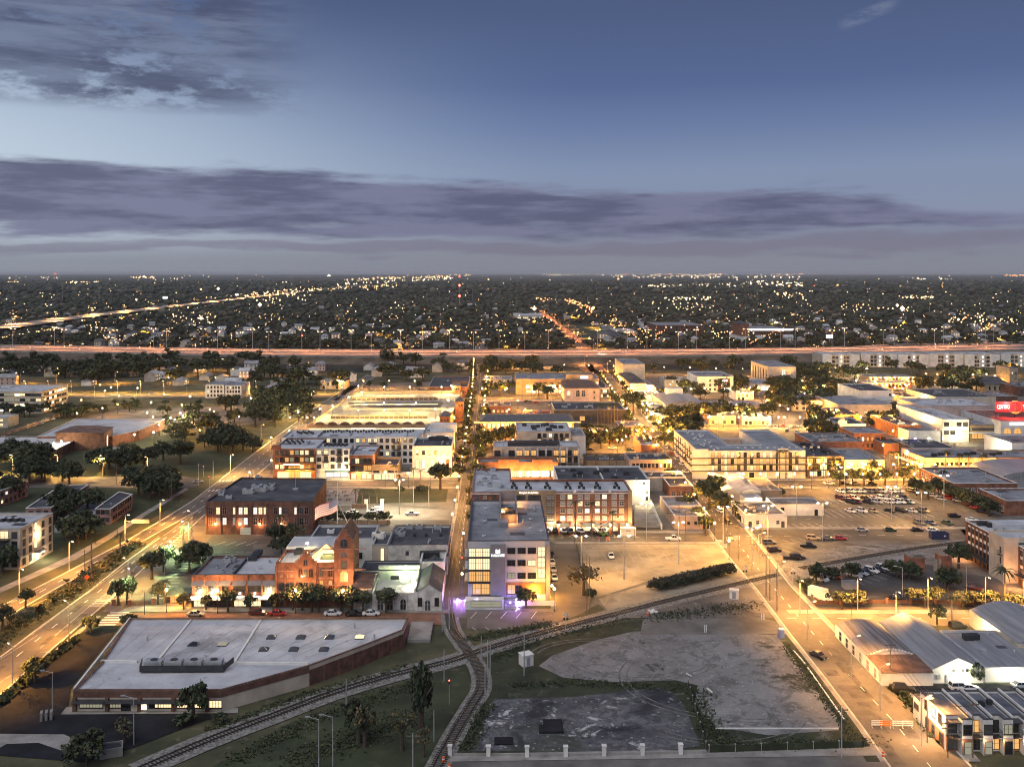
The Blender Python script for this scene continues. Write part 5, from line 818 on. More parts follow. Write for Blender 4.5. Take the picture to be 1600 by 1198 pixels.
B = simple('corner_office', 'small bright cream office cut off by the left edge below the office slab', 'office', -60, 12, 652, 647, 6, 'cream_wall', 'white_roof', .5); win(B, 0, 6, [1, 3.6], 1.6, 1.4, lit=.8, lits=('lit_warm',))
B = simple('row_house', 'white three storey row house with dark windows, left of a matching pair', 'house', 321, 350, 601, 595, 9.5, 'white_wall', 'grey_roof', .4); win(B, 0, 5, [1, 4, 7], 1.2, 1.6, lit=.05)
B = simple('row_house', 'white three storey row house with lit porch, right of a matching pair', 'house', 352, 377, 602, 596, 9.2, 'white_wall', 'grey_roof', .4); win(B, 0, 5, [1, 4, 6.8], 1.1, 1.6, lit=.1)
B = pitched('pavilion', 'round cornered pavilion with blue grey hipped roof among the trees', 'pavilion', rect(405, 447, 610, 600, 5), 5, 3.0, 'pink_wall', 'light_shingle', 'x', .3, 1.2); win(B, 0, 5, [.8], 2.4, 2.4, lit=.3, arch=True)
Hx = 13; ZR = [1.0, 4.2, 7.3, 10.4]
def aprt(name, label, u0, u1, vt, vb, h, wall, roof='white_roof', **k): return simple(name, label, 'apartments', u0, u1, vt, vb, h, wall, roof, .6, **k)
B = aprt('brick_apartments', 'red brick corner apartments over a cafe with glowing umbrellas', 427, 493, 701, 684, Hx, 'brick'); win(B, 0, 8, ZR[1:], 1.5, 1.9, .03, .97, lit=.5, lits=('lit_warm', 'lit_amber', 'lit_dim')); win(B, 0, 6, [.3], 2.4, 2.6, .1, .9, lit=.9, lits=('lit_amber', 'lit_warm'), name='shop_window')
for z in (4.0, 7.1, 10.2): balcony(B, 0, .6, z, 15, 1.3)
pbox(B, 'lit_sign', 'sign_warm', 0, .45, 6.2, 7, .45, .1, off=1.35); pbox(B, 'gable', 'brick', 0, .08, Hx, 4, 1.4, .2); ac(B, rpx(B, [(448+k*2.6, 689+(k % 3)*2.4) for k in range(11)]), 0, 'dark_steel')
for t in (.35, .55, .8): bulb(B.root, Vector((B.poly[0][0]+(B.poly[1][0]-B.poly[0][0])*t, B.poly[0][1]-3, 3.4))-OL(B), 450*LG, CA, .2)
B = aprt('white_apartments', 'white apartments with iron balconies between two brick apartment fronts', 493.5, 546, 701, 693, Hx-.3, 'white_wall'); win(B, 0, 1, ZR[1:], 1.6, 1.6, ts=[.1, .5, .9], lit=.15); win(B, 0, 1, ZR[1:], 1.7, 2.2, ts=[.3, .7], lit=.3, sill=False); win(B, 0, 3, [.3], 3, 2.6, .3, .95, lit=.9, lits=('lit_cool', 'lit_bright'), name='shop_window'); pbox(B, 'awning', 'green_copper', 0, .66, 3.0, 11, .12, 1.6, slope=.3); pbox(B, 'awning', 'green_copper', 0, .3, 12.3, 2.6, .1, 1); pbox(B, 'awning', 'green_copper', 0, .7, 12.3, 2.6, .1, 1)
for z in (7.1, 10.2):
    for t in (.3, .7): balcony(B, 0, t, z, 3.0, 1.2)
ac(B, rpx(B, [(508+k*3.1, 697-(k % 2)) for k in range(12)]), 0, 'dark_steel'); bulb(B.root, Vector((B.poly[0][0]+12, B.poly[0][1]-4, 3.8))-OL(B), 500*LG, CW, .2)
B = aprt('brick_apartments', 'narrow brick apartments with pale roof next to tan picture house', 546.5, 583, 711, 695, 10.6, 'brick'); win(B, 0, 5, [4.0, 7.1], 1.6, 2.0, lit=.4, lits=('lit_warm', 'lit_amber')); win(B, 0, 4, [.3], 2.0, 2.5, lit=.8, lits=('lit_amber', 'lit_warm'), name='shop_window'); balcony(B, 0, .5, 6.9, 11, 1.3); balcony(B, 0, .5, 3.8, 11, 1.3); win(B, 1, 3, [4, 7], 1.2, 1.5, lit=.2)
for t in (.35, .65): bulb(B.root, Vector((B.poly[0][0]+(B.poly[1][0]-B.poly[0][0])*t, B.poly[0][1]-1.5, 3.2))-OL(B), 500*LG, CO, .2)
B = aprt('rear_apartments', 'long white rear apartment wing with rows of black rooftop units', 496, 659, 682, 671.5, 13, 'white_wall'); win(B, 0, 17, ZR, 1.5, 1.6, .02, .98, lit=.2, lits=('lit_amber', 'lit_warm')); ac(B, rpx(B, [(508+k*4.3, 676-(k % 3)*1.0) for k in range(33)]), 0, 'dark_steel')
for t in (.08, .2, .53, .76): [balcony(B, 0, t, z, 3.6, 1.2) for z in (3.9, 7.0, 10.1)]
B = aprt('link_apartments', 'pale roofed side wing linking front and rear apartments along the boulevard', 440, 495.5, 683.5, 672, 13, 'white_wall'); ac(B, rpx(B, [(465+k*3, 676+(k % 3)) for k in range(9)]), 0, 'dark_steel'); win(B, 3, 6, ZR, 1.5, 1.6, lit=.2)
B = simple('picture_house', 'tan picture house with plain parapet and black roof between apartments', 'building', 581.5, 622, 726, 714, 6.6, 'tan_wall', 'dark_roof', 1.0, 'cream_wall'); win(B, 0, 8, [3.2], 1.4, .8, lit=.5, lits=('lit_amber',), mull=0); win(B, 0, 3, [.3], 3, 2.4, lit=.9, lits=('lit_warm',), name='shop_window'); pbox(B, 'canopy', 'white_awning', 0, .5, 2.9, 14, .2, 1.6)
B = simple('white_office', 'white four storey office with black roof and tall lower windows on tram street', 'office', 644.5, 706, 697, 683, 13.2, 'white_wall', 'dark_roof', .7, 'white_trim'); win(B, 0, 6, [9.6], 1.2, 1.6, .05, .97, lit=.25, lits=('lit_warm', 'lit_amber')); win(B, 0, 6, [3.2], 1.3, 4.2, .05, .97, lit=.6, lits=('lit_cool', 'lit_warm'), dark=('glass_dark', 'brick')); pbox(B, 'low_wall', 'white_wall', 0, .45, 0, 26, 2.0, 3); ac(B, rpx(B, [(676, 688), (682, 688), (688, 687), (694, 688)]), 2, 'dark_steel')
win(B, 1, 4, [3, 6.4, 9.6], 1.3, 1.6, lit=.4)
B = simple('white_office_annexe', 'white penthouse topped annexe behind the white office on tram street', 'office', 661, 708, 676, 664, 12.5, 'white_wall', 'white_roof', .6); box_on(B, 'penthouse', 'white_wall', B.poly[0][0]+3, B.poly[0][1]+6, B.poly[0][0]+16, B.poly[0][1]+12, 11.9, 15.6); win(B, 0, 3, [9], 1.6, 2, lit=.6, lits=('lit_bright',))
Hg = 8.2
gp = [(482, 663), (667, 663), (700, 660), (722, 612), (560, 611.5), (545, 618)]
B = bldg('parking_garage', 'long floodlit parking garage with arched parapets and brick stair towers', 'garage', pxpoly(gp, Hg), Hg, 'tan_wall', 'concrete', 1.1, 'tan_wall')
yg = P(570, 663, Hg).y; gx = lambda u, v=663: P(u, v, Hg).x
for i in range(9):
    c = gx(500+i*19.5); mb = MB(); w = 5.2
    pts = [(c-w/2, 0)]+[(c-w/2*math.cos(PI*k/8), 1.5*math.sin(PI*k/8)) for k in range(1, 8)]+[(c+w/2, 0)]
    mb.face([(x, yg-.3, Hg+z) for x, z in pts]); mb.face([(x, yg+.1, Hg+z) for x, z in pts][::-1])
    for p, q2 in zip(pts, pts[1:]): mb.face([(p[0], yg-.3, Hg+p[1]), (p[0], yg+.1, Hg+p[1]), (q2[0], yg+.1, Hg+q2[1]), (q2[0], yg-.3, Hg+q2[1])])
    mb.build('parapet_arch', 'brown_roof', B.root)
win(B, 0, 9, [3.6], 9, 2.6, .02, .98, lit=1, lits=('lit_bright', 'lit_warm'), mull=4, name='opening', sill=False, fr='tan_wall')
def deckwall(u0, u1, v, n, hgt=1.5, m='tan_wall'):
    y = P((u0+u1)/2, v, Hg-1).y; a, b = P(u0, v, Hg-1).x, P(u1, v, Hg-1).x; mb = MB(); mb.box(a, y, Hg-1.1, b, y+.4, Hg-1.1+hgt); mb.build('ramp_wall', m, B.root)
    for i in range(n): c = a+(b-a)*(i+.5)/n; o = MB(); o.box(c-1.2, y-.06, Hg-.85, c+1.2, y, Hg-.85+hgt*.55); o.build('opening', 'dark_wall', B.root)
deckwall(517, 668, 654, 20, 1.9); deckwall(550, 684, 625, 18, 1.9); deckwall(537, 692, 640, 0, 1.1, 'cream_wall'); deckwall(545, 692, 631, 0, 1.1, 'dark_wall')
deckwall(562, 712, 613.5, 0, 1.3, 'cream_wall')
a, b = P(540, 639, Hg-1), P(690, 632, Hg-1); box_on(B, 'light_well', 'dark_wall', a.x, a.y, b.x, b.y, Hg-1.1, Hg-1.05); win(B, ((a.x, b.y-.2), (b.x, b.y-.2)), 12, [Hg-1.0], 5.5, .7, .05, .95, lit=.8, lits=('lit_bright', 'lit_warm'), mull=0, sill=False, name='opening')
for (u0, u1, vt, vb, h) in ((687, 703, 650, 645, 13), (711, 724, 627, 623, 13), (707, 719, 602.5, 600, 13)):
    T = rect(u0, u1, vt, vb, h); roofing(B, T, h, 2, 'orange_brick', 'shingle', 'x', .45, .6); win(B, (T[0], T[1]), 3, [h-2.6], .8, .8, lit=0, mull=0)
T = rect(502, 518, 631, 626, 7); roofing(B, T, 7, 1.6, 'cream_wall', 'shingle', 'x', .4, .5)
for (u, v) in ((520, 650), (545, 635), (560, 616), (600, 657), (640, 657), (680, 655), (600, 645), (650, 645), (600, 618), (640, 618), (690, 618), (700, 640), (560, 657), (500, 655), (565, 627), (705, 616)):
    p = P(u, v, Hg-1); bulb(B.root, Vector((p.x, p.y, Hg+4.5))-OL(B), 2700*LG, (1, .62, .2), .3); mb = MB(); mb.cyl((p.x, p.y, Hg-1.1), (p.x, p.y, Hg+4.8), .1, .07, 6); mb.build('lamp_post', 'dark_steel', B.root); mb = MB(); mb.ball((p.x, p.y, Hg+4.9), .28); mb.build('lamp_globe', 'lamp_white', B.root)
B = simple('brick_block', 'dark roofed brick block at the far end of the parking garage', 'building', 669, 731, 604, 588, 8, 'brick', 'dark_roof', .6); box_on(B, 'roof_house', 'brown_roof', B.poly[0][0]+16, B.poly[0][1]+20, B.poly[0][0]+28, B.poly[0][1]+34, 7.4, 9.5); win(B, 0, 8, [3], 1.4, 2, lit=.2)
V = lambda u, v, z=0: P(u, v, z)
s0 = P(1378, 1050, 3); s1 = P(1451, 1043, 3); sb = P(1310, 973, 3.3)
xL, xR, yF, yB = s0.x, s1.x, s0.y, sb.y; yM = P(1366, 1025, 3).y
B = new('curved_shed', 'long white shed with rusty curved roof beside the wide street', 'shed', [(xL, yF), (xR, yF), (xR, yB), (xL, yB)], 3.2)
mb = MB(); mb.prism(B.poly, -.2, 3.0, top=False); mb.build('wall', 'white_wall', B.root)
mb = MB(); n = 16; prof = [(xL+(xR-xL)*i/n, 3.05+1.35*math.sin(PI*i/n)) for i in range(n+1)]
for (a, b) in zip(prof, prof[1:]): mb.face([(a[0], yM, a[1]), (b[0], yM, b[1]), (b[0], yB, b[1]), (a[0], yB, a[1])])
mb.face([(x, yB, z) for x, z in prof][::-1]); mb.build('curved_roof', 'rust_roof', B.root)
mb = MB(); mb.face([(x, yM-.05, z) for x, z in prof]); mb.build('gable_end', 'white_wall', B.root)
mb = MB()
for i in range(n-1): mb.box(prof[i][0]+.1, yM-.3, min(prof[i][1], prof[i+1][1])+.05, prof[i+1][0]-.1, yM-.05, min(prof[i][1], prof[i+1][1])+.45)
mb.build('stepped_parapet', 'white_wall', B.root)
mb = MB(); mb.face([(xL-.2, yF-.2, 3.02), (xR, yF-.2, 3.02), (xR, yM-.1, 3.5), (xL-.2, yM-.1, 3.5)]); mb.face([(xL-.2, yF-.2, 2.9), (xR, yF-.2, 2.9), (xR, yF-.2, 3.02), (xL-.2, yF-.2, 3.02)]); mb.build('lean_to_roof', 'brown_roof', B.root)
win(B, 3, 6, [.2], 1.6, 2.3, .05, .95, lit=0, dark=('grey_wall', 'glass_grey'), name='door', fr='white_trim', mull=0, sill=False)
xa, xb = P(1456, 1067).x, P(1537, 1067).x; ya = P(1500, 1067).y; ybk = P(1418, 960, 5).y
B = pitched('gabled_shed', 'wide white gabled shed with smooth dark grey roof', 'shed', [(xa, ya), (xb, ya), (xb, ybk), (xa, ybk)], 3.3, 2.3, 'white_wall', 'metal_roof', 'y', .0, .2)
win(B, 0, 1, [2.6], .5, .5, ts=[.42, .6, .68], lit=0, mull=0, sill=False); pbox(B, 'service_panel', 'grey_wall', 0, .12, 1, .8, 1, .2); pbox(B, 'service_panel', 'grey_wall', 0, .28, .3, .4, 1.6, .2); bulb(B.root, Vector((xa+6, ya-2.2, 3.0))-OL(B), 300*LG, (1, .92, .65), .2); bulb(B.root, Vector((xb+6, ya-2.2, 3.0))-OL(B), 240*LG, (1, .92, .65), .2)
B = bldg('flat_shed', 'low flat roofed shed with white front wall right of gabled shed', 'shed', [(xb+.4, ya+.3), (xb+22, ya+.3), (xb+22, ya+22), (xb+.4, ya+22)], 3.2, 'white_wall', 'metal_roof', .2); ac(B, [(xb+5, ya+17), (xb+6.6, ya+17.4)], 1, 'dark_steel')
B = bldg('flat_shed', 'set back flat shed with patched grey roof behind gabled shed', 'shed', [(xb+.4, ya+22.4), (xb+10, ya+22.4), (xb+10, P(1470, 986, 3).y), (xb+.4, P(1470, 986, 3).y)], 3.0, 'white_wall', 'patchy_roof', .2)
B = new('vaulted_warehouse', 'tan fronted warehouse with sagging grey vault roof at the right edge', 'warehouse', [(P(1600, 1012, 4).x, P(1600, 1032).y), (P(1700, 1032).x, P(1600, 1032).y), (P(1700, 1032).x, P(1560, 976).y), (P(1600, 1012, 4).x, P(1560, 976).y)], 4)
a, b, c, d = B.poly; mb = MB(); mb.prism(B.poly, -.2, 4, top=False); mb.build('wall', 'cream_wall', B.root); mb = MB()
for i in range(12):
    f = lambda t: (a[0]+(b[0]-a[0])*t, 4+2.2*math.sin(PI*t)); (x0, z0), (x1, z1) = f(i/12), f((i+1)/12); mb.face([(x0, a[1], z0), (x1, a[1], z1), (x1, c[1], z1), (x0, c[1], z0)]); mb.face([(x0, a[1], 4), (x1, a[1], 4), (x1, a[1], z1), (x0, a[1], z0)])
mb.build('vault_roof', 'metal_roof', B.root); bulb(B.root, Vector((a[0]-2.5, a[1]+12, 3))-OL(B), 1200*LG, CW, .2)
Ht = 6.6; yf = P(1500, 1124, Ht).y; xs = [P(u, 1124, Ht).x for u in (1484, 1521, 1552, 1584, 1615, 1646)]; yb_ = P(1440, 1079, Ht).y
for i in range(5):
    xa, xb = xs[i], xs[i+1]; w = xb-xa; stp = 1.7
    names = ['corner townhouse with long brick and white side wall', 'second townhouse from the street corner', 'third townhouse from the street corner, two black vents on its roof', 'fourth townhouse from the street corner', 'fifth townhouse from the street corner, cut by the right edge']
    B = bldg('townhouse', names[i], 'townhouse', [(xa, yf+stp), (xa+w*.52, yf+stp), (xa+w*.52, yf), (xb, yf), (xb, yb_), (xa, yb_)], Ht, 'white_wall', 'slate_roof', .4, 'dark_coping')
    box_on(B, 'party_wall', 'white_wall', xb-.18, yf+.3, xb+.12, yb_-.1, Ht-.3, Ht+.55)
    pbox(B, 'brick_base', 'orange_brick' if i in (0, 3) else 'peach_wall', 2, .5, 0, w*.46, 3.0, .12); pbox(B, 'brick_base', 'orange_brick' if i in (0, 3) else 'white_wall', 0, .5, 0, w*.5, 3.0, .3)
    win(B, 2, 1, [3.9], 1.5, 1.7, ts=[.5], lit=.35, lits=('lit_dim',), mull=1); win(B, 0, 1, [3.4], 1.6, 2.3, ts=[.55], lit=.3, lits=('lit_dim', 'lit_amber'), sill=False, mull=1); win(B, 2, 1, [.2], 1.3, 2.3, ts=[.5], lit=.5, lits=('lit_amber', 'lit_dim'), name='door', off=.12, sill=False, mull=0); win(B, 0, 1, [.4], 1.7, 2.0, ts=[.5], lit=.4, lits=('lit_amber',), off=.3, sill=False)
    balcony(B, 0, .5, 3.1, w*.5, 1.6); bulb(B.root, Vector((xa+w*.5, yf-.6, 2.6))-OL(B), 10*LG, (1, .65, .35), .1)
    if i in (0, 3): pbox(B, 'porch_roof', 'dark_coping', 0, .5, 5.9, w*.5, .15, 1.8)
    if i == 2: ac(B, [(xa+w*.3, yf+6.5), (xa+w*.8, yf+7.2)], 0, 'dark_steel')
    if i == 0:
        win(B, 5, 1, [4.2], 1.3, 1.8, ts=[.25, .55, .8], lit=.1); win(B, 5, 1, [.8], 1.1, 1.8, ts=[.3, .55, .85], lit=.1, off=.1); pbox(B, 'brick_base', 'orange_brick', 5, .6, 0, 7.5, 3.0, .1)
        bulb(B.root, Vector((xa-2, yf+6, 3.4))-OL(B), 160*LG, (1, .75, .45), .1)
B = bldg('garage_block', 'lower white rear garage attached behind the corner townhouse', 'garage', [(xs[0]-.1, yb_+.1), (xs[5], yb_+.1), (xs[5], yb_+3), (xs[0]-.1, yb_+3)], 4.6, 'white_wall', 'grey_roof', .3, 'dark_coping'); win(B, 3, 1, [2.4], 1.8, 1.0, ts=[.5], lit=0)
Hr = 11.6; q0, q1 = P(1509, 813, Hr), P(1552, 836, Hr); x0 = (q0.x+q1.x)/2
B = bldg('brick_hotel', 'four storey red brick hotel with tall banded windows at the right edge', 'hotel', [(x0, q1.y), (x0+40, q1.y), (x0+40, q0.y), (x0, q0.y)], Hr, 'dark_brick', 'white_roof', .5, 'white_trim')
for i in range(6):
    t = .08+.84*(i+.5)/6; pbox(B, 'window_band', 'white_wall', 3, t, 3.4, 1.5, 7.4, .06)
    win(B, 3, 1, [3.4, 6.0, 8.7], 1.3, 1.5, ts=[t], lit=.06, off=.07, dark=('glass_dark',), sill=False, mull=0)
for i in range(7): pbox(B, 'pilaster', 'brick', 3, min(.99, max(.01, .08+.84*i/6)), -.1, .4, 11, .2)
pbox(B, 'canopy', 'dark_steel', 3, .5, 2.9, (q0.y-q1.y)*.96, .25, 2.4); win(B, 3, 5, [.3], 2.4, 2.2, lit=.3, lits=('lit_amber', 'lit_dim'), sill=False)
ac(B, [(x0+3+i*1.9, q0.y-4-(i % 2)*2) for i in range(8)], 1, 'dark_steel'); box_on(B, 'roof_house', 'white_roof', x0+5, q0.y-10, x0+16, q0.y-4, Hr-.4, Hr+1.2)
y2 = q1.y
B = bldg('concrete_tower', 'pale concrete stair tower between the two wings of the brick hotel', 'tower', [(x0-1.5, y2-8.5), (x0+9, y2-8.5), (x0+9, y2-.1), (x0-1.5, y2-.1)], Hr+1.4, 'cream_wall', 'white_roof', .4, 'cream_wall'); win(B, 3, 1, [2.5, 5.5, 8.5], .6, 1.6, ts=[.8], lit=0); win(B, 0, 1, [3, 6.5, 9.2], 1.6, 2.4, ts=[.5], lit=.2); balcony(B, 3, .85, 4.0, 1.6, .9); balcony(B, 3, .85, 8.0, 1.6, .9)
B = bldg('brick_hotel_wing', 'nearer brick hotel wing with white roof edge at right picture border', 'hotel', [(x0+2.5, y2-36), (x0+42, y2-36), (x0+42, y2-9), (x0+2.5, y2-9)], Hr-.6, 'dark_brick', 'white_roof', .5, 'white_trim')
for i in range(7):
    t = (i+.5)/7; pbox(B, 'window_band', 'white_wall', 3, t, 3.2, 1.4, 7.2, .06); win(B, 3, 1, [3.4, 6.0, 8.6], 1.2, 1.5, ts=[t], lit=.12, off=.07, dark=('glass_dark',), sill=False, mull=0)
pbox(B, 'canopy', 'dark_steel', 3, .5, 2.9, 26, .25, 1.6)
bulb(B.root, Vector((x0-1.5, y2-14, 2.4))-OL(B), 420*LG, CO, .2); bulb(B.root, Vector((x0-3, y2+14, 2.4))-OL(B), 260*LG, CO, .2)
B = pitched('stone_church', 'stone church nave with dark pitched roof on a lit lawn', 'church', rect(1540, 1577, 598, 590, 7), 6, 4, 'stone', 'dark_roof', 'x', .0, .4); win(B, 0, 4, [1.5], 1.2, 3, lit=.1, arch=True)
B = simple('bell_tower', 'square stone bell tower beside the church nave', 'tower', 1578, 1591, 575, 571, 18, 'stone', 'brown_roof', .3); win(B, 0, 2, [13.5], 1.0, 1.6, lit=.2, arch=True)
B = simple('motel', 'two storey motel range with rows of bright door lamps', 'motel', 1357, 1430, 589, 585, 6.5, 'tan_wall', 'grey_roof', .3); win(B, 0, 12, [1, 4.2], 1.6, 1.6, lit=.3)
B2 = simple('motel', 'low motel front range with door lamps and brick arches, nearer than the two storey one', 'motel', 1352, 1424, 598, 594, 4, 'brick', 'metal_roof', .3); win(B2, 0, 12, [.8], 1.8, 2, lit=.4, arch=True)
for BB_, zz in ((B, 3.4), (B, 6), (B2, 3)):
    for i in range(10):
        a, b = edge(BB_, 0); p = a+(b-a)*((i+.5)/10); mb = MB(); mb.ball((p.x, p.y-.6, zz), .3); mb.build('door_lamp', 'lamp_amber', BB_.root)
        if i % 3 == 1: bulb(BB_.root, Vector((p.x, p.y-1.6, zz-.2))-Vector(BB_.root.location), 700*LG, CA, .2)
for i, (u0, u1) in enumerate(((1285, 1342), (1345, 1402), (1405, 1448), (1451, 1505), (1508, 1560), (1563, 1625))):
    B = simple('motorway_apartments', 'pale three storey apartment block beside the motorway, %s from the left in its row' % ORD[i], 'apartments', u0, u1, 553.5-(i % 2)*.8, 549.5, 12.5, 'cream_wall', 'white_roof', .4, group='pale apartments in a row beside the motorway')
    win(B, 0, 9, [1.2, 4.9, 8.6], 2.4, 1.8, lit=.1, lits=('lit_dim', 'lit_warm')); pbox(B, 'stair_bay', 'white_wall', 0, .5, 0, 5, 12.8, 2); win(B, 0, 1, [1, 5, 9], 1.4, 2, ts=[.5], lit=1, lits=('lit_bright',), off=2)
    pbox(B, 'bay', 'white_wall', 0, .12, 0, 9, 12.4, 1.4); pbox(B, 'bay', 'white_wall', 0, .88, 0, 9, 12.4, 1.4)
def track(label, pts, name='railway_track', sleepers=True, ballast=3.4, z=.12, every=.75, near=280):
    q = smooth([P(*p) for p in pts], 8); T = thing(name, label, 'railway track', q[0])
    if ballast:
        mb = MB(); mb2 = MB()
        for i in range(len(q)-1):
            a, b = q[i], q[i+1]; n0 = (q[i+1]-q[max(0, i-1)]).normalized(); n1 = (q[min(len(q)-1, i+2)]-q[i]).normalized()
            p0 = Vector((-n0.y, n0.x, 0)); p1 = Vector((-n1.y, n1.x, 0)); w = ballast
            for (s0, s1, z0, z1) in ((-w, -w*.55, .06, z), (-w*.55, w*.55, z, z), (w*.55, w, z, .06)):
                c, d, e, f = a+p0*s0, b+p1*s0, b+p1*s1, a+p0*s1; mb.face([(c.x, c.y, z0), (f.x, f.y, z1), (e.x, e.y, z1), (d.x, d.y, z0)][::-1])
        mb.build('ballast_bed', 'ballast', T)
    for s in (-.72, .72):
        mb = MB()
        for i in range(len(q)-1):
            n0 = (q[i+1]-q[max(0, i-1)]).normalized(); n1 = (q[min(len(q)-1, i+2)]-q[i]).normalized()
            a = q[i]+Vector((-n0.y, n0.x, 0))*s; b = q[i+1]+Vector((-n1.y, n1.x, 0))*s; mb.beam((a.x, a.y, z+(.1 if sleepers else -.08)), (b.x, b.y, z+(.1 if sleepers else -.08)), .16, .16 if sleepers else .03)
        mb.build('rail', 'rail_steel', T)
    if sleepers:
        k = 'sleeper'
        if k not in _MC: mb = MB(); mb.box(-.13, -1.3, 0, .13, 1.3, .12); _MC[k] = mb.mesh('sleeper', 'sleeper')
        n = 0; rest = MB()
        for p, d in along(q, every):
            if n < near: link('sleeper', _MC[k], T, Vector((p.x, p.y, z))-q[0], math.atan2(d.y, d.x))
            else: nn = Vector((-d.y, d.x, 0)); a, b = p-nn*1.3, p+nn*1.3; rest.beam((a.x, a.y, z), (b.x, b.y, z), .26, .12)
            n += 1
        if rest.v: o = rest.build('sleeper_bed', 'sleeper', T); o['kind'] = 'stuff'
    return T
track('main railway line sweeping on pale ballast across the whole foreground', [(215, 1204), (325, 1157), (430, 1117), (520, 1083), (610, 1056), (700, 1034), (760, 1014), (850, 988), (940, 965), (1050, 937), (1150, 913), (1215, 898)], near=300)
track('curved siding track joining the tram street from the bottom edge', [(668, 1230), (700, 1165), (735, 1105), (752, 1075), (748, 1045), (725, 1010), (708, 985), (702, 960)], z=.14, near=200, ballast=2.3)
track('railway line continuing to the brick hotel past the fenced car park', [(1252, 888), (1330, 874), (1400, 862), (1460, 853), (1515, 847)], near=90, every=.9)
track('pair of tram rails set in the street, curving into the truck yard', [(700, 960), (706, 905), (716, 850), (725, 800), (733, 750), (741, 700), (747, 650), (752, 610)], 'tram_track', False, 0)
track('second pair of tram rails weaving beside the first up the street', [(716, 958), (722, 900), (716, 860), (728, 812), (722, 785), (735, 750), (737, 700), (744, 655)], 'tram_track', False, 0)
track('tram rails swinging left out of the street into the truck yard', [(725, 830), (712, 800), (690, 794), (650, 792), (620, 790)], 'tram_track', False, 0, z=.14)
def crown_mesh(name, mats, n_clump, per, leaf, seed, flat=.75, hollow=.35, spread=1.0, gap=.0):
    r = np.random.default_rng(seed); V = []; F = []; MI = []
    for c in range(n_clump):
        while True:
            d = r.normal(size=3); d /= np.linalg.norm(d); rad = hollow+(1-hollow)*r.random()**.5
            if d[2] > -.45: break
        ctr = d*rad*np.array([1, 1, flat])*spread*.78; cr = r.uniform(.13, .34); mi = int(r.integers(len(mats)))
        for _ in range(per):
            d = r.normal(size=3); d /= np.linalg.norm(d); p = ctr+d*cr*r.random()**.4*np.array([1, 1, .8]); s = leaf*r.uniform(.6, 1.4)
            nrm = d+r.normal(size=3)*.6; nrm[2] += .4; nrm /= np.linalg.norm(nrm); a = np.cross(nrm, [.3, .5, .8]); a /= np.linalg.norm(a); b = np.cross(nrm, a); t = r.uniform(0, 6.3); a, b = a*math.cos(t)+b*math.sin(t), b*math.cos(t)-a*math.sin(t)
            k = len(V); V += [p-a*s-b*s*.6, p+a*s*.3-b*s*.9, p+a*s+b*s*.6, p-a*s*.4+b*s*.9]; F.append((k, k+1, k+2, k+3)); MI.append(mi)
    me = D.meshes.new(name); me.from_pydata([tuple(v) for v in V], [], F)
    for m in mats: me.materials.append(M[m])
    me.polygons.foreach_set('material_index', MI); return me
LM = ['leaf_0', 'leaf_1', 'leaf_2', 'leaf_3', 'leaf_4']
CR = {'near': [crown_mesh('crown', LM, 52, 32, .07, 10+i, .6+.1*i, .15, 1.12) for i in range(5)], 'mid': [crown_mesh('crown', LM, 44, 16, .095, 30+i, .55+.12*i, .1, 1.15) for i in range(5)], 'far': [crown_mesh('crown', LM, 20, 8, .19, 50+i, .7) for i in range(5)],
      'cone': [crown_mesh('crown', ['leaf_2', 'leaf_4'], 60, 26, .08, 70+i, 1.0) for i in range(2)], 'bush': [crown_mesh('crown', LM, 24, 22, .1, 80+i, .8, .2) for i in range(3)], 'thin': [crown_mesh('crown', ['dead_leaf', 'leaf_3', 'pale_leaf'], 26, 12, .08, 90+i, .8, .5) for i in range(2)],
      'pale': [crown_mesh('crown', ['pale_leaf', 'leaf_1', 'leaf_3'], 40, 26, .08, 95+i, .72) for i in range(2)]}
def trunk_mesh(seed, h=1.0, r=.045, limbs=4):
    g = random.Random(seed); mb = MB(); mb.cyl((0, 0, -.02), (0, 0, h*.5), r*1.25, r*.85, 7)
    for i in range(limbs): t = 2*PI*(i+g.random()*.5)/limbs; mb.cyl((0, 0, h*g.uniform(.38, .5)), (math.cos(t)*.3*h, math.sin(t)*.3*h, h*g.uniform(.78, .95)), r*.7, r*.22, 5)
    mb.cyl((0, 0, h*.5), (g.uniform(-.06, .06), g.uniform(-.06, .06), h*.95), r*.8, r*.3, 6); return mb.mesh('trunk', 'trunk')
TR = [trunk_mesh(i) for i in range(4)]; tr = random.Random(11)
def tree(p, h, label, group=None, kind='near', w=None, name='street_tree', trunk=.42, cat='tree'):
    T = thing(name, label, cat, (p.x, p.y, p.z if p.z > 0 else 0), 0, group); w = w or h*.55; c = tr.choice(CR[kind]); ch = h*(1-trunk*.62)
    a = tr.uniform(0, 6.3); o = link('crown', c, T, (0, 0, h-ch*.52), a, (w, w*tr.uniform(.85, 1.1), ch*.66))
    if name != 'shrub': link('trunk', tr.choice(TR), T, (0, 0, 0), a, (h*.9, h*.9, h*.9))
    return T
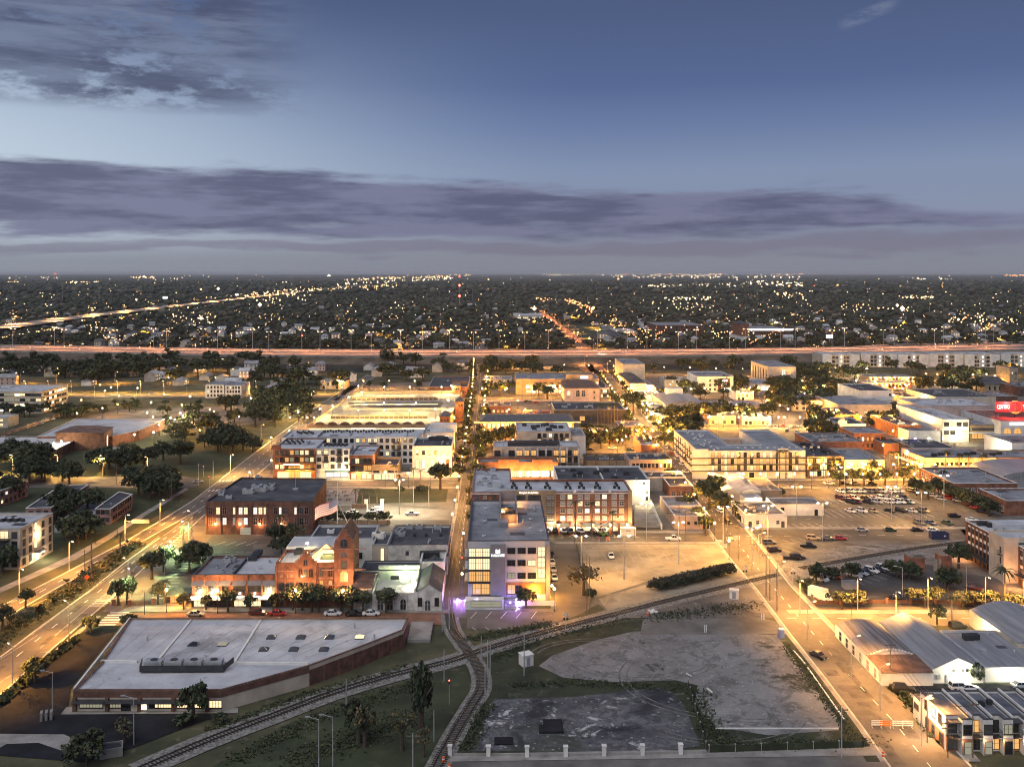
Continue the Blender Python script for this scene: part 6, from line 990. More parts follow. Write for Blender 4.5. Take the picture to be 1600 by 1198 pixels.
def palm_mesh(n, L, droop, seed, m='palm_leaf'):
    g = random.Random(seed); mb = MB()
    for i in range(n):
        t = 2*PI*i/n+g.uniform(-.2, .2); e = g.uniform(-.5, 1.1); l = L*g.uniform(.85, 1.1); prev = None; k = 5
        for j in range(k+1):
            s = j/k; x = l*s*math.cos(e*.6)*(1-.12*s); z = l*(math.sin(e*.6)*s-droop*s*s); w = .16*L*(1-s*.8)*(.5+s if s < .4 else 1)
            c = Vector((math.cos(t)*x, math.sin(t)*x, z)); n2 = Vector((-math.sin(t), math.cos(t), 0))*w*.5; cur = (c-n2, c+Vector((0, 0, w*.25)), c+n2)
            if prev: mb.face([prev[0], cur[0], cur[1], prev[1]]); mb.face([prev[1], cur[1], cur[2], prev[2]])
            prev = cur
    return mb.mesh('crown', m)
PC = [palm_mesh(22, 1, .55, i) for i in range(3)]
def palm_trunk():
    mb = MB(); mb.cyl((0, 0, -.02), (0, 0, 1), .024, .018, 7); return mb.mesh('trunk', 'pale_trunk')
PT = palm_trunk()
def palm(p, h, label, group=None, L=2.2, name='palm_tree'):
    T = thing(name, label, 'palm tree', (p.x, p.y, 0), 0, group); link('crown', tr.choice(PC), T, (0, 0, h-.25*L), tr.uniform(0, 6), (L, L, L)); link('trunk', PT, T, (0, 0, 0), 0, (11, 11, h-.25*L)); return T
tree(P(658, 1140), 13.5, 'tall dark cypress like tree in the grass between the railway tracks', kind='cone', w=2.5, name='cypress_tree', trunk=.15)
tree(P(570, 1166), 8.5, 'dark leaning young tree left of the tall cypress between the tracks', kind='thin', w=2.6, name='young_tree'); tree(P(560, 1160), 9, 'bushy dark tree at the left end of the rail side grass', w=3.2, kind='bush', name='young_tree', trunk=.3)
tree(P(628, 1172), 8.5, 'straggly half bare tree just left of the tall cypress', kind='thin', w=3.2, name='young_tree'); tree(P(662, 1182), 6, 'thin bare sapling by the siding below the tall cypress', kind='thin', w=1.8, name='young_tree')
tree(P(302, 1124), 8.2, 'dark round tree in front of the low warehouse lit windows', w=3.4, kind='bush', trunk=.2); tree(P(290, 1133), 2.6, 'low wide shrub at the foot of the warehouse tree', w=2.8, kind='bush', name='shrub', cat='shrub', trunk=.1); tree(P(340, 1128), 2.0, 'low shrub at the warehouse corner near the track', w=2.4, kind='bush', name='shrub', cat='shrub', trunk=.1)
tree(P(142, 988), 4.6, 'round clipped tree by the bicycle crossing at the brick street', w=2.9, kind='bush', trunk=.35); tree(P(201, 984), 4.6, 'small green tree on the kerb in front of warehouse roof', w=2.5, kind='bush', trunk=.4)
tree(P(135, 1195), 6, 'dark broad tree at the bottom left beside concrete drive', w=4.2, kind='near', trunk=.2); tree(P(195, 1160), 5, 'dim shrub like tree by the warehouse car park lamp', w=2.6, kind='thin', trunk=.2); tree(P(55, 1065), 6.2, 'roadside tree on the boulevard hedge opposite the warehouse', w=3, kind='near', trunk=.35)
tree(P(61, 968), 4.2, 'small bush in the boulevard median', w=1.8, kind='bush', trunk=.2); tree(P(40, 950), 6, 'slim tree in the boulevard median near the kerb', w=2.2, kind='near'); tree(P(4, 985), 7, 'dark tree in the median cut by the left edge', w=3, kind='near')
tree(P(185, 945), 7.6, 'dark round tree at the car park corner, left of its lit neighbour', w=3.0, kind='near'); tree(P(199, 943), 7.2, 'bright green floodlit tree at the car park corner', w=2.8, kind='near'); tree(P(237, 905), 9, 'broad dark tree at the boulevard edge of the brewery car park', w=4.4, kind='near'); tree(P(256, 893), 8.6, 'bright green floodlit tree in the middle of the brewery car park edge', w=3.5, kind='near')
palm(P(286, 855), 7.2, 'left palm of the floodlit pair at the north end of brewery car park', L=2.6); palm(P(294, 854), 7, 'right palm of the floodlit pair at the north end of brewery car park', L=2.4); palm(P(188, 868), 7.5, 'single palm on the boulevard median', L=2.4); palm(P(143, 905), 12, 'tall thin palm in the median by the traffic sign', L=2.0)
palm(P(257, 944), 6.8, 'small palm beside the green roofed kiosk', L=2.4); tree(P(247, 944), 6.2, 'thin pale tree left of the small palm at the kiosk', w=2.6, kind='pale'); tree(P(296, 895), 8.5, 'large dark tree against the left wall of the brewery wing', w=4.5, kind='near', trunk=.2); tree(P(305, 880), 8, 'dark tree behind the corner of the brewery wing roof', w=4, kind='near', trunk=.2); tree(P(317, 880), 6.5, 'shaded shrub like tree at the back of brewery car park', w=3.6, kind='bush', trunk=.2)
row = [(287, 952, 4.6, 2.0), (322, 953, 4.4, 1.8), (356, 956, 6.2, 2.8), (391, 954, 4.6, 2.0), (427, 954, 4.4, 1.9), (458, 953, 6.6, 3.4), (472, 954, 6, 3.0), (487, 956, 7.4, 4.0), (498, 956, 7, 3.2), (533, 955, 6.6, 3.4), (549, 956, 6.8, 3.2), (567, 956, 6.2, 3.2), (603, 957, 7.2, 4.0)]
for i, (u, v, h, w) in enumerate(row): tree(P(u, v), h, '%s street tree from the left along the brewery pavement' % ORD[i], 'street trees along the brewery pavement', w=w, kind='pale' if i > 10 else 'near')
tree(P(440, 866), 6, 'dark shrub like tree behind brewery wing', w=4, kind='near', trunk=.2); tree(P(462, 858), 9, 'lit orange edged tree beside the brick office corner', w=4, kind='thin', trunk=.3); tree(P(430, 850), 7, 'dark tree in front of brick office wall lamps', w=3.6, kind='near', trunk=.3); tree(P(448, 848), 6.5, 'low dark tree right of the brick office wall lamps', w=4, kind='near', trunk=.2); palm(P(437, 852), 10.5, 'palm standing against the brick office windows', L=2.6)
tree(P(688, 765), 12.5, 'large palm leaved dark tree on the tram street corner', w=5.6, kind='near'); palm(P(617, 758), 9, 'palm in front of picture house on the avenue', L=2.6); palm(P(646, 757), 7.5, 'first palm on the lawn edge of the green square', L=2.4); palm(P(657, 757), 6.5, 'second palm on the lawn edge of the green square', L=1.8)
for i, u in enumerate((556, 566, 577, 589)): palm(P(u, 786), 6, '%s short fat palm from the left at the plaza end of the square' % ORD[i], 'short palms at the plaza end of the square', L=2.6)
for i, u in enumerate((505, 518, 530, 545, 556, 578, 596, 603)): tree(P(u, 816), 4.5, '%s bush from the left along the truck yard fence' % ORD[i], 'bushes along the truck yard fence', w=2.6, kind='bush', name='shrub', cat='shrub', trunk=.1)
for i, (u, v) in enumerate(((652, 771), (660, 768), (668, 770), (625, 770))): tree(P(u, v), 3, '%s dark shrub from the left in the green square lawn' % ORD[[1, 2, 3, 0][i]], 'shrubs in the green square lawn', w=2.6, kind='bush', name='shrub', cat='shrub', trunk=.1)
for i, (u, v) in enumerate(((736, 800), (735, 822), (733, 780), (735, 760))): tree(P(u, v), 6, '%s thin street tree from the office block along the tram street' % ORD[[1, 0, 2, 3][i]], 'thin street trees on the tram street', w=2, kind='pale')
tree(P(822, 950), 6.2, 'purple lit round tree on office block steps', w=3.0, kind='near', trunk=.25); tree(P(912, 930), 9.5, 'amber lit half bare tree on the verge beside the gravel car park', w=5.6, kind='thin', trunk=.3); tree(P(922, 938), 4, 'low dark bush below the half bare tree', w=2, kind='bush', name='shrub', cat='shrub', trunk=.1)
hq = [P(1026+i*7, 921-i*1.6+(i % 2)*2) for i in range(17)]
CR['hedge'] = [crown_mesh('crown', ['leaf_4', 'dim_leaf'], 40, 30, .09, 60+i, .8, .2) for i in range(2)]
T = thing('hedge', 'long dark unclipped hedge between gravel car park and railway', 'hedge', hq[0])
for i, p in enumerate(hq): link('hedge_clump', CR['hedge'][i % 2], T, p-hq[0]+Vector((0, 0, 1.5)), i, (2.9, 2.4, 2.3))
for u, v, h, l in ((899, 846, 14, 'tall palm against brick hotel windows, left one of three'), (925, 840, 12.5, 'tall palm against brick hotel windows, middle one of three'), (957, 838, 9, 'shorter palm against brick hotel windows, right one of three')): palm(P(u, v), h, l, L=2.8)
tree(P(1108, 795), 12, 'huge dark street tree overhanging the main street', w=6.4, kind='near'); tree(P(1131, 812), 10, 'orange lit street tree left of white corner shop', w=5.2, kind='near'); tree(P(1118, 775), 9, 'dark upper tree behind the huge street tree', w=5, kind='near'); tree(P(1155, 815), 3.5, 'small lit shrub against white corner shop', w=2.2, kind='bush', name='shrub', cat='shrub', trunk=.1)
tree(P(1217, 776), 4, 'dark round bush beside the grey store', w=3, kind='bush', name='shrub', cat='shrub', trunk=.1)
palm(P(1570, 945), 10.5, 'big feathery palm in front of the brick hotel canopy', L=4.2); palm(P(1487, 976), 7.6, 'round headed palm behind the gabled shed, right one of a pair', L=2.5); tree(P(1464, 976), 5.6, 'round dark palm like tree behind gabled shed, left one of a pair', w=2.5, kind='bush', trunk=.35)
tree(P(1524, 1066), 4.6, 'bright lit round bush against white shed wall', w=2.2, kind='bush', name='shrub', cat='shrub', trunk=.12)
for i, (u, v, h, w) in enumerate(((1275, 912, 6, 3.0), (1262, 925, 4, 3), (1300, 905, 3.6, 3), (1330, 905, 5.4, 3.2), (1400, 902, 5.5, 4.2), (1420, 905, 5.2, 4.2), (1480, 922, 7, 3.8), (1498, 888, 9, 4))): tree(P(u, v), h, '%s dark tree from the left inside the fenced car park' % ORD[[1, 0, 2, 3, 4, 5, 6, 7][i]], 'dark trees inside the fenced car park', w=w, kind='near', trunk=.25)
for i, (u, v) in enumerate(((1316, 952), (1340, 950), (1425, 945), (1445, 948), (1462, 944), (1505, 952), (1522, 952), (1548, 950), (1585, 955))): tree(P(u, v), 5.2, '%s pale olive street tree from the left along the fence of the east street' % ORD[i], 'olive street trees along the east street', w=3.2, kind='pale')
for i, (u, v) in enumerate(((1312, 760), (1332, 758), (1350, 760), (1362, 760), (1383, 757), (1412, 757), (1432, 774), (1450, 780), (1466, 776))): tree(P(u, v), 7.4, '%s floodlit street tree from the left above the public car park' % ORD[i], 'street trees above the public car park', w=3.8, kind='pale' if i % 2 else 'near')
for i, (u, v) in enumerate(((1480, 775), (1490, 782), (1503, 786), (1515, 792), (1530, 798), (1545, 806), (1474, 760), (1462, 752))): tree(P(u, v), 6.6, '%s tree of the thick hedge row beside the brick shops' % ORD[[2, 3, 4, 5, 6, 7, 1, 0][i]], 'thick tree row beside the brick shops', w=4, kind='near', trunk=.2)
for i, (u, h) in enumerate(((1218, 13), (1228, 13), (1478, 11), (1499, 9), (1514, 9), (1535, 9))): palm(P(u, 748 if u < 1300 else 741), h, '%s tall palm from the left in front of white apartments and rounded shop' % ORD[i], 'tall palms along the market street', L=3)
for i, u in enumerate((1390, 1398, 1404)): palm(P(u, 735), 9, '%s palm from the left on the lane corner by arched shops' % ORD[i], 'palms on the lane corner by arched shops', L=2.8)
for i, u in enumerate((934, 939, 944, 950, 955, 960, 965)): palm(P(u, 664), 13, '%s tall palm from the left in front of the dark pavilion' % ORD[i], 'tall palms in front of dark pavilion', L=3)
for i, u in enumerate((838, 845, 852, 862, 872, 878)): palm(P(u, 618), 10, '%s palm from the left in front of the tan college block' % ORD[i], 'palms in front of tan college block', L=3)
for i, u in enumerate((914, 931, 952, 963)): palm(P(u, 738), 8.5, '%s palm from the left before the walled shop' % ORD[i], 'palms before the walled shop', L=2.6)
tree(P(990, 645), 15, 'large spreading tree at the junction of main street', w=9, kind='near')
for i, (u, v) in enumerate(((745, 707), (757, 703), (768, 700), (780, 697), (790, 695), (800, 693))): tree(P(u, v), 10, '%s dark tree from the left below the long brick office' % ORD[i], 'dark trees below the long brick office', w=5.4, kind='near', trunk=.25)
for i, (u, v) in enumerate(((766, 617), (782, 620), (795, 615), (842, 620), (856, 624))): tree(P(u, v), 11, '%s lit tree from the left before the tan college block' % ORD[i], 'lit trees before the tan college block', w=6, kind='mid')
def scatter(n, region, label, group, hr, kind, seed, avoid=(), wf=.62, trunk=.3, name='oak_tree'):
    r = random.Random(seed); out = []; t = 0
    while len(out) < n and t < n*60:
        t += 1; u0, v0, u1, v1 = region[r.randrange(len(region))]; u = r.uniform(u0, u1); v = 427+1/r.uniform(1/(v1-427), 1/(v0-427)); p = P(u, v)
        if any(a[0] < u < a[2] and a[1] < v < a[3] for a in avoid) or any((p-o).length < hr[0]*.55 for o in out): continue
        out.append(p); h = r.uniform(*hr); tree(p, h, label, group, kind, h*wf, name, trunk)
scatter(44, [(300, 655, 440, 690), (300, 640, 480, 670), (285, 690, 400, 715), (395, 622, 478, 668), (130, 716, 290, 742), (10, 720, 80, 742)], 'dark spreading oak in the park behind the college lawn', 'oaks in the park behind the college', (7, 13.5), 'near', 5, wf=.62)
scatter(16, [(205, 765, 285, 790), (150, 730, 285, 742), (40, 745, 110, 757)], 'dark oak standing around the side street junction', 'oaks around the side street junction', (8, 13), 'near', 6, wf=.62, avoid=[(130, 757, 205, 815)])
scatter(12, [(100, 830, 158, 850), (0, 880, 30, 905), (-40, 760, 30, 790), (90, 795, 150, 815)], 'dark tree crowded round the housing rows', 'dark trees round the housing rows', (7, 11), 'near', 7)
scatter(26, [(0, 640, 70, 652), (75, 646, 160, 654), (130, 641, 330, 650)], 'dim rounded tree in the office car parks', 'trees in the office car parks', (5, 9), 'mid', 8, avoid=[(305, 600, 392, 636), (-60, 613, 530, 624)])
scatter(96, [(0, 568, 480, 600), (380, 600, 540, 640), (-60, 568, 330, 622)], 'dark oak among the houses on the near side of the motorway', 'oaks on the near side of the motorway', (9, 16), 'mid', 9, wf=.65, avoid=[(305, 590, 392, 640), (400, 600, 450, 620), (-100, 605, 530, 623), (-100, 598, 108, 650), (480, 610, 740, 670)])
scatter(40, [(560, 566, 740, 600), (735, 570, 960, 590), (1010, 575, 1300, 590)], 'dark tree at the foot of the motorway embankment', 'trees at the foot of the motorway embankment', (8, 14), 'mid', 10, name='shade_tree', avoid=[(665, 585, 735, 606), (960, 555, 1015, 600), (900, 565, 960, 592)])
scatter(110, [(1020, 600, 1240, 628), (1100, 650, 1260, 676), (1200, 605, 1300, 645), (1040, 655, 1090, 690), (1225, 660, 1310, 690)], 'lamp lit street tree between the old quarter roofs', 'lamp lit trees between the old quarter roofs', (7, 12), 'mid', 12, name='shade_tree', avoid=[(1180, 560, 1246, 602), (1085, 575, 1148, 612), (1105, 622, 1210, 650), (1084, 660, 1262, 745)])
scatter(44, [(1240, 580, 1360, 612), (1300, 578, 1620, 600), (1430, 592, 1560, 615)], 'dark tree on the slope between motel and motorway apartments', 'trees between motel and motorway apartments', (8, 13), 'mid', 13, avoid=[(1352, 585, 1432, 606), (1538, 588, 1594, 606)])
scatter(20, [(900, 675, 960, 705), (965, 690, 1040, 700), (1010, 650, 1075, 700)], 'amber lit tree around the small car park and main street', 'amber lit trees near the small car park', (6, 9), 'mid', 14, avoid=[(1000, 678, 1032, 702), (966, 655, 1008, 672)])
scatter(10, [(1365, 660, 1430, 672), (1385, 640, 1440, 652)], 'dark tree on the lane behind the curly gabled shop', 'trees on the lane behind the curly gabled shop', (7, 10), 'mid', 15)
scatter(26, [(110, 630, 420, 652), (250, 660, 300, 690)], 'small round tree in the college car parks', 'small trees in the college car parks', (4, 7), 'mid', 18, name='small_tree', avoid=[(58, 650, 260, 690), (305, 600, 392, 632)])
def tufts(name, lines, n, s, mats, seed):
    r = np.random.default_rng(seed); mb = MB()
    for k in range(n):
        pl, wd = lines[int(r.integers(len(lines)))]; i = int(r.integers(len(pl)-1)); t = r.random(); u = pl[i][0]+(pl[i+1][0]-pl[i][0])*t+r.normal()*wd; v = pl[i][1]+(pl[i+1][1]-pl[i][1])*t+r.normal()*wd*.35; c = P(u, v); q = s*r.uniform(.5, 1.5)
        for j in range(4): a = r.uniform(0, 6.3); e = r.uniform(.3, 1.0)*q; x, y = math.cos(a)*q, math.sin(a)*q; mb.face([(c.x-y*.3, c.y+x*.3, 0), (c.x+x*.6-y*.3, c.y+y*.6+x*.3, e), (c.x+x+y*.2, c.y+y-x*.2, e*.9), (c.x+y*.3, c.y-x*.3, 0)], int(r.integers(len(mats))))
    o = mb.build(name, mats); o['kind'] = 'stuff'; return o
tufts('undergrowth', [([(800, 1070), (900, 1066), (980, 1072), (1080, 1075)], 9), ([(770, 1030), (830, 1000), (980, 965)], 10), ([(1090, 1080), (1110, 1140), (1150, 1170)], 10), ([(1110, 1165), (1370, 1160)], 14), ([(1228, 1010), (1285, 1085), (1345, 1165)], 6), ([(760, 1100), (730, 1170)], 8), ([(1020, 965), (1180, 945)], 12)], 6000, .26, ['leaf_2', 'leaf_4', 'leaf_0', 'leaf_3'], 3)
tufts('grass', [([(360, 1190), (500, 1120), (660, 1065)], 12), ([(450, 1190), (640, 1120)], 22), ([(330, 1140), (480, 1085), (640, 1040)], 7), ([(30, 980), (110, 925), (150, 900)], 9), ([(-20, 1020), (40, 960)], 9), ([(730, 1000), (860, 975)], 8)], 5200, .32, ['leaf_1', 'leaf_3', 'leaf_0'], 4)
tufts('median_planting', [([(85, 940), (130, 905), (180, 872)], 6), ([(175, 872), (215, 850)], 4)], 1500, .8, ['leaf_3', 'pale_leaf', 'leaf_0', 'dead_leaf'], 5)
tufts('roadside_hedge', [([(0, 1100), (55, 1048), (120, 998)], 3)], 700, .8, ['leaf_2', 'leaf_0'], 6)
tufts('terrace_planting', [([(1415, 1090), (1440, 1120), (1475, 1165)], 5), ([(1395, 1075), (1412, 1088)], 3)], 500, .7, ['leaf_1', 'leaf_2', 'palm_leaf'], 7)
def car_meshes(kind, col):
    k = ('car', kind, col)
    if k in _MC: return _MC[k]
    L, W, Hc, hood, c0, c1, r0, r1 = {'saloon': (4.6, 1.8, 1.42, .82, -1.65, 1.0, -.95, .25), 'estate': (4.7, 1.88, 1.7, .95, -2.2, 1.0, -1.95, .35), 'pickup': (5.4, 1.95, 1.8, 1.0, -.6, 1.35, -.45, .65), 'van': (5.4, 2.0, 2.3, 1.1, -2.65, 1.9, -2.6, 1.3)}[kind]
    h = L/2; b = MB()
    sec = [(-h, .42, .78, .72), (-h+.15, .3, hood*.96, .9), (c0, .25, hood*1.04, 1.0), (0, .25, hood*1.06, 1.0), (c1, .25, hood*1.03, 1.0), (h-.35, .28, hood*.86, .93), (h, .4, hood*.66, .74)]
    prev = None
    for (x, zb, zt, wf) in sec:
        w = W/2*wf; r = [(x, -w*.96, zb), (x, -w, (zb+zt)/2), (x, -w*.92, zt), (x, w*.92, zt), (x, w, (zb+zt)/2), (x, w*.96, zb)]
        if prev:
            for i in range(6): j = (i+1) % 6; b.face([prev[i], prev[j], r[j], r[i]][::-1])
        else: b.face(r)
        prev = r
    b.face(prev[::-1])
    if kind == 'pickup': b.box(-h+.2, -W*.4, .9, c0-.05, W*.4, .92, 1)
    zs = hood*1.03; ww = W/2*.9; wr_ = W/2*.72; g = MB()
    lo = [(c0, -ww, zs), (c1, -ww, zs), (c1, ww, zs), (c0, ww, zs)]; hi = [(r0, -wr_, Hc-.06), (r1, -wr_, Hc-.06), (r1, wr_, Hc-.06), (r0, wr_, Hc-.06)]
    for i in range(4): j = (i+1) % 4; g.face([lo[i], lo[j], hi[j], hi[i]])
    t = MB(); up = [(x*.99+.0, y*.96, Hc) for x, y, z in hi]
    for i in range(4): j = (i+1) % 4; t.face([hi[i], hi[j], up[j], up[i]])
    t.face(up)
    for i in range(4): a, c = Vector(lo[i]), Vector(hi[i]); t.cyl(a, c, .05, .05, 4, caps=False)
    mid_l = Vector(((c0+c1)/2, -ww-.005, zs)); t.cyl(mid_l, (( r0+r1)/2, -wr_-.005, Hc-.06), .04, .04, 4, caps=False); t.cyl(((c0+c1)/2, ww+.005, zs), ((r0+r1)/2, wr_+.005, Hc-.06), .04, .04, 4, caps=False)
    wl_ = MB(); wl_.cyl((0, -.11, 0), (0, .11, 0), .33, .33, 10); wl_.cyl((0, -.115, 0), (0, -.11, 0), .2, .2, 8, 1); wl_.face([(.3*math.cos(-i*PI/5), -.11, .3*math.sin(-i*PI/5)) for i in range(10)])
    hl = MB(); hl.box(-.06, -.2, -.08, .06, .2, .08)
    _MC[k] = (b.mesh('body', ['paint_'+col, 'dark_steel']), g.mesh('car_windows', 'glass_dark'), t.mesh('roof', 'paint_'+col), wl_.mesh('wheel', ['tyre', 'steel']), hl.mesh('headlight', 'headlight'), hl.mesh('tail_light', 'taillight'), L, W, hood); return _MC[k]
def car(p, rz, kind, col, label, group=None, z=0.0, full=True, name=None, cat=None):
    b, g, t, w, hl, tl, L, W, hood = car_meshes(kind, col); nm = {'saloon': 'car', 'estate': 'car', 'pickup': 'pickup_truck', 'van': 'van'}[kind]
    T = thing(name or nm, label, cat or nm.replace('_', ' '), (p.x, p.y, z+.06), rz, group); link('body', b, T); link('car_windows', g, T); link('roof', t, T)
    for x in (-L*.3, L*.31):
        for s in (-1, 1): link('wheel', w, T, (x, s*(W/2-.1), .33), PI if s > 0 else 0)
    if full:
        for s in (-1, 1): link('headlight', hl, T, (L/2-.05, s*W*.3, hood*.62)); link('tail_light', tl, T, (-L/2+.03, s*W*.3, hood*.72))
    return T
UP, DN, LF, RT_ = R(90), R(-90), R(180), 0.0
Q = lambda u, v: P(u, v)
car(Q(306, 962), 0, 'saloon', 'tan', 'sand coloured car at the left end of the brewery kerb'); car(Q(403, 960), 0, 'estate', 'maroon', 'dark maroon car parked just left of the red car by the brewery'); car(Q(434, 961), 0, 'saloon', 'red', 'bright red car parked in front of brewery hall'); car(Q(520, 961), 0, 'saloon', 'white', 'white car left of the black car before the brewery tower'); car(Q(553, 962), 0, 'saloon', 'black', 'black car between two white cars on the brewery street'); car(Q(580, 961), 0, 'saloon', 'white', 'white car at the right end of the brewery kerb row')
car(Q(955, 871), R(-92), 'saloon', 'white', 'lone white car in the middle of the gravel car park'); car(Q(1052, 844), 0, 'pickup', 'white', 'white pickup on the lower street beside long grass strip')
for i, (v, c, l) in enumerate(((868, 'black', 'black car at the head of the line beside the office block'), (881, 'white', 'second car, white, in the line beside the office block'), (892, 'silver', 'third car, silver, in the line beside the office block'), (905, 'white', 'last white car in the line beside the office block'))): car(Q(861+i*1.7, v), R(-86), 'saloon', c, l)
car(Q(1279, 1027), R(-62), 'saloon', 'black', 'black car parked alone on the wide street beside the gravel lot'); car(Q(1202, 850), 0, 'estate', 'grey', 'dark grey car by the utility pole on the lower street'); car(Q(1210, 862), R(8), 'estate', 'black', 'black and white patrol car parked behind the grey car', name='patrol_car', cat='police car')
for i, (u, v, k, c, l) in enumerate(((1271, 843, 'estate', 'tan', 'dull tan car beside blue grey car on the angled bays'), (1294, 843, 'saloon', 'grey', 'blue grey car between tan car and red car'), (1313, 843, 'saloon', 'red', 'red sports car at the end of the angled bays'), (1263, 855, 'pickup', 'black', 'black pickup parked across the lower angled bays'), (1237, 874, 'pickup', 'black', 'left black car at the rail side corner'), (1247, 873, 'estate', 'black', 'right black car at the rail side corner'))): car(Q(u, v), R(-20+i*3), k, c, l)
cn = {'white': 'white', 'silver': 'silver', 'black': 'black', 'grey': 'dark grey', 'red': 'red', 'tan': 'beige', 'blue': 'dark blue', 'maroon': 'maroon', 'green': 'green'}
rows = [('back row of the public car park', 769, [(1313, 'white'), (1321, 'grey'), (1329, 'white'), (1337, 'silver'), (1346, 'white'), (1357, 'grey'), (1364, 'black'), (1371, 'tan'), (1378, 'white'), (1393, 'white'), (1404, 'white'), (1426, 'black')], -58, -9),
        ('second row of the public car park', 780, [(1313, 'maroon'), (1321, 'silver'), (1327, 'red'), (1335, 'white'), (1352, 'black'), (1363, 'white'), (1378, 'white'), (1387, 'white'), (1404, 'silver'), (1412, 'black')], -62, 0),
        ('third row of the public car park', 786, [(1330, 'black'), (1338, 'maroon'), (1356, 'black'), (1371, 'silver'), (1388, 'white'), (1397, 'white'), (1407, 'white'), (1415, 'green'), (1421, 'white')], -62, 0),
        ('fourth row of the public car park', 800, [(1329, 'white'), (1347, 'white'), (1364, 'tan'), (1390, 'black'), (1408, 'black'), (1425, 'white'), (1436, 'black'), (1444, 'tan')], -60, 0),
        ('front row of the public car park', 819, [(1437, 'grey'), (1454, 'blue'), (1480, 'green')], -62, 0)]
for rn, v, cars, a, _ in rows:
    for i, (u, c) in enumerate(cars): car(Q(u, v), R(a+(i*37 % 7)-3), 'estate' if (i*7+int(v)) % 3 == 0 else 'saloon', c, '%s car, %s from the left in the %s' % (cn[c], ORD[i], rn), 'cars in the public car park', full=False)
for i, (u, c) in enumerate(((1347, 'silver'), (1391, 'green'), (1433, 'black'), (1457, 'white'))): car(Q(u, 830), 0, 'saloon', c, '%s car parked on the kerb below the public car park, %s from left' % (cn[c], ORD[i]), 'cars on the kerb below the public car park')
car(Q(1491, 808), 0, 'estate', 'black', 'black car crossing the exit of the public car park'); car(Q(1519, 814), R(-30), 'saloon', 'white', 'white car half hidden by the brick hotel roof')
for i, (u, v, c) in enumerate(((1296, 757, 'white'), (1318, 757, 'black'), (1336, 757, 'tan'), (1362, 757, 'black'))): car(Q(u, v), 0, 'saloon', c, '%s car, %s from the left at the kerb under the street trees' % (cn[c], ORD[i]), 'cars at the kerb under the street trees', full=False)
for i, (u, v, c) in enumerate(((1470, 781, 'silver'), (1458, 776, 'white'), (1482, 779, 'red'), (1489, 776, 'white'), (1498, 784, 'silver'), (1512, 789, 'maroon'), (1525, 795, 'red'), (1536, 801, 'black'))): car(Q(u, v), R(-50), 'saloon', c, '%s car, %s down the lane beside the tree row' % (cn[c], ORD[i]), 'cars along the lane by the tree row', full=False)
for i, (u, v, k, c) in enumerate(((1256, 912, 'saloon', 'green'), (1281, 907, 'van', 'white'), (1294, 902, 'saloon', 'silver'), (1306, 903, 'saloon', 'orange'), (1335, 901, 'estate', 'white'), (1345, 898, 'estate', 'silver'), (1353, 896, 'saloon', 'black'), (1362, 894, 'estate', 'white'), (1372, 892, 'saloon', 'black'), (1380, 890, 'estate', 'white'))): car(Q(u, v), R(-48), k, c, '%s %s, %s from the left in the fenced car park row' % ({'green': 'pale green', 'orange': 'orange'}.get(c, cn.get(c, c)), 'van' if k == 'van' else 'car', ORD[i]), 'vehicles in the fenced car park row')
car(Q(1522, 921), R(-35), 'saloon', 'maroon', 'dark maroon car in the driveway of the brick hotel'); car(Q(1500, 937), R(10), 'saloon', 'yellow', 'yellow cab behind the olive trees on the east street', name='taxi', cat='taxi'); car(Q(1403, 936), R(-30), 'saloon', 'black', 'dark car near the lamp post inside the fenced car park')
T = car(Q(1285, 937), R(-45), 'van', 'white', 'white box truck parked inside the fence corner', name='box_truck', cat='truck'); mb = MB(); mb.box(-3.8, -1.1, .6, 1.2, 1.1, 3.1); o = mb.mesh('cargo_box', 'white_wall'); link('cargo_box', o, T)
car(Q(1412, 1080), R(-8), 'estate', 'black', 'black off road car behind the corner townhouse'); car(Q(1500, 1077), 0, 'estate', 'white', 'left white car in the alley behind townhouses'); car(Q(1514, 1078), 0, 'saloon', 'white', 'right white car in the alley behind townhouses'); car(Q(1596, 1074), 0, 'saloon', 'silver', 'pale car at the right end of the alley'); car(Q(1497, 981), R(10), 'estate', 'black', 'black van like car behind gabled shed palms'); car(Q(1566, 976), 0, 'saloon', 'tan', 'beige car on the east street near right edge'); car(Q(1590, 975), 0, 'saloon', 'white', 'white car on the east street at right edge')
for i, (u, v, k, c, l) in enumerate(((518, 804, 'saloon', 'black', 'black car at the left end of the truck yard'), (550, 802, 'saloon', 'white', 'white car in the truck yard behind the flagpole'), (644, 805, 'pickup', 'white', 'white pickup under the bright yard lamp'))): car(Q(u, v), LF, k, c, l)
for u, v, l in ((583, 801, 'rear white service truck in the truck yard'), (586, 806, 'front white service truck with box body in truck yard')):
    T = car(Q(u, v), LF, 'pickup', 'white', l, name='service_truck', cat='truck'); mb = MB(); mb.box(-2.9, -1, .8, -.4, 1, 2.3); link('cargo_box', mb.mesh('cargo_box', 'white_wall'), T)
for i, (u, c) in enumerate(((855, 'silver'), (867, 'black'), (880, 'silver'), (888, 'grey'), (905, 'white'), (930, 'tan'), (940, 'silver'))): car(Vector((P(u, 768.5, 14.6).x, P(860, 768.5, 14.6).y-2.2, 0)), R(80+i*9), 'estate' if i % 2 else 'saloon', c, '%s car, %s from the left in the hotel ground floor car park' % (cn[c], ORD[i]), 'cars under the hotel', z=1.3, full=False)
car(Q(910, 829), 0, 'saloon', 'grey', 'dark grey car in the lower hotel bay'); car(Q(957, 701), 0, 'saloon', 'white', 'white car in the small car park behind grey apartments'); car(Q(922, 704), 0, 'saloon', 'black', 'black car at left edge of the small car park'); car(Q(984, 704), 0, 'saloon', 'green', 'green car at the right end of small car park')
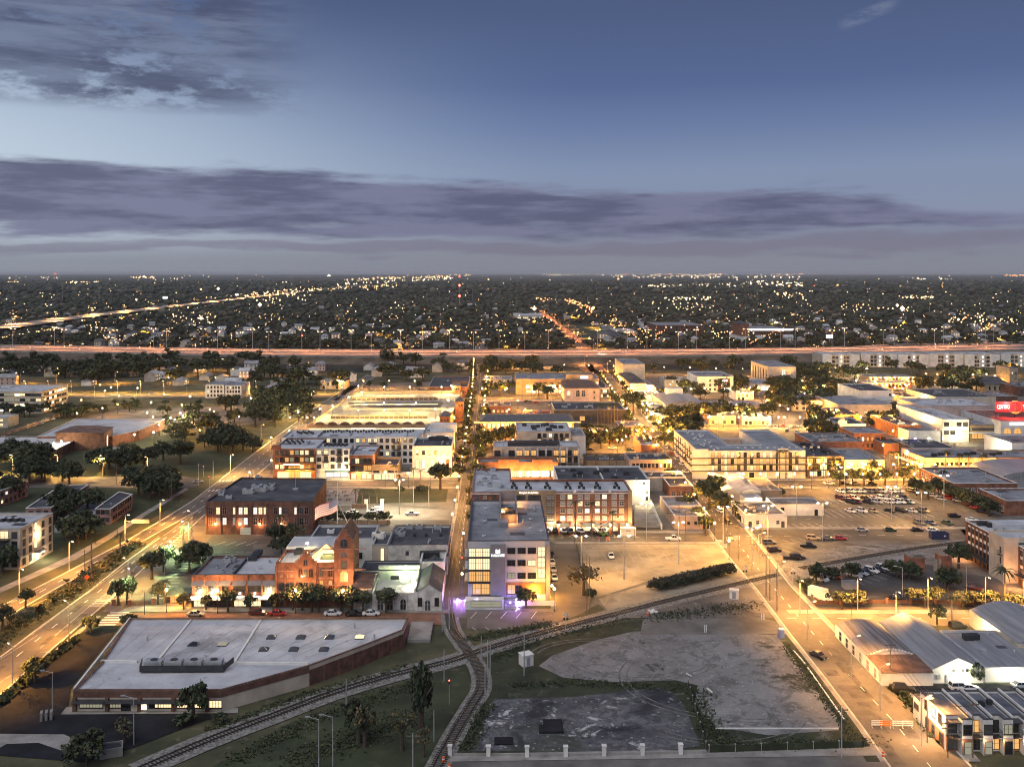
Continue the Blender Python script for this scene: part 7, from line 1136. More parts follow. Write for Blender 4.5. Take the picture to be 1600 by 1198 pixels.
for i, (u, v, c) in enumerate(((1062, 726, 'white'), (1055, 718, 'silver'), (1068, 738, 'white'), (1046, 710, 'red'), (1085, 757, 'white'), (1110, 788, 'silver'), (1122, 800, 'white'), (1133, 818, 'black'), (1036, 700, 'white'), (1024, 685, 'silver'))): car(Q(u+3, v), R(105), 'saloon', c, '%s car, %s of the cars strung along the upper main street' % (cn[c], ORD[i]), 'cars along the upper main street', full=False)
for i, (u, v, c) in enumerate(((1200, 665, 'white'), (1212, 668, 'silver'), (1224, 666, 'red'), (1236, 669, 'white'), (1248, 667, 'silver'), (1230, 674, 'black'), (1245, 676, 'white'), (1175, 657, 'white'), (1100, 663, 'white'))): car(Q(u, v), R(60), 'saloon', c, '%s car in the tree shaded car park behind courtyard apartments, %s in it' % (cn[c], ORD[i]), 'cars behind the courtyard apartments', full=False)
for i, (u, v, c) in enumerate(((180, 702, 'white'), (72, 657, 'white'), (80, 656, 'white'), (62, 663, 'silver'), (327, 686, 'white'), (310, 754, 'silver'), (237, 616, 'silver'))): car(Q(u, v), R(20), 'saloon', c, ['white car parked alone on the college lawn edge', 'left white car beside the college fence', 'right white car beside the college fence', 'silver car beside the college fence', 'white car below the park oaks', 'silver car turning at the boulevard junction', 'silver car in the office car park'][i], full=False)
for i, (u, v) in enumerate(((823, 628), (829, 629), (868, 632), (862, 634), (838, 630))): car(Q(u, v), R(30), 'saloon', ['black', 'grey', 'white', 'silver', 'red'][i], '%s car in the lot before the pink hall' % ['black', 'dark grey', 'white', 'silver', 'red'][i], full=False)
def lampmesh(kind):
    k = ('lamp', kind)
    if k in _MC: return _MC[k]
    a, b, c = MB(), MB(), MB()
    if kind == 'cobra': a.cyl((0, 0, 0), (0, 0, 9), .12, .08, 7); b.cyl((0, 0, 8.9), (1.9, 0, 9.4), .06, .05, 6); b.box(1.6, -.16, 9.35, 2.5, .16, 9.5); c.box(1.75, -.13, 9.27, 2.4, .13, 9.35)
    elif kind == 'globe': a.cyl((0, 0, 0), (0, 0, 5.6), .09, .06, 7); a.cyl((0, 0, 0), (0, 0, .7), .18, .13, 7); b.cyl((0, 0, 5.6), (0, 0, 5.75), .16, .16, 7); c.ball((0, 0, 6.05), .3, 0, 8, 6, 1.2)
    elif kind == 'mast': a.cyl((0, 0, 0), (0, 0, 13), .2, .1, 7); b.cyl((-1.6, 0, 12.9), (1.6, 0, 12.9), .06, .06, 6); c.box(-1.8, -.18, 12.7, -1.2, .18, 12.85); c.box(1.2, -.18, 12.7, 1.8, .18, 12.85)
    _MC[k] = [a.mesh('lamp_post', 'galvanised' if kind != 'globe' else 'dark_steel'), b.mesh('lamp_arm', 'galvanised' if kind != 'globe' else 'dark_steel')]+[c] ; return _MC[k]
def lamp(p, kind, label, group, rz=0.0, e=3000, col=CA, glass='lamp_amber', name='street_lamp', lit=True, spot=None):
    a, b, c = lampmesh(kind); k = ('lens', kind, glass)
    if k not in _MC: _MC[k] = c.mesh('lamp_head', glass)
    if name == 'street_lamp' and kind != 'cobra': name = 'lamp_mast' if kind == 'mast' else 'park_lamp' if 'left' in (group or '') or 'motel' in (group or '') or 'trees' in (group or '') else 'globe_lamp'
    T = thing(name, label, 'street lamp', (p.x, p.y, p.z), rz, group); link('lamp_post', a, T); link('lamp_arm', b, T); link('lamp_head', _MC[k], T)
    if lit:
        spot = spot or {'cobra': 146, 'mast': 150}.get(kind)
        z, x = {'cobra': (9.1, 2.05), 'globe': (6.7, 0), 'mast': (12.5, 0)}[kind]; bulb(T, (x, 0, z), e*LG, col, .3, spot)
    return T
def lamps(pts, kind, what, e, col=CA, glass='lamp_amber', rz=0.0, spot=None, dirs=None):
    for i, (u, v) in enumerate(pts): lamp(P(u, v), kind, '%s lamp in order %s' % (ORD[i % 20], what), what, rz, e, col, glass, spot=spot)
lamps([(250, 820), (196, 846), (108, 892), (30, 940)], 'cobra', 'from the junction down the west kerb of the boulevard', 3600, CA, rz=R(-40))
lamps([(108, 1000), (200, 925), (300, 842), (20, 1075)], 'cobra', 'set along the east kerb of the boulevard', 3300, CA, rz=R(140))
lamps([(360, 742), (408, 690), (450, 655), (487, 632), (525, 608)], 'cobra', 'climbing the upper boulevard on its left side', 4200, (1, .55, .15), rz=R(-40)); lamps([(390, 760), (424, 740), (424, 702), (452, 690), (480, 668)], 'globe', 'climbing the upper boulevard on its right side', 1000, CA)
lamps([(u, 614) for u in range(40, 520, 36)], 'cobra', 'along the upper side street', 3800, (1, .5, .1), rz=R(-90)); lamps([(20, 742), (90, 742), (160, 743), (230, 745)], 'cobra', 'going left along the side street', 4600, (1, .55, .14), rz=R(-90))
lamps([(560, 747), (602, 760), (638, 762), (673, 761), (605, 749), (690, 748)], 'globe', 'dotted along the avenue before the apartments', 1000, (1, .52, .14))
lamp(P(624, 803), 'mast', 'bright lamp mast in the middle of the truck yard', None, 0, 9000, (1, .82, .5), 'lamp_white', spot=150)
lamps([(260, 957), (340, 958), (462, 958), (536, 958)], 'globe', 'along the brewery pavement', 620, (1, .48, .16))
lamp(P(203, 944), 'cobra', 'pale lamp post with brick foot at the brewery car park entrance', None, R(120), 2400, CG, 'lamp_white'); lamp(P(295, 858), 'cobra', 'pale lamp post at the upper end of the brewery car park', None, R(200), 3000, CG, 'lamp_white'); lamp(P(257, 897), 'cobra', 'pale lamp post beside the bright green tree in the brewery car park', None, R(60), 2400, CG, 'lamp_white')
lamps([(722, 930), (724, 862)], 'globe', 'up the tram street', 260, CA)
lamp(P(866, 955), 'globe', 'round lamp at the office block corner by the drive', None, 0, 900, CA)
tt = random.Random(31)
def avenue_trees(rows, side, step, what, start=8):
    for i, (p, d) in enumerate(along([P(*mid([r], side)[0]) for r in rows], step, start)):
        if tt.random() < .8: tree(p+Vector((tt.uniform(-1, 1), tt.uniform(-2, 2), 0)), tt.uniform(5.5, 9), 'lamp lit street tree standing '+what, 'street trees '+what, 'mid', tt.uniform(2.6, 4.2))
avenue_trees(T14[7:], -.14, 17, 'left of the main street'); avenue_trees(T14[9:], 1.14, 17, 'right of the main street'); avenue_trees(T13[3:8], -.14, 13, 'left of the tram street'); avenue_trees(T13[3:8], 1.14, 13, 'right of the tram street')
for (u0, u1, v, w) in ((1270, 1440, 668.5, 'behind courtyard apartments'), (1020, 1440, 621, 'on the street of the tan college block'), (830, 1060, 690, 'by the grey apartments'), (480, 735, 609, 'at the head of the garage'), (1110, 1430, 745, 'along the market street')): avenue_trees([(u0, v, u0, v), (u1, v, u1, v)], 0, 13 if v < 700 else 16, w)
for (u, v, e, l) in ((1200, 850, 11000, 'floodlight pole at the street corner left of the white shop'), (1130, 852, 10000, 'floodlight pole at the right end of gravel car park'), (1010, 846, 9000, 'lamp mast on the lower street above gravel car park'), (908, 905, 8000, 'lamp mast at the left edge of gravel car park'), (1393, 815, 7000, 'lamp mast inside the public car park, left one'), (1320, 780, 7000, 'lamp mast at the upper left of public car park'), (1475, 795, 7000, 'lamp mast at the right side of public car park'), (1245, 815, 6000, 'lamp mast behind the white corner shop'), (1285, 845, 4200, 'lamp mast over the angled bays'), (1060, 880, 7000, 'lamp mast in the middle of gravel car park'), (975, 905, 6500, 'lamp mast in the near corner of gravel car park'), (1440, 826, 6500, 'lamp mast at the lower right of public car park'), (1175, 890, 7000, 'lamp mast beside the rail crossing')): lamp(P(u, v), 'mast', l, None, 0, e*.3, (1, .49, .1), 'lamp_white')
lamps([(1185, 880), (1215, 930), (1262, 1000), (1330, 1060), (1375, 1110), (1440, 1165)], 'cobra', 'of a row mostly added to light the wide street', 2300, (1, .46, .1), rz=R(20))  # nearer posts are added for the street's amber light, whose real source is unseen
def street(rows, side, step, what, e, col=CA, start=4):
    q = [P(*mid([r], side)[0]) for r in rows]
    for i, (p, d) in enumerate(along(q, step, start)): lamp(p, 'globe', 'globe street lamp standing '+what, 'globe lamps '+what, 0, e, col)
street(T14[6:], -.06, 21, 'along the left kerb of the main street', 1050); street(T14[6:], 1.06, 21, 'along the right kerb of the main street', 1050, start=14)
street(T13[2:8], -.08, 21, 'along the left kerb of the tram street', 700); street(T13[2:8], 1.08, 21, 'along the right kerb of the tram street', 700, start=12)
for (u0, v0, u1, v1, n) in ((1120, 747, 1600, 747, 22), (1120, 763, 1440, 763, 12), (480, 669, 730, 669, 8), (745, 690, 1080, 690, 14), (1000, 668, 1430, 668, 18), (745, 620, 1440, 620, 18), (520, 607, 760, 607, 6), (800, 578, 1280, 590, 12)): street([(u0, v0, u0, v0), (u1, v1, u1, v1)], 0, (P(u1, v1)-P(u0, v0)).length/n, {747: 'along the market street', 763: 'above the public car park', 669: 'behind the garage', 690: 'by the grey apartments', 668: 'behind the courtyard apartments', 620: 'on the street of the tan college block', 607: 'at the head of the garage', 578: 'at the foot of the motorway'}[v0], 760 if v0 > 700 else 2000)
lamps([(1250, 958), (1340, 955), (1450, 954), (1540, 953), (1400, 978), (1600, 956)], 'cobra', 'along the east street by the fence', 3400, (1, .45, .09), rz=R(-90))
lamps([(1400, 735), (1380, 715), (1360, 700), (1345, 688), (1325, 672), (1308, 660), (1370, 690), (1425, 745), (1415, 728)], 'globe', 'along the east lane', 1300, CA)
qq = random.Random(21)
for i in range(60):
    while True:
        u, v = qq.uniform(1000, 1440), qq.uniform(606, 692)
        if not (1085 < u < 1262 and v > 668): break
    lamp(P(u, v), 'globe', 'glowing globe lamp among the trees of old quarter', 'globe lamps among the trees of the old quarter', 0, qq.uniform(1500, 2600), CA if qq.random() < .75 else CW, 'lamp_amber' if i % 3 else 'lamp_white')
for i in range(22): lamp(P(qq.uniform(745, 980), qq.choice((622, 640, 655, 672, 700, 706, 618))), 'globe', 'glowing globe lamp between the central roofs', 'globe lamps between the central roofs', 0, qq.uniform(1500, 2600), CA)
for i in range(34): lamp(P(qq.uniform(100, 470), qq.uniform(600, 690)), 'globe', 'small lamp glowing in the park and car parks on the left', 'lamps in the park and car parks on the left', 0, qq.uniform(500, 1500), CW if i % 2 else CA, 'lamp_white' if i % 2 else 'lamp_amber')
for i, (u, v) in enumerate(((96, 708), (112, 702), (84, 712), (168, 696), (210, 697), (240, 693), (20, 722), (249, 680))): lamp(P(u, v), 'globe', '%s garden lamp on the college lawn' % ORD[i], 'garden lamps on the college lawn', 0, 700, CW, 'lamp_white')
for i in range(24): lamp(P(qq.uniform(1250, 1600), qq.uniform(582, 612)), 'globe', 'lamp glowing among the trees above the motel', 'lamps among the trees above the motel', 0, qq.uniform(1600, 2800), CA if i % 3 else CW, 'lamp_amber')
for i, (u, v) in enumerate(((82, 1119), (209, 1163), (520, 1196), (498, 1200), (1410, 937), (1510, 932))): lamp(P(u, v), 'cobra', ['unlit pale lamp post at the left side of warehouse car park', 'unlit pale lamp post in front of the warehouse', 'tall pale unlit pole in the rail side grass', 'short pale pole at the bottom edge of the grass', 'unlit lamp post in the middle of fenced car park', 'unlit lamp post at the right end of fenced car park'][i], None, R(180), 0, CA, 'galvanised', lit=False)
HWQ = smooth([P(*p) for p in HW], 5)
for i, u in enumerate(list(range(20, 1620, 40))):
    v = np.interp(u, [p[0] for p in HW], [p[1] for p in HW]); p = P(u, v, 0); p.y += 39 if i % 2 else 0; p.z = 6.4
    TT = lamp(p, 'mast', 'tall orange lamp standing along the motorway', 'orange lamps along the motorway', 0, 21000, (1, .36, .13), 'lamp_orange', 'motorway_lamp'); TT.scale = (1.5, 1.5, 1.7)
IQ = smooth([P(*p) for p in INTERSTATE], 4)
for i, (p, d) in enumerate(along(IQ, 95, 20)):
    if i > 32: break
    q = p+Vector((-d.y, d.x, 0))*(18 if i % 2 else -18); q.z = 5; lamp(q, 'mast', 'white amber lamp beside the distant interstate road', 'lamps beside the distant interstate', 0, 60000, (1, .48, .14), 'lamp_amber', 'motorway_lamp')
FB = smooth([P(*p) for p in [(938, 585), (925, 566), (905, 535), (880, 515), (858, 498), (838, 484)]], 4)
for i, (p, d) in enumerate(along(FB, 55, 30)): q = p+Vector((-d.y, d.x, 0))*(9 if i % 2 else -9); lamp(q, 'cobra', 'orange lamp on the long street beyond the motorway', 'orange lamps on the street beyond the motorway', 0, 9000, CO, 'lamp_orange')
def pole(p, h, label, arms=1, group=None, m='old_wood', rz=0.0, r=.15):
    T = thing('utility_pole', label, 'utility pole', (p.x, p.y, 0), rz, group); mb = MB(); mb.cyl((0, 0, -.2), (0, 0, h), r, r*.65, 8); link('pole', mb.mesh('pole', m), T)
    for k in range(arms): mb = MB(); mb.box(-1.2, -.07, h-.6-.9*k, 1.2, .07, h-.45-.9*k); [mb.cyl((x, 0, h-.45-.9*k), (x, 0, h-.25-.9*k), .05, .04, 5) for x in (-1.05, -.4, .4, 1.05)]; link('crossarm', mb.mesh('crossarm', 'old_wood'), T)
    return T
for u, v, h, a, l, m in ((917, 957, 15.5, 0, 'dark wooden pole left of its pale twin at the rail verge', 'old_wood'), (921, 950, 14, 0, 'pale wooden pole right of its dark twin at the rail verge', 'pale_trunk'), (1197, 932, 12, 1, 'left of three utility poles at the rail crossing', 'old_wood'), (1203, 938, 11.5, 0, 'middle of three utility poles at the rail crossing', 'old_wood'), (1214, 955, 11.5, 0, 'right of three utility poles at the rail crossing', 'old_wood'), (1154, 876, 11, 1, 'utility pole on the corner of gravel car park', 'old_wood'), (1192, 846, 10, 1, 'utility pole beside the white corner shop', 'old_wood'), (1137, 846, 9, 0, 'pole at the street corner by floodlit junction', 'old_wood'), (1071, 845, 10.5, 0, 'pole on the grass strip right of the white pickup', 'old_wood'), (1061, 836, 11, 0, 'pole behind the white pickup by peach store', 'old_wood'), (991, 845, 11, 0, 'pole in front of the white hotel container', 'old_wood'), (898, 850, 12, 0, 'thin pole at the left end of gravel car park', 'old_wood'), (1331, 978, 7.5, 0, 'short pole behind the curved shed roof', 'old_wood'), (1391, 1068, 9, 1, 'pole at the near corner of curved shed', 'pale_trunk'), (1449, 1160, 10, 2, 'wooden pole with two crossarms beside corner townhouse', 'pale_trunk'), (1520, 1184, 10.5, 1, 'leaning pole in front of second townhouse', 'pale_trunk'), (1481, 1184, 7, 2, 'thin dark pole on the terrace corner pavement', 'dark_steel'), (1315, 1184, 9.5, 1, 'grey pole at the corner of the waste ground', 'galvanised'), (819, 1055, 9, 0, 'pole standing behind the white cabin', 'galvanised'), (752, 1035, 6.2, 0, 'left trackside post near the diamond crossing', 'galvanised'), (762, 1058, 8.4, 0, 'tall trackside post near the diamond crossing', 'galvanised'), (766, 1070, 9.5, 0, 'tallest trackside post right of the siding curve', 'galvanised'), (758, 1085, 6.5, 0, 'short trackside post by the siding curve', 'galvanised'), (694, 1064, 7, 0, 'pale post beside main line near the siding', 'galvanised'), (541, 1106, 6, 0, 'pale post beside main line in the grass', 'galvanised'), (678, 1158, 6, 0, 'thin pole near bottom of siding', 'galvanised'), (645, 1215, 8, 1, 'pole with crossarm at the bottom edge by the siding', 'galvanised'), (706, 1065, 0.1, 0, '', ''), (702, 985, 10, 0, 'tall pole on the street corner where siding enters tram street', 'galvanised'), (691, 985, 9, 0, 'pole at the left kerb of the tram street mouth', 'galvanised'), (182, 757, 9, 1, 'utility pole on the side street by oaks', 'old_wood'), (268, 787, 10, 1, 'utility pole at boulevard bend beside oaks', 'old_wood'), (132, 900, 8, 0, 'thin pole in median beside orange sign', 'dark_steel'), (183, 840, 8, 0, 'thin pole on the left boulevard path', 'dark_steel'), (226, 960, 6, 0, 'thin pole at brewery car park exit', 'dark_steel'), (310, 757, 9, 0, 'signal pole at the boulevard junction', 'galvanised'), (333, 748, 8, 0, 'second signal pole at the boulevard junction', 'galvanised'), (646, 792, 8, 0, 'left pale pole on green square edge', 'galvanised'), (670, 793, 8, 0, 'right pale pole on green square edge', 'galvanised'), (1121, 690, 12, 0, 'slim flagless pole behind courtyard apartments', 'galvanised'), (1102, 625, 17, 0, 'tall slim mast above the long shed', 'galvanised'), (816, 628, 18, 0, 'tall slim mast before the tan college block', 'dark_steel'), (148, 622, 14, 0, 'tall slim mast in the office car park', 'galvanised')):
    if l: pole(P(u, v), h, l, a, m=m, r=.1 if m in ('dark_steel',) else .14)
def cable(label, pts):
    q = [P(u, v, 0)+Vector((0, 0, z)) for u, v, z in pts]; T = thing('power_line', label, 'power line', q[0])
    for dx in (-.9, 0, .9):
        mb = MB()
        for a, b in zip(q, q[1:]):
            for k in range(8): s, t = k/8, (k+1)/8; f = lambda t: a+(b-a)*t+Vector((dx, 0, -1.2*4*t*(1-t)))-q[0]; mb.cyl(f(s), f(t), .03, .03, 4, caps=False)
        link('wire', mb.mesh('wire', 'dark_steel'), T)
cable('sagging wires between the crossing poles and the white corner shop pole', [(1154, 876, 10.5), (1192, 846, 9.6)]); cable('sagging wires running from the crossing poles down the wide street', [(1214, 955, 11), (1197, 932, 11.6), (1154, 876, 10.6)]); cable('wires between the two wooden poles of the terrace', [(1449, 1160, 9.4), (1520, 1184, 10)]); cable('wires from curved shed pole to terrace pole', [(1391, 1068, 8.6), (1449, 1160, 9.4)]); cable('wires along the lower street past the peach store', [(991, 845, 10.6), (1071, 845, 10.2), (1137, 846, 8.8)])
tp = P(551, 948); T = thing('flagpole', 'white flagpole with a long banner like striped flag on the brewery tower', 'flagpole', (tp.x-5.2, yb+6, 21.2)); mb = MB(); mb.cyl((0, 0, -.4), (0, 0, 11), .09, .05, 8); mb.ball((0, 0, 11.1), .14); link('pole', mb.mesh('pole', 'white_trim'), T)
mb = MB(); n = 13
for j in range(n):
    for i in range(8):
        def fp(a, b): return (-a*6.2/8, .25*math.sin(a*1.1), 6.6-b*3.4/n-a*.33-.25*math.sin(a*.8))
        mb.face([fp(i, j), fp(i, j+1), fp(i+1, j+1), fp(i+1, j)], 2 if (i < 3 and j < 7) else j % 2)
o = link('flag', mb.mesh('flag', ['flag_red', 'flag_white', 'flag_blue']), T); mb = MB(); mb.cyl((0, 0, 6), (3.4, 2, -2.5), .05, .05, 5); link('stay_cable', mb.mesh('stay_cable', 'white_trim'), T)
def boxthing(name, label, cat, u, v, parts, rz=0.0, group=None):
    p = P(u, v); T = thing(name, label, cat, (p.x, p.y, 0), rz, group)
    for (pn, m, b) in parts: mb = MB(); [mb.box(*x) for x in (b if isinstance(b, list) else [b])]; link(pn, mb.mesh(pn, m), T)
    return T
boxthing('equipment_cabin', 'small white cabin standing in the scrub by the diamond crossing', 'cabin', 822, 1038, [('wall', 'white_wall', (-1.3, -1.2, 0, 1.3, 1.2, 2.5)), ('roof', 'white_trim', (-1.45, -1.35, 2.5, 1.45, 1.35, 2.65)), ('door', 'grey_wall', (-.4, -1.24, .1, .4, -1.2, 2.1))], R(25))
boxthing('signal_cabinet', 'white signal cabinet in the grass by the rail crossing', 'cabinet', 1147, 934, [('wall', 'white_wall', (-1.2, -1, 0, 1.2, 1, 2.3)), ('roof', 'white_trim', (-1.3, -1.1, 2.3, 1.3, 1.1, 2.42)), ('door', 'grey_wall', (-.5, -1.04, .1, .5, -1, 2))], R(-15))
boxthing('portable_toilet', 'lilac portable toilet at the corner of gravel lot', 'toilet', 1221, 996, [('wall', 'lilac_plastic', (-.6, -.6, 0, .6, .6, 2.1)), ('roof', 'white_trim', (-.65, -.65, 2.1, .65, .65, 2.3)), ('door', 'lilac_grey', (-.4, -.64, .1, .4, -.6, 1.9))])
boxthing('skip', 'dark blue skip on the kerb near brick hotel', 'skip', 1467, 841, [('wall', 'dumpster', [(-3, -1.2, .1, 3, -1.1, 2.2), (-3, 1.1, .1, 3, 1.2, 2.2), (-3, -1.1, .1, -2.9, 1.1, 2.2), (2.9, -1.1, .1, 3, 1.1, 2.2), (-3, -1.1, 0, 3, 1.1, .1)]), ('rib', 'dark_steel', [(x, -1.28, .1, x+.1, -1.2, 2.2) for x in (-2.6, -1.6, -.5, .6, 1.6, 2.5)]), ('lettering', 'white_trim', (1.2, -1.22, .9, 1.9, -1.205, 1.4))])
boxthing('site_container', 'white site container on the pavement in front of the hotel', 'container', 981, 836, [('wall', 'white_wall', (-2.6, -1.2, .1, 2.6, 1.2, 2.6)), ('roof', 'white_trim', (-2.7, -1.3, 2.6, 2.7, 1.3, 2.7)), ('vent', 'grey_wall', (-.8, -1.24, 1.7, .8, -1.2, 2.1))])
p = P(942, 837); T = thing('boom_lift', 'boom lift with lime green base and folded white arm', 'lift', (p.x, p.y, 0))
for pn, m, b in (('chassis', 'lime_paint', (-1.3, -.8, .45, 1.5, .8, 1.3)), ('counterweight', 'dark_steel', (1.2, -.7, 1.3, 2.0, .7, 1.9)), ('basket', 'white_trim', (4.6, -.5, 5.3, 5.6, .5, 6.2))): mb = MB(); mb.box(*b); link(pn, mb.mesh(pn, m), T)
mb = MB(); mb.cyl((-1.4, 0, 1.2), (-2.6, 0, 2.8), .2, .17, 6); mb.cyl((-2.6, 0, 2.8), (4.8, 0, 6.0), .17, .13, 6); link('arm', mb.mesh('arm', 'white_trim'), T)
for x in (-.9, 1.1):
    for s in (-1, 1): mb = MB(); mb.cyl((x, s*.7, .4), (x, s*1.0, .4), .42, .42, 9); link('wheel', mb.mesh('wheel', 'tyre'), T)
def barricade(u, v, label, group, rz=0.0, m='white_trim'):
    p = P(u, v); T = thing('barricade', label, 'barricade', (p.x, p.y, 0), rz, group)
    for z in (.45, .85, 1.25): mb = MB(); mb.box(-1.1, -.05, z, 1.1, .05, z+.22); link('board', mb.mesh('board', m), T)
    for x in (-.9, .9): mb = MB(); mb.box(x-.05, -.4, 0, x+.05, .4, .08); mb.box(x-.04, -.04, 0, x+.04, .04, 1.5); link('post', mb.mesh('post', 'galvanised'), T)
for i, (u, v) in enumerate(((1370, 1136), (1384, 1137), (1403, 1137), (1418, 1137))): barricade(u, v, '%s white barricade from the left closing the street by the terrace' % ORD[i], 'white barricades closing the street', R(-4), 'orange_plastic' if i == 1 else 'white_trim')
for i, (u, v) in enumerate(((1140, 845), (1151, 844), (1125, 850), (1131, 857))): barricade(u, v, '%s white barricade at the floodlit junction by white corner shop' % ORD[i], 'white barricades at the floodlit junction', R(10))
for i, (u, v) in enumerate(((1176, 852), (1183, 860), (1190, 866), (936, 846), (950, 846))): barricade(u, v, '%s orange striped barricade on the lower street' % ORD[i], 'orange barricades on the lower street', R(30*i), 'orange_plastic')
def barrel(u, v, label):
    p = P(u, v); T = thing('traffic_barrel', label, 'traffic barrel', (p.x, p.y, 0)); mb = MB(); mb.cyl((0, 0, 0), (0, 0, 1), .32, .24, 10); link('body', mb.mesh('body', 'orange_plastic'), T); mb = MB(); mb.cyl((0, 0, .55), (0, 0, .72), .3, .285, 10); link('band', mb.mesh('band', 'white_trim'), T)
for u, v, l in ((693, 1190, 'orange barrel left of the siding at the bottom edge'), (702, 1201, 'second orange barrel at the very bottom by the siding'), (1012, 960, 'orange barrel in front of heap of white sacks'), (1380, 1182, 'orange barrel at the corner of terrace street'), (1379, 1066, 'orange marker beside curved shed corner')): barrel(u, v, l)
p = P(1018, 957); T = thing('sack_heap', 'heap of pale sacks and sheeting beside orange barrel at the rail verge', 'heap', (p.x, p.y, 0))
for i in range(7): mb = MB(); mb.ball((qq.uniform(-1, 1.2), qq.uniform(-.6, .6), .35+.25*(i > 4)), qq.uniform(.35, .6), 0, 7, 5, .7); link('sack', mb.mesh('sack', 'white_trim'), T)
def crossing(u, v, label):
    p = P(u, v); T = thing('crossing_signal', label, 'crossing signal', (p.x, p.y, 0)); mb = MB(); mb.cyl((0, 0, 0), (0, 0, 4.6), .08, .07, 7); link('post', mb.mesh('post', 'galvanised'), T)
    for a in (45, -45): mb = MB(); mb.box(-.7, -.03, -.12, .7, .03, .12); o = link('crossbuck', mb.mesh('crossbuck', 'white_trim'), T, (0, -.12+.02*(a > 0), 4.1)); o.rotation_euler = (0, R(a), 0)
    for x in (-.4, .4): mb = MB(); mb.cyl((x, 0, 3.0), (x, -.12, 3.0), .3, .3, 10); link('signal_disc', mb.mesh('signal_disc', 'dark_steel'), T)
crossing(1239, 911, 'rail crossing signal with white cross at fence corner'); crossing(1164, 908, 'rail crossing signal on gravel car park corner'); crossing(884, 985, 'rail crossing signal at the tower drive bend')
def sign(u, v, h, w, hh_, m, label, name='road_sign', diamond=False, rz=0.0):
    p = P(u, v); T = thing(name, label, 'sign', (p.x, p.y, 0), rz); mb = MB(); mb.cyl((0, 0, 0), (0, 0, h), .06, .06, 6); link('post', mb.mesh('post', 'galvanised'), T); mb = MB(); mb.box(-w/2, -.04, -hh_/2, w/2, .04, hh_/2); o = link('sign_face', mb.mesh('sign_face', m), T, (0, -.1, h-hh_/2))
    if diamond: o.rotation_euler = (0, R(45), 0)
sign(136, 912, 2.6, 1.2, 1.2, 'orange_plastic', 'orange diamond warning sign in the boulevard median', diamond=True); sign(199, 857, 3, .9, .9, 'dark_steel', 'small dark diamond sign on the median', diamond=True)
p = P(195, 842); T = thing('gantry_sign', 'grey cantilever sign arm over the west boulevard road', 'sign', (p.x, p.y, 0)); mb = MB(); mb.cyl((0, 0, 0), (0, 0, 6.4), .18, .14, 8); link('post', mb.mesh('post', 'galvanised'), T); mb = MB(); mb.cyl((0, 0, 6), (8, 0, 6.2), .1, .08, 6); link('arm', mb.mesh('arm', 'galvanised'), T); mb = MB(); mb.box(2.4, -.1, 5.4, 8.2, .05, 6.7); link('sign_face', mb.mesh('sign_face', 'grey_wall'), T)
def redlight(u, v, h, label, m='lamp_red'):
    p = P(u, v); T = thing('signal_light', label, 'signal', (p.x, p.y, 0)); mb = MB(); mb.cyl((0, 0, 0), (0, 0, h), .08, .07, 6); link('post', mb.mesh('post', 'galvanised'), T); mb = MB(); mb.box(-.2, -.15, h-1.1, .2, .15, h); link('signal_head', mb.mesh('signal_head', 'dark_steel'), T); mb = MB(); mb.ball((0, -.2, h-.3), .14); link('signal_lens', mb.mesh('signal_lens', m), T)
redlight(702, 1100, 5.4, 'rail signal showing red in the grass by the siding'); redlight(327, 762, 5, 'traffic light showing red at the boulevard junction, near one'); redlight(318, 745, 5, 'traffic light showing red at the boulevard junction, far one'); redlight(722, 880, 2.2, 'twin red tail lamps low on the tram street')
def fence(label, pts, h, post_m, panel_m, step, name='fence', rail=True, pw=.5, ph=None):
    q = [P(*p) for p in pts]; T = thing(name, label, 'fence', q[0]); ph = ph or h
    for p, d in along(q, step):
        k = ('fp', pw, ph, post_m)
        if k not in _MC: mb = MB(); mb.box(-pw/2, -pw/2, -.1, pw/2, pw/2, ph); mb.box(-pw/2-.08, -pw/2-.08, ph, pw/2+.08, pw/2+.08, ph+.12); _MC[k] = mb.mesh('post', post_m)
        link('post', _MC[k], T, p-q[0], math.atan2(d.y, d.x))
    if rail:
        for a, b in zip(q, q[1:]): mb = MB(); mb.beam((a.x, a.y, h*.1), (b.x, b.y, h*.1), .08, h*.8); mb.build('panel', panel_m, T)
    return T
fence('row of pale square gate pillars with low wall along the front street', [(703, 1180), (850, 1182), (1105, 1177)], .6, 'white_wall', 'concrete', 7.2, pw=.75, ph=1.9)
fence('grey wire fence with posts running along the back of front street scrub', [(1108, 1176), (1350, 1168)], 1.5, 'galvanised', 'weeds', 5, pw=.12)
fence('low dark wire fence dividing the waste ground', [(1075, 1070), (1105, 1176)], 1.3, 'galvanised', 'weeds', 4, pw=.12)
fence('brick pillar and rail fence around the fenced car park on the east street', [(1275, 945), (1370, 943), (1490, 944), (1580, 948)], 1.3, 'brick', 'dark_brick', 6.5, pw=.7, ph=1.7)
fence('dark iron railing on the street side of the fenced car park', [(1275, 945), (1254, 918), (1246, 905)], 1.6, 'dark_steel', 'old_wood', 3.2, pw=.15)
fence('peach wall with posts along the college car park edge', [(-20, 690), (70, 660), (95, 650)], 2.2, 'peach_wall', 'peach_wall', 9, pw=.5)
fence('amber lit timber fence along the truck yard', [(497, 822), (610, 820)], 2.0, 'old_wood', 'tan_wall', 3.5, pw=.2)
fence('white railing along the north lot before the pink hall', [(755, 628), (878, 627)], 1.4, 'white_trim', 'cream_wall', 6, pw=.2)
fence('dark railing beside the west footway of gravel car park', [(900, 850), (912, 905)], 1.1, 'dark_steel', 'weeds', 3, pw=.1)
fence('timber screen and stacked crates beside the vaulted warehouse', [(1533, 986), (1578, 1016)], 2.2, 'old_wood', 'tan_wall', 2.2, pw=.15)
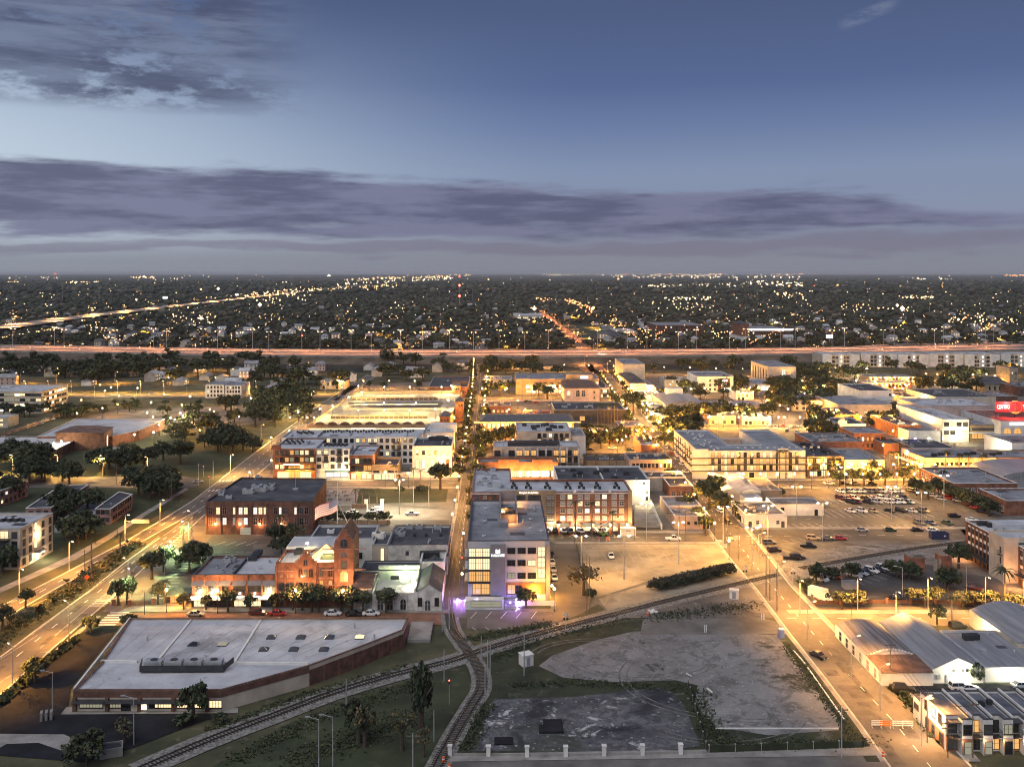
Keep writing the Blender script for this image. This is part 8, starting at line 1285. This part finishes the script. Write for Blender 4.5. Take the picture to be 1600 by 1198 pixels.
boxthing('bin_store', 'roofless grey bin store in the fenced car park', 'bin store', 1328, 918, [('wall', 'grey_wall', [(-2, -1.5, 0, 2, -1.3, 1.9), (-2, 1.3, 0, 2, 1.5, 1.9), (-2, -1.3, 0, -1.8, 1.3, 1.9), (1.8, -1.3, 0, 2, 1.3, 1.9)])])
boxthing('brick_screen', 'red brick screen walls of a ruined enclosure in fenced car park', 'wall', 1452, 893, [('left_wall', 'brick', [(-6, -.3, 0, -1.5, .3, 4.2), (-6, .3, 0, -5.4, 4, 4.2)]), ('right_wall', 'brick', [(3.6, .4, 0, 7, 1, 4.6), (3.6, 1, 0, 4.2, 4, 4.6)]), ('pier', 'concrete', [(1.3, -.6, 0, 2.2, 0, 3.8), (2.8, -.6, 0, 3.4, 0, 3.8)])])
boxthing('bin_store', 'small white walled bin store in dark car park corner at bottom left', 'bin store', 174, 1178, [('wall', 'concrete', [(-2, -1.5, 0, 2, -1.3, 1.7), (-2, 1.3, 0, 2, 1.5, 1.7), (-2, -1.3, 0, -1.8, 1.3, 1.7), (1.8, -1.3, 0, 2, 1.3, 1.7)]), ('bin', 'dark_steel', (-1.4, -1, 0, 1.4, 1, 1.5))], R(20))
boxthing('cycle_rack', 'pale curved bicycle stand by the warehouse car park island', 'stand', 66, 1124, [('panel', 'concrete', [(x, -.8, 0, x+.5, .8, 1.6) for x in (-.4, .5, 1.4)])], R(20))
p = P(1190, 965); boxthing('bollard', 'pair of white bollards at the mouth of closed street', 'bollard', 1190, 968, [('post', 'white_trim', [(-.12, -.12, 0, .12, .12, 1.6), (.5, -.12, 0, .74, .12, 1.6)])]); boxthing('bollard', 'pair of white bollards on the near kerb of closed street', 'bollard', 1101, 988, [('post', 'white_trim', [(-.12, -.12, 0, .12, .12, 1.9), (.3, -.12, 0, .54, .12, 1.9)])]); boxthing('bollard', 'pair of tall white bollards beside the lilac toilet', 'bollard', 1219, 988, [('post', 'white_trim', [(-.12, -.12, 0, .12, .12, 1.9), (.3, -.12, 0, .54, .12, 1.9)])])
p = P(261, 944); B = pitched('kiosk', 'small lit kiosk with green hipped roof in brewery car park', 'kiosk', [(p.x-1, p.y), (p.x+5, p.y), (p.x+5, p.y+5), (p.x-1, p.y+5)], 2.6, 1.2, 'peach_wall', 'green_copper', 'x', .3, .6); win(B, 0, 3, [.6], 1.2, 1.4, lit=.8, lits=('lit_amber',)); bulb(B.root, (5, -2, 2.6), 420*LG, CA, .15)
for i, (u, v) in enumerate(((178, 945), (203, 946), (240, 943))): boxthing('brick_pillar', '%s red brick gate pillar from the left at the brewery car park entrance' % ORD[i], 'pillar', u, v, [('pier', 'brick', (-.45, -.45, 0, .45, .45, 1.6)), ('cap', 'pink_brick', (-.55, -.55, 1.6, .55, .55, 1.75))], group='brick gate pillars at the brewery car park')
for i, (u, v) in enumerate(((572, 795), (597, 795))): boxthing('gate_pillar', '%s white gate pillar of the green square' % ('left' if i == 0 else 'right'), 'pillar', u, v, [('pier', 'white_wall', (-.6, -.6, 0, .6, .6, 3.4)), ('cap', 'white_trim', (-.75, -.75, 3.4, .75, .75, 3.6))])
boxthing('arcade_screen', 'low brown screen left of the gate pillars of green square', 'screen', 561, 796, [('panel', 'brown_roof', (-3, -.2, .6, 3, .2, 2.2)), ('post', 'white_trim', [(-3.1, -.2, 0, -2.8, .2, 2.4), (2.8, -.2, 0, 3.1, .2, 2.4)])])
for i, (u, v) in enumerate(((457, 760), (465, 759), (479, 760))):
    p = P(u, v); T = thing('cafe_umbrella', '%s glowing cream cafe umbrella from the left before the brick apartments' % ORD[i], 'umbrella', (p.x, p.y, 0), 0, 'cafe umbrellas before the brick apartments'); mb = MB(); mb.cyl((0, 0, 0), (0, 0, 3), .05, .04, 6); link('pole', mb.mesh('pole', 'white_trim'), T); mb = MB(); mb.cyl((0, 0, 2.4), (0, 0, 3.1), 2.0, .05, 8); link('canopy', mb.mesh('canopy', 'white_awning'), T)
for i in range(9):
    u, v = 510+(i % 3)*14+(i//3)*3, 770+(i//3)*6; boxthing('picnic_table', '%s picnic table counted from the back of the square plaza' % ORD[i], 'table', u, v, [('table_top', 'old_wood', (-.9, -.5, .72, .9, .5, .8)), ('bench', 'old_wood', [(-.9, -1.1, .4, .9, -.8, .46), (-.9, .8, .4, .9, 1.1, .46)]), ('leg', 'dark_steel', [(-.7, -.4, 0, -.6, .4, .72), (.6, -.4, 0, .7, .4, .72)])], group='picnic tables on the square plaza')
T = thing('graffiti_wall', 'long pale lettered wall at the foot of the motorway embankment', 'wall', P(770, 577)); mb = MB(); a, b = P(770, 577), P(868, 577); mb.beam(a, b, .4, 3); mb.build('wall', 'concrete', T); BB = Bld(); BB.root = T; text(BB, 'ROSEBUD', 'graffiti', ((a.x, a.y-.25), (b.x, b.y-.25)), .56, .4, 3, .05, w=(b.x-a.x)*.24)
def rubble(name, n, region, seed, mats):
    r = random.Random(seed); mb = MB()
    for _ in range(n): u, v = r.uniform(region[0], region[2]), r.uniform(region[1], region[3]); p = P(u, v); s = r.uniform(.08, .26); mb.box(p.x-s, p.y-s*r.uniform(.4, 1), 0, p.x+s, p.y+s*.6, s*r.uniform(.2, .7), r.randrange(len(mats)))
    o = mb.build(name, mats); o['kind'] = 'stuff'
rubble('rubble', 170, (765, 1094, 960, 1172), 2, ['grey_wall', 'dark_wall', 'asphalt', 'concrete']); rubble('rubble', 50, (960, 1090, 1085, 1168), 4, ['concrete', 'grey_wall', 'dark_wall'])
boxthing('cellar_pit', 'square dark cellar slab in the rubble', 'slab', 787, 1158, [('slab', 'fresh_asphalt', (-1.8, -1.4, 0, 1.8, 1.4, .25))]); boxthing('foundation_block', 'dark broken foundation block in the middle of rubble plot', 'slab', 862, 1136, [('slab', 'fresh_asphalt', [(-1.6, -2.6, 0, 2.2, 2.6, .5), (-2.6, -2.6, 0, -1.6, .6, .35)])])
mb = MB()
for (u0, v0, u1, v1) in ((1072, 1052, 1080, 1056), (1105, 1075, 1113, 1082), (1118, 1138, 1310, 1138), (1240, 1016, 1258, 1037), (1262, 1043, 1320, 1125)): mb.beam(P(u0, v0), P(u1, v1), .3, .18)
tag(mb.build('concrete_kerbstones', 'white_trim'), 'loose pale concrete kerb stones edging the gravel lot', 'kerb stones')
hr = random.Random(99); HM = {}
def house_parts(w, d, h, wall, roof, hip):
    k = ('house', w, d, h, wall, roof, hip)
    if k in _MC: return _MC[k]
    a = MB(); a.prism([(-w/2, -d/2), (w/2, -d/2), (w/2, d/2), (-w/2, d/2)], -.3, h, top=False); r = MB(); o = .5; rise = d*.3; x = w/2+o; y = d/2+o; rx = (w/2-d*.3) if hip else x
    if not hip: a.face([(w/2, -d/2, h), (w/2, d/2, h), (w/2, 0, h+rise)]); a.face([(-w/2, d/2, h), (-w/2, -d/2, h), (-w/2, 0, h+rise)])
    r.face([(-x, -y, h), (x, -y, h), (rx, 0, h+rise), (-rx, 0, h+rise)]); r.face([(x, y, h), (-x, y, h), (-rx, 0, h+rise), (rx, 0, h+rise)])
    if hip: r.face([(x, -y, h), (x, y, h), (rx, 0, h+rise)]); r.face([(-x, y, h), (-x, -y, h), (-rx, 0, h+rise)])
    wn_ = []
    for i in range(3):
        for z in ([1.0] if h < 5 else [1.0, 3.8]): wn_.append((-w/2+w*(i+.5)/3, -d/2, z))
    _MC[k] = (a.mesh('wall', wall), r.mesh('roof', roof), wn_); return _MC[k]
def house(p, label, group, lit=False):
    w, d, h = hr.choice(((11, 8, 3.4), (13, 9, 3.6), (9, 8, 6.0), (12, 9, 6.2))); wall = hr.choice(('white_wall', 'cream_wall', 'weathered_white', 'pink_wall', 'grey_wall')); roof = hr.choice(('light_shingle', 'white_roof', 'shingle', 'light_shingle', 'metal_roof')); a, r, wn_ = house_parts(w, d, h, wall, roof, hr.random() < .4)
    T = thing('house', label, 'house', (p.x, p.y, 0), hr.choice((0, PI/2, 0, PI/2, .2)), group); link('wall', a, T); link('roof', r, T); m = 'lit_warm' if lit else 'glass_grey'; k = ('hw', m)
    if k not in _MC: mb = MB(); mb.box(-.5, -.06, 0, .5, 0, 1.4); _MC[k] = mb.mesh('window', m)
    for q in wn_: link('window', _MC[k], T, q)
def houses(n, reg, label, group, seed, gap=19):
    r = random.Random(seed); out = []; t = 0
    while len(out) < n and t < 8000:
        t += 1; u = r.uniform(reg[0], reg[2]); v = 427+1/r.uniform(1/(reg[3]-427), 1/(reg[1]-427)); p = P(u, v)
        if any((p-o).length < gap for o in out): continue
        out.append(p); house(p, label, group, r.random() < .3)
    return out
HP_ = houses(26, (0, 575, 480, 602), 'pale house among oaks on the near side of the motorway', 'houses on the near side of the motorway', 1)
HP_ += houses(10, (480, 575, 735, 596), 'small pale house at the foot of the motorway behind the parking garage', 'houses behind the parking garage', 2)
HP_ += houses(78, (60, 510, 820, 543), 'pale roofed house just beyond the motorway, left of the orange street', 'houses beyond the motorway on the left', 3)
HP_ += houses(72, (920, 505, 1620, 540), 'pale roofed house beyond the motorway, right of the orange street', 'houses beyond the motorway on the right', 4)
HP_ += houses(60, (0, 478, 1620, 508), 'tiny pale house deep in the wooded suburb', 'tiny houses deep in the wooded suburb', 5, 30)
B = simple('brick_factory', 'long dark brick factory beyond the motorway', 'factory', 1026, 1100, 508, 503, 14, 'dark_brick', 'grey_roof'); win(B, 0, 16, [2, 6, 10], 2, 2, lit=.05, sub=False)
B = simple('brick_factory', 'broad brick factory with white lit parapet beyond the motorway', 'factory', 1162, 1232, 514, 509, 16, 'dark_brick', 'grey_roof', .6, 'white_trim'); win(B, 0, 14, [2, 6, 10], 2, 2, lit=.1); pbox(B, 'lit_parapet', 'sign_white', 0, .6, 14, 60, 2.5, .3)
T4 = rect(1159, 1170, 506, 503, 24); roofing(B, T4, 24, 3, 'brick', 'dark_roof', 'x', .4, .6)
B = simple('white_depot', 'white roofed depot beyond the motorway beside the brick factory', 'depot', 1160, 1196, 526, 521, 8, 'white_wall', 'white_roof', .4); B = simple('white_school', 'pale lit school block behind trees, left of the orange street', 'school', 803, 848, 493, 489, 10, 'cream_wall', 'white_roof'); win(B, 0, 14, [1.5, 5], 3, 2, lit=.6)
B = pitched('gabled_school', 'dark gabled school hall beyond the motorway on the lit field', 'school', rect(955, 978, 526, 518, 6), 6, 5, 'cream_wall', 'dark_roof', 'y', .2); B = simple('flat_school', 'flat roofed lit school wing behind the gabled school hall', 'school', 962, 996, 518, 513, 6, 'peach_wall', 'white_roof')
sheet('ball_field', [(888, 508), (955, 508), (962, 528), (905, 530)], .05, 'grass')
for i, (u, v, h) in enumerate(((718, 480, 60), (98, 470, 48), (156, 470, 40), (686, 477, 38), (738, 472, 44), (780, 468, 40), (932, 463, 40), (918, 480, 32), (870, 478, 42), (1452, 490, 40))):
    p = P(u, v); T = thing('mast', 'slender dark radio mast rising from the wooded suburb' if i else 'tall radio mast with red lamps above the wooded suburb', 'mast', (p.x, p.y, 0), 0, 'slender radio masts in the suburb' if i else None); mb = MB(); mb.cyl((0, 0, 0), (0, 0, h), 1.4 if i == 0 else .7, .5, 4); link('mast_tower', mb.mesh('mast_tower', 'grey_wall'), T)
    if i == 0:
        for z in (30, 58): mb = MB(); mb.ball((0, 0, z), 3.0); link('warning_lamp', mb.mesh('warning_lamp', 'lamp_red'), T)
def clear(p, r): return all(abs(p.x-h.x) > r or not -r*2.2 < p.y-h.y < r for h in HP_)
def on_road(u, v):
    iu = np.interp(u, [p[0] for p in INTERSTATE], [p[1] for p in INTERSTATE]) if u < 745 else -1
    if iu > 0 and abs(v-iu) < max(2, (v-427)*.07): return True
    fu = np.interp(v, [484, 498, 515, 535, 566, 585], [838, 858, 880, 905, 925, 938]); return abs(u-fu) < (v-427)*.12 and 480 < v < 590
def rnd_tree(r, v0, v1):
    while True:
        d = math.sqrt(r.uniform(dist(v1)**2, dist(v0)**2)); v = HOR+CAM_H*FOC/d; u = r.uniform(-120, 1720)
        if not on_road(u, v): return u, v
r = random.Random(17); n = 0
while n < 190:
    u, v = rnd_tree(r, 533, 548); p = P(u, v)
    if clear(p, 11) and not (880 < u < 965 and v > 505): n += 1; tree(p, r.uniform(8, 14), 'dark tree of the wooded suburb directly beyond the motorway', 'dark trees directly beyond the motorway', 'far', r.uniform(5, 9), 'suburb_tree', .2)
def blob(seed, sub, quads):
    bm = bmesh.new(); bmesh.ops.create_icosphere(bm, subdivisions=sub, radius=1); g = np.random.default_rng(seed)
    for v in bm.verts: v.co *= g.uniform(.7, 1.15); v.co.z = max(v.co.z*.75+.35, -.35)
    V = [tuple(v.co) for v in bm.verts]; F = [tuple(x.index for x in f.verts) for f in bm.faces]; bm.free()
    for _ in range(quads):
        d = g.normal(size=3); d /= np.linalg.norm(d); d[2] = abs(d[2])*.8+.1; p = d*g.uniform(.9, 1.12); a = g.normal(size=3)*.2; b = g.normal(size=3)*.2; k = len(V); V += [tuple(p-a), tuple(p+b), tuple(p+a)]; F.append((k, k+1, k+2))
    return np.array(V), [f for f in F]
def forest(name, pts, sizes, sub, quads, mats):
    vs = [blob(i, sub, quads) for i in range(4)]; AV, AF, MI = [], [], []; off = 0; g = np.random.default_rng(5)
    for (p, s) in zip(pts, sizes):
        V, F = vs[int(g.integers(4))]; t = g.uniform(0, 6.3); c, q = math.cos(t), math.sin(t); X = np.empty_like(V); X[:, 0] = (V[:, 0]*c-V[:, 1]*q)*s[0]+p[0]; X[:, 1] = (V[:, 0]*q+V[:, 1]*c)*s[0]+p[1]; X[:, 2] = V[:, 2]*s[1]+s[1]*.35-.4
        AV.append(X); AF.append(np.array(F)+off); MI.append(np.full(len(F), int(g.integers(len(mats))))); off += len(V)
    V = np.concatenate(AV); F = np.concatenate(AF); me = D.meshes.new(name); me.vertices.add(len(V)); me.vertices.foreach_set('co', V.ravel()); me.loops.add(F.size); me.loops.foreach_set('vertex_index', F.ravel().astype(np.int32)); me.polygons.add(len(F)); me.polygons.foreach_set('loop_start', np.arange(0, F.size, 3, dtype=np.int32))
    for m in mats: me.materials.append(M[m])
    me.polygons.foreach_set('material_index', np.concatenate(MI).astype(np.int32)); me.update(calc_edges=True); o = link(name, me); o['kind'] = 'stuff'; return o
FL = ['dry_leaf', 'leaf_4', 'far_leaf', 'dim_leaf', 'leaf_2']
def fill(n, v0, v1, seed, s0, s1, clr=12):
    r = random.Random(seed); P_, S_ = [], []
    while len(P_) < n:
        u, v = rnd_tree(r, v0, v1)
        p = P(u, v)
        if (clr and not clear(p, clr)) or (880 < u < 965 and 505 < v < 532): continue
        P_.append((p.x, p.y)); s = r.uniform(s0, s1); S_.append((s, s*r.uniform(.6, 1.0)))
    return P_, S_
forest('suburban_woodland', *fill(3200, 500, 546, 41, 4, 7), 1, 40, FL)
forest('suburban_woodland', *fill(7000, 462, 500, 42, 6, 11, 8), 1, 14, FL)
forest('suburban_woodland', *fill(7500, 440, 462, 43, 10, 22, 0), 1, 0, FL)
nr_, na = 150, 420; rr = 9000*(60000/9000)**(np.linspace(0, 1, nr_)); aa = np.radians(np.linspace(-34, 34, na)); g = np.random.default_rng(8)
RR, AA = np.meshgrid(rr, aa, indexing='ij'); Z = g.uniform(1, 13, RR.shape)+g.uniform(0, 6, RR.shape)*(RR/20000); X = np.stack([RR*np.sin(AA), RR*np.cos(AA), Z], -1).reshape(-1, 3)
i0 = (np.arange(nr_-1)[:, None]*na+np.arange(na-1)[None, :]).ravel(); F = np.stack([i0, i0+1, i0+na+1, i0+na], -1)[:, ::-1]
me = D.meshes.new('distant_woodland'); me.vertices.add(len(X)); me.vertices.foreach_set('co', X.ravel()); me.loops.add(F.size); me.loops.foreach_set('vertex_index', F.ravel().astype(np.int32)); me.polygons.add(len(F)); me.polygons.foreach_set('loop_start', np.arange(0, F.size, 4, dtype=np.int32)); me.materials.append(M['far_leaf']); me.update(calc_edges=True); o = link('distant_woodland', me); o['kind'] = 'stuff'
def lights(name, pts, m, k):
    mb = MB()
    for (u, v, s) in pts:
        d = dist(v); p = P(u, v, 15); q = s*k*p.length/1000; c = p
        b = len(mb.v); mb.v += [(c.x-q, c.y, c.z), (c.x, c.y-q, c.z), (c.x+q, c.y, c.z), (c.x, c.y+q, c.z), (c.x, c.y, c.z+q), (c.x, c.y, c.z-q)]
        for f in ((0, 1, 4), (1, 2, 4), (2, 3, 4), (3, 0, 4), (1, 0, 5), (2, 1, 5), (3, 2, 5), (0, 3, 5)): mb.f.append(tuple(b+i for i in f)); mb.m.append(0)
    o = mb.build(name, m); o['kind'] = 'stuff'; return o
lgk = .6
defm('city_amber', (.5, .4, .2), .4, 0, emit=(1, .6, .26), es=4, sampled=False); defm('city_white', (.5, .5, .4), .4, 0, emit=(1, .74, .42), es=4, sampled=False); defm('city_orange', (.5, .3, .2), .4, 0, emit=(1, .4, .12), es=4, sampled=False); defm('city_red', (.5, .1, .1), .4, 0, emit=(1, .08, .05), es=5, sampled=False)
g = random.Random(5); A_, W_, O_, R_ = [], [], [], []
def cl(u0, v0, u1, v1, n, dst, s=1.0, jv=1.5, ju=3):
    for _ in range(n): t = g.random(); dst.append((u0+(u1-u0)*t+g.gauss(0, ju), max(428.6, v0+(v1-v0)*t+g.gauss(0, jv)), s*g.uniform(.5, 1.4)))
for _ in range(330): v = 427+g.uniform(3, 105)*g.random()**.4; (A_ if g.random() < .6 else W_ if g.random() < .7 else O_).append((g.uniform(-20, 1620), max(430, v), g.uniform(.4, 1.0)))
for _ in range(260): (A_ if g.random() < .5 else O_ if g.random() < .6 else W_).append((g.uniform(-20, 1620), g.uniform(472, 546), g.uniform(.35, .8)))
for a in ((100, 541, 330, 502), (640, 545, 690, 505), (1010, 543, 955, 492), (1150, 545, 1290, 482), (1480, 540, 1570, 500), (300, 541, 420, 506), (0, 528, 90, 512)): cl(*a, 26, O_ if a[0] > 600 else A_, .7, 1, 2)
cl(530, 438, 730, 430, 110, A_, .9, 1.2); cl(440, 455, 620, 446, 90, A_, .9, 1.4); cl(520, 445, 720, 433, 60, W_, .9, 1.5); cl(380, 461, 460, 455, 30, A_, 1.1, 2); cl(400, 470, 480, 462, 24, A_, 1.2, 4); cl(850, 429.5, 1120, 429.5, 90, W_, .9, .8); cl(960, 432, 1250, 432, 120, W_, .9, 1.5); cl(1000, 447, 1210, 443, 80, W_, .8, 1.6); cl(1170, 440, 1260, 446, 60, W_, 1.2, 2.5); cl(1020, 426+2.6, 1070, 428.6, 30, O_, 1.1, .3); cl(1110, 428.5, 1140, 428.5, 18, O_, 1.1, .3); cl(1210, 428.6, 1270, 428.6, 24, O_, 1.1, .3); cl(1570, 430.5, 1600, 430.5, 16, O_, 1.2, .6)
cl(0, 441, 30, 441, 16, A_, .9, .5); cl(105, 441, 160, 441, 26, A_, 1.1, .6); cl(210, 433, 240, 433, 20, A_, 1.1, 1); cl(0, 434, 100, 434, 14, W_, .7, 1); cl(240, 436, 400, 428.8, 22, W_, .7, 2.5); cl(890, 470, 925, 483, 40, O_, 1.1, 2); cl(840, 466, 870, 470, 14, O_, 1, 2); cl(1030, 466, 1110, 466, 34, W_, 1.0, 1.2); cl(1010, 480, 1110, 480, 30, A_, .9, 4); cl(1405, 464, 1460, 464, 30, A_, 1.0, 1); cl(1480, 497, 1590, 503, 50, A_, 1.0, 4); cl(1300, 478, 1420, 482, 30, A_, .9, 4); cl(1210, 457, 1260, 462, 24, A_, 1.0, 3); cl(1410, 434, 1490, 437, 20, W_, .8, 1); cl(130, 505, 190, 535, 30, A_, .9, 4); cl(540, 500, 800, 520, 40, A_, .9, 10); cl(950, 505, 1040, 525, 50, O_, .9, 6); cl(1110, 520, 1200, 528, 24, A_, .9, 4); cl(270, 486, 340, 500, 24, A_, 1.0, 5)
for u, v, s in ((514, 431.5, 3.2), (447, 442, 2.4), (482, 441, 2), (341, 451, 2.6), (314, 452, 2), (406, 476, 3.4), (314, 497, 3.0), (835, 482, 3.6), (926, 482, 2.6), (1410, 482, 4.2), (1402, 477, 2.6), (970, 445, 2.4), (966, 436, 2), (1219, 445, 2.6), (1193, 445, 3), (1233, 447, 2.2), (1309, 446, 2.2), (1407, 448, 2), (1472, 447, 2), (763, 437, 2), (225, 433, 2.6), (213, 468, 2)): (W_ if s > 2.3 else O_).append((u, v, s))
for u, v, s in ((86, 428.8, 2), (978, 429, 1.4), (472, 524, 1.4), (1272, 447, 1.2), (718, 433, 1.5)): R_.append((u, v, s))
lights('city_lights', A_, 'city_amber', lgk); lights('city_lights', W_, 'city_white', lgk); lights('city_lights', O_, 'city_orange', lgk); lights('city_lights', R_, 'city_red', .8)
for i in range(110):
    u, v = rnd_tree(g, 492, 546); lamp(P(u, v), 'cobra', 'lamp glowing between the suburban trees beyond the motorway', 'lamps between the suburban trees', 0, g.uniform(8000, 17000), CA if g.random() < .7 else CO, 'lamp_amber', 'suburb_lamp')
for i in range(18):
    u, v = g.uniform(0, 480), g.uniform(575, 602); lamp(P(u, v), 'cobra', 'lamp glowing between the oaks on the near side of motorway', 'lamps between the near side oaks', 0, g.uniform(2500, 5000), CA, 'lamp_amber')
for u0, u1, v, z0, w, h in ((258, 270, 468, 14, 14, 6), (370, 380, 462, 14, 12, 5), (1296, 1302, 538, 12, 8, 4)):
    p = P(u0, v+6); T = thing('billboard', 'lit white billboard beside the interstate, %s of three' % {258: 'leftmost', 370: 'middle', 1296: 'rightmost'}[u0], 'billboard', (p.x, p.y, 0)); mb = MB(); mb.cyl((0, 0, 0), (0, 0, z0), .5, .5, 6); link('post', mb.mesh('post', 'grey_wall'), T); mb = MB(); mb.box(-w/2, -.3, z0, w/2, .3, z0+h); link('sign_face', mb.mesh('sign_face', 'sign_white'), T)
hz = D.materials.new('haze'); hz.use_nodes = True; t = hz.node_tree
for n in list(t.nodes):
    if n.type != 'OUTPUT_MATERIAL': t.nodes.remove(n)
pv = t.nodes.new('ShaderNodeVolumePrincipled'); pv.inputs['Color'].default_value = (.86, .87, .9, 1); pv.inputs['Density'].default_value = HAZE; pv.inputs['Anisotropy'].default_value = 0
t.links.new(pv.outputs[0], t.nodes['Material Output'].inputs['Volume']); M['haze'] = hz
mb = MB(); mb.box(-64000, -2500, -1.3, 64000, 95000, 130); o = mb.build('haze', 'haze'); o['kind'] = 'stuff'
S.cycles.volume_bounces = 0; S.cycles.volume_step_rate = 4
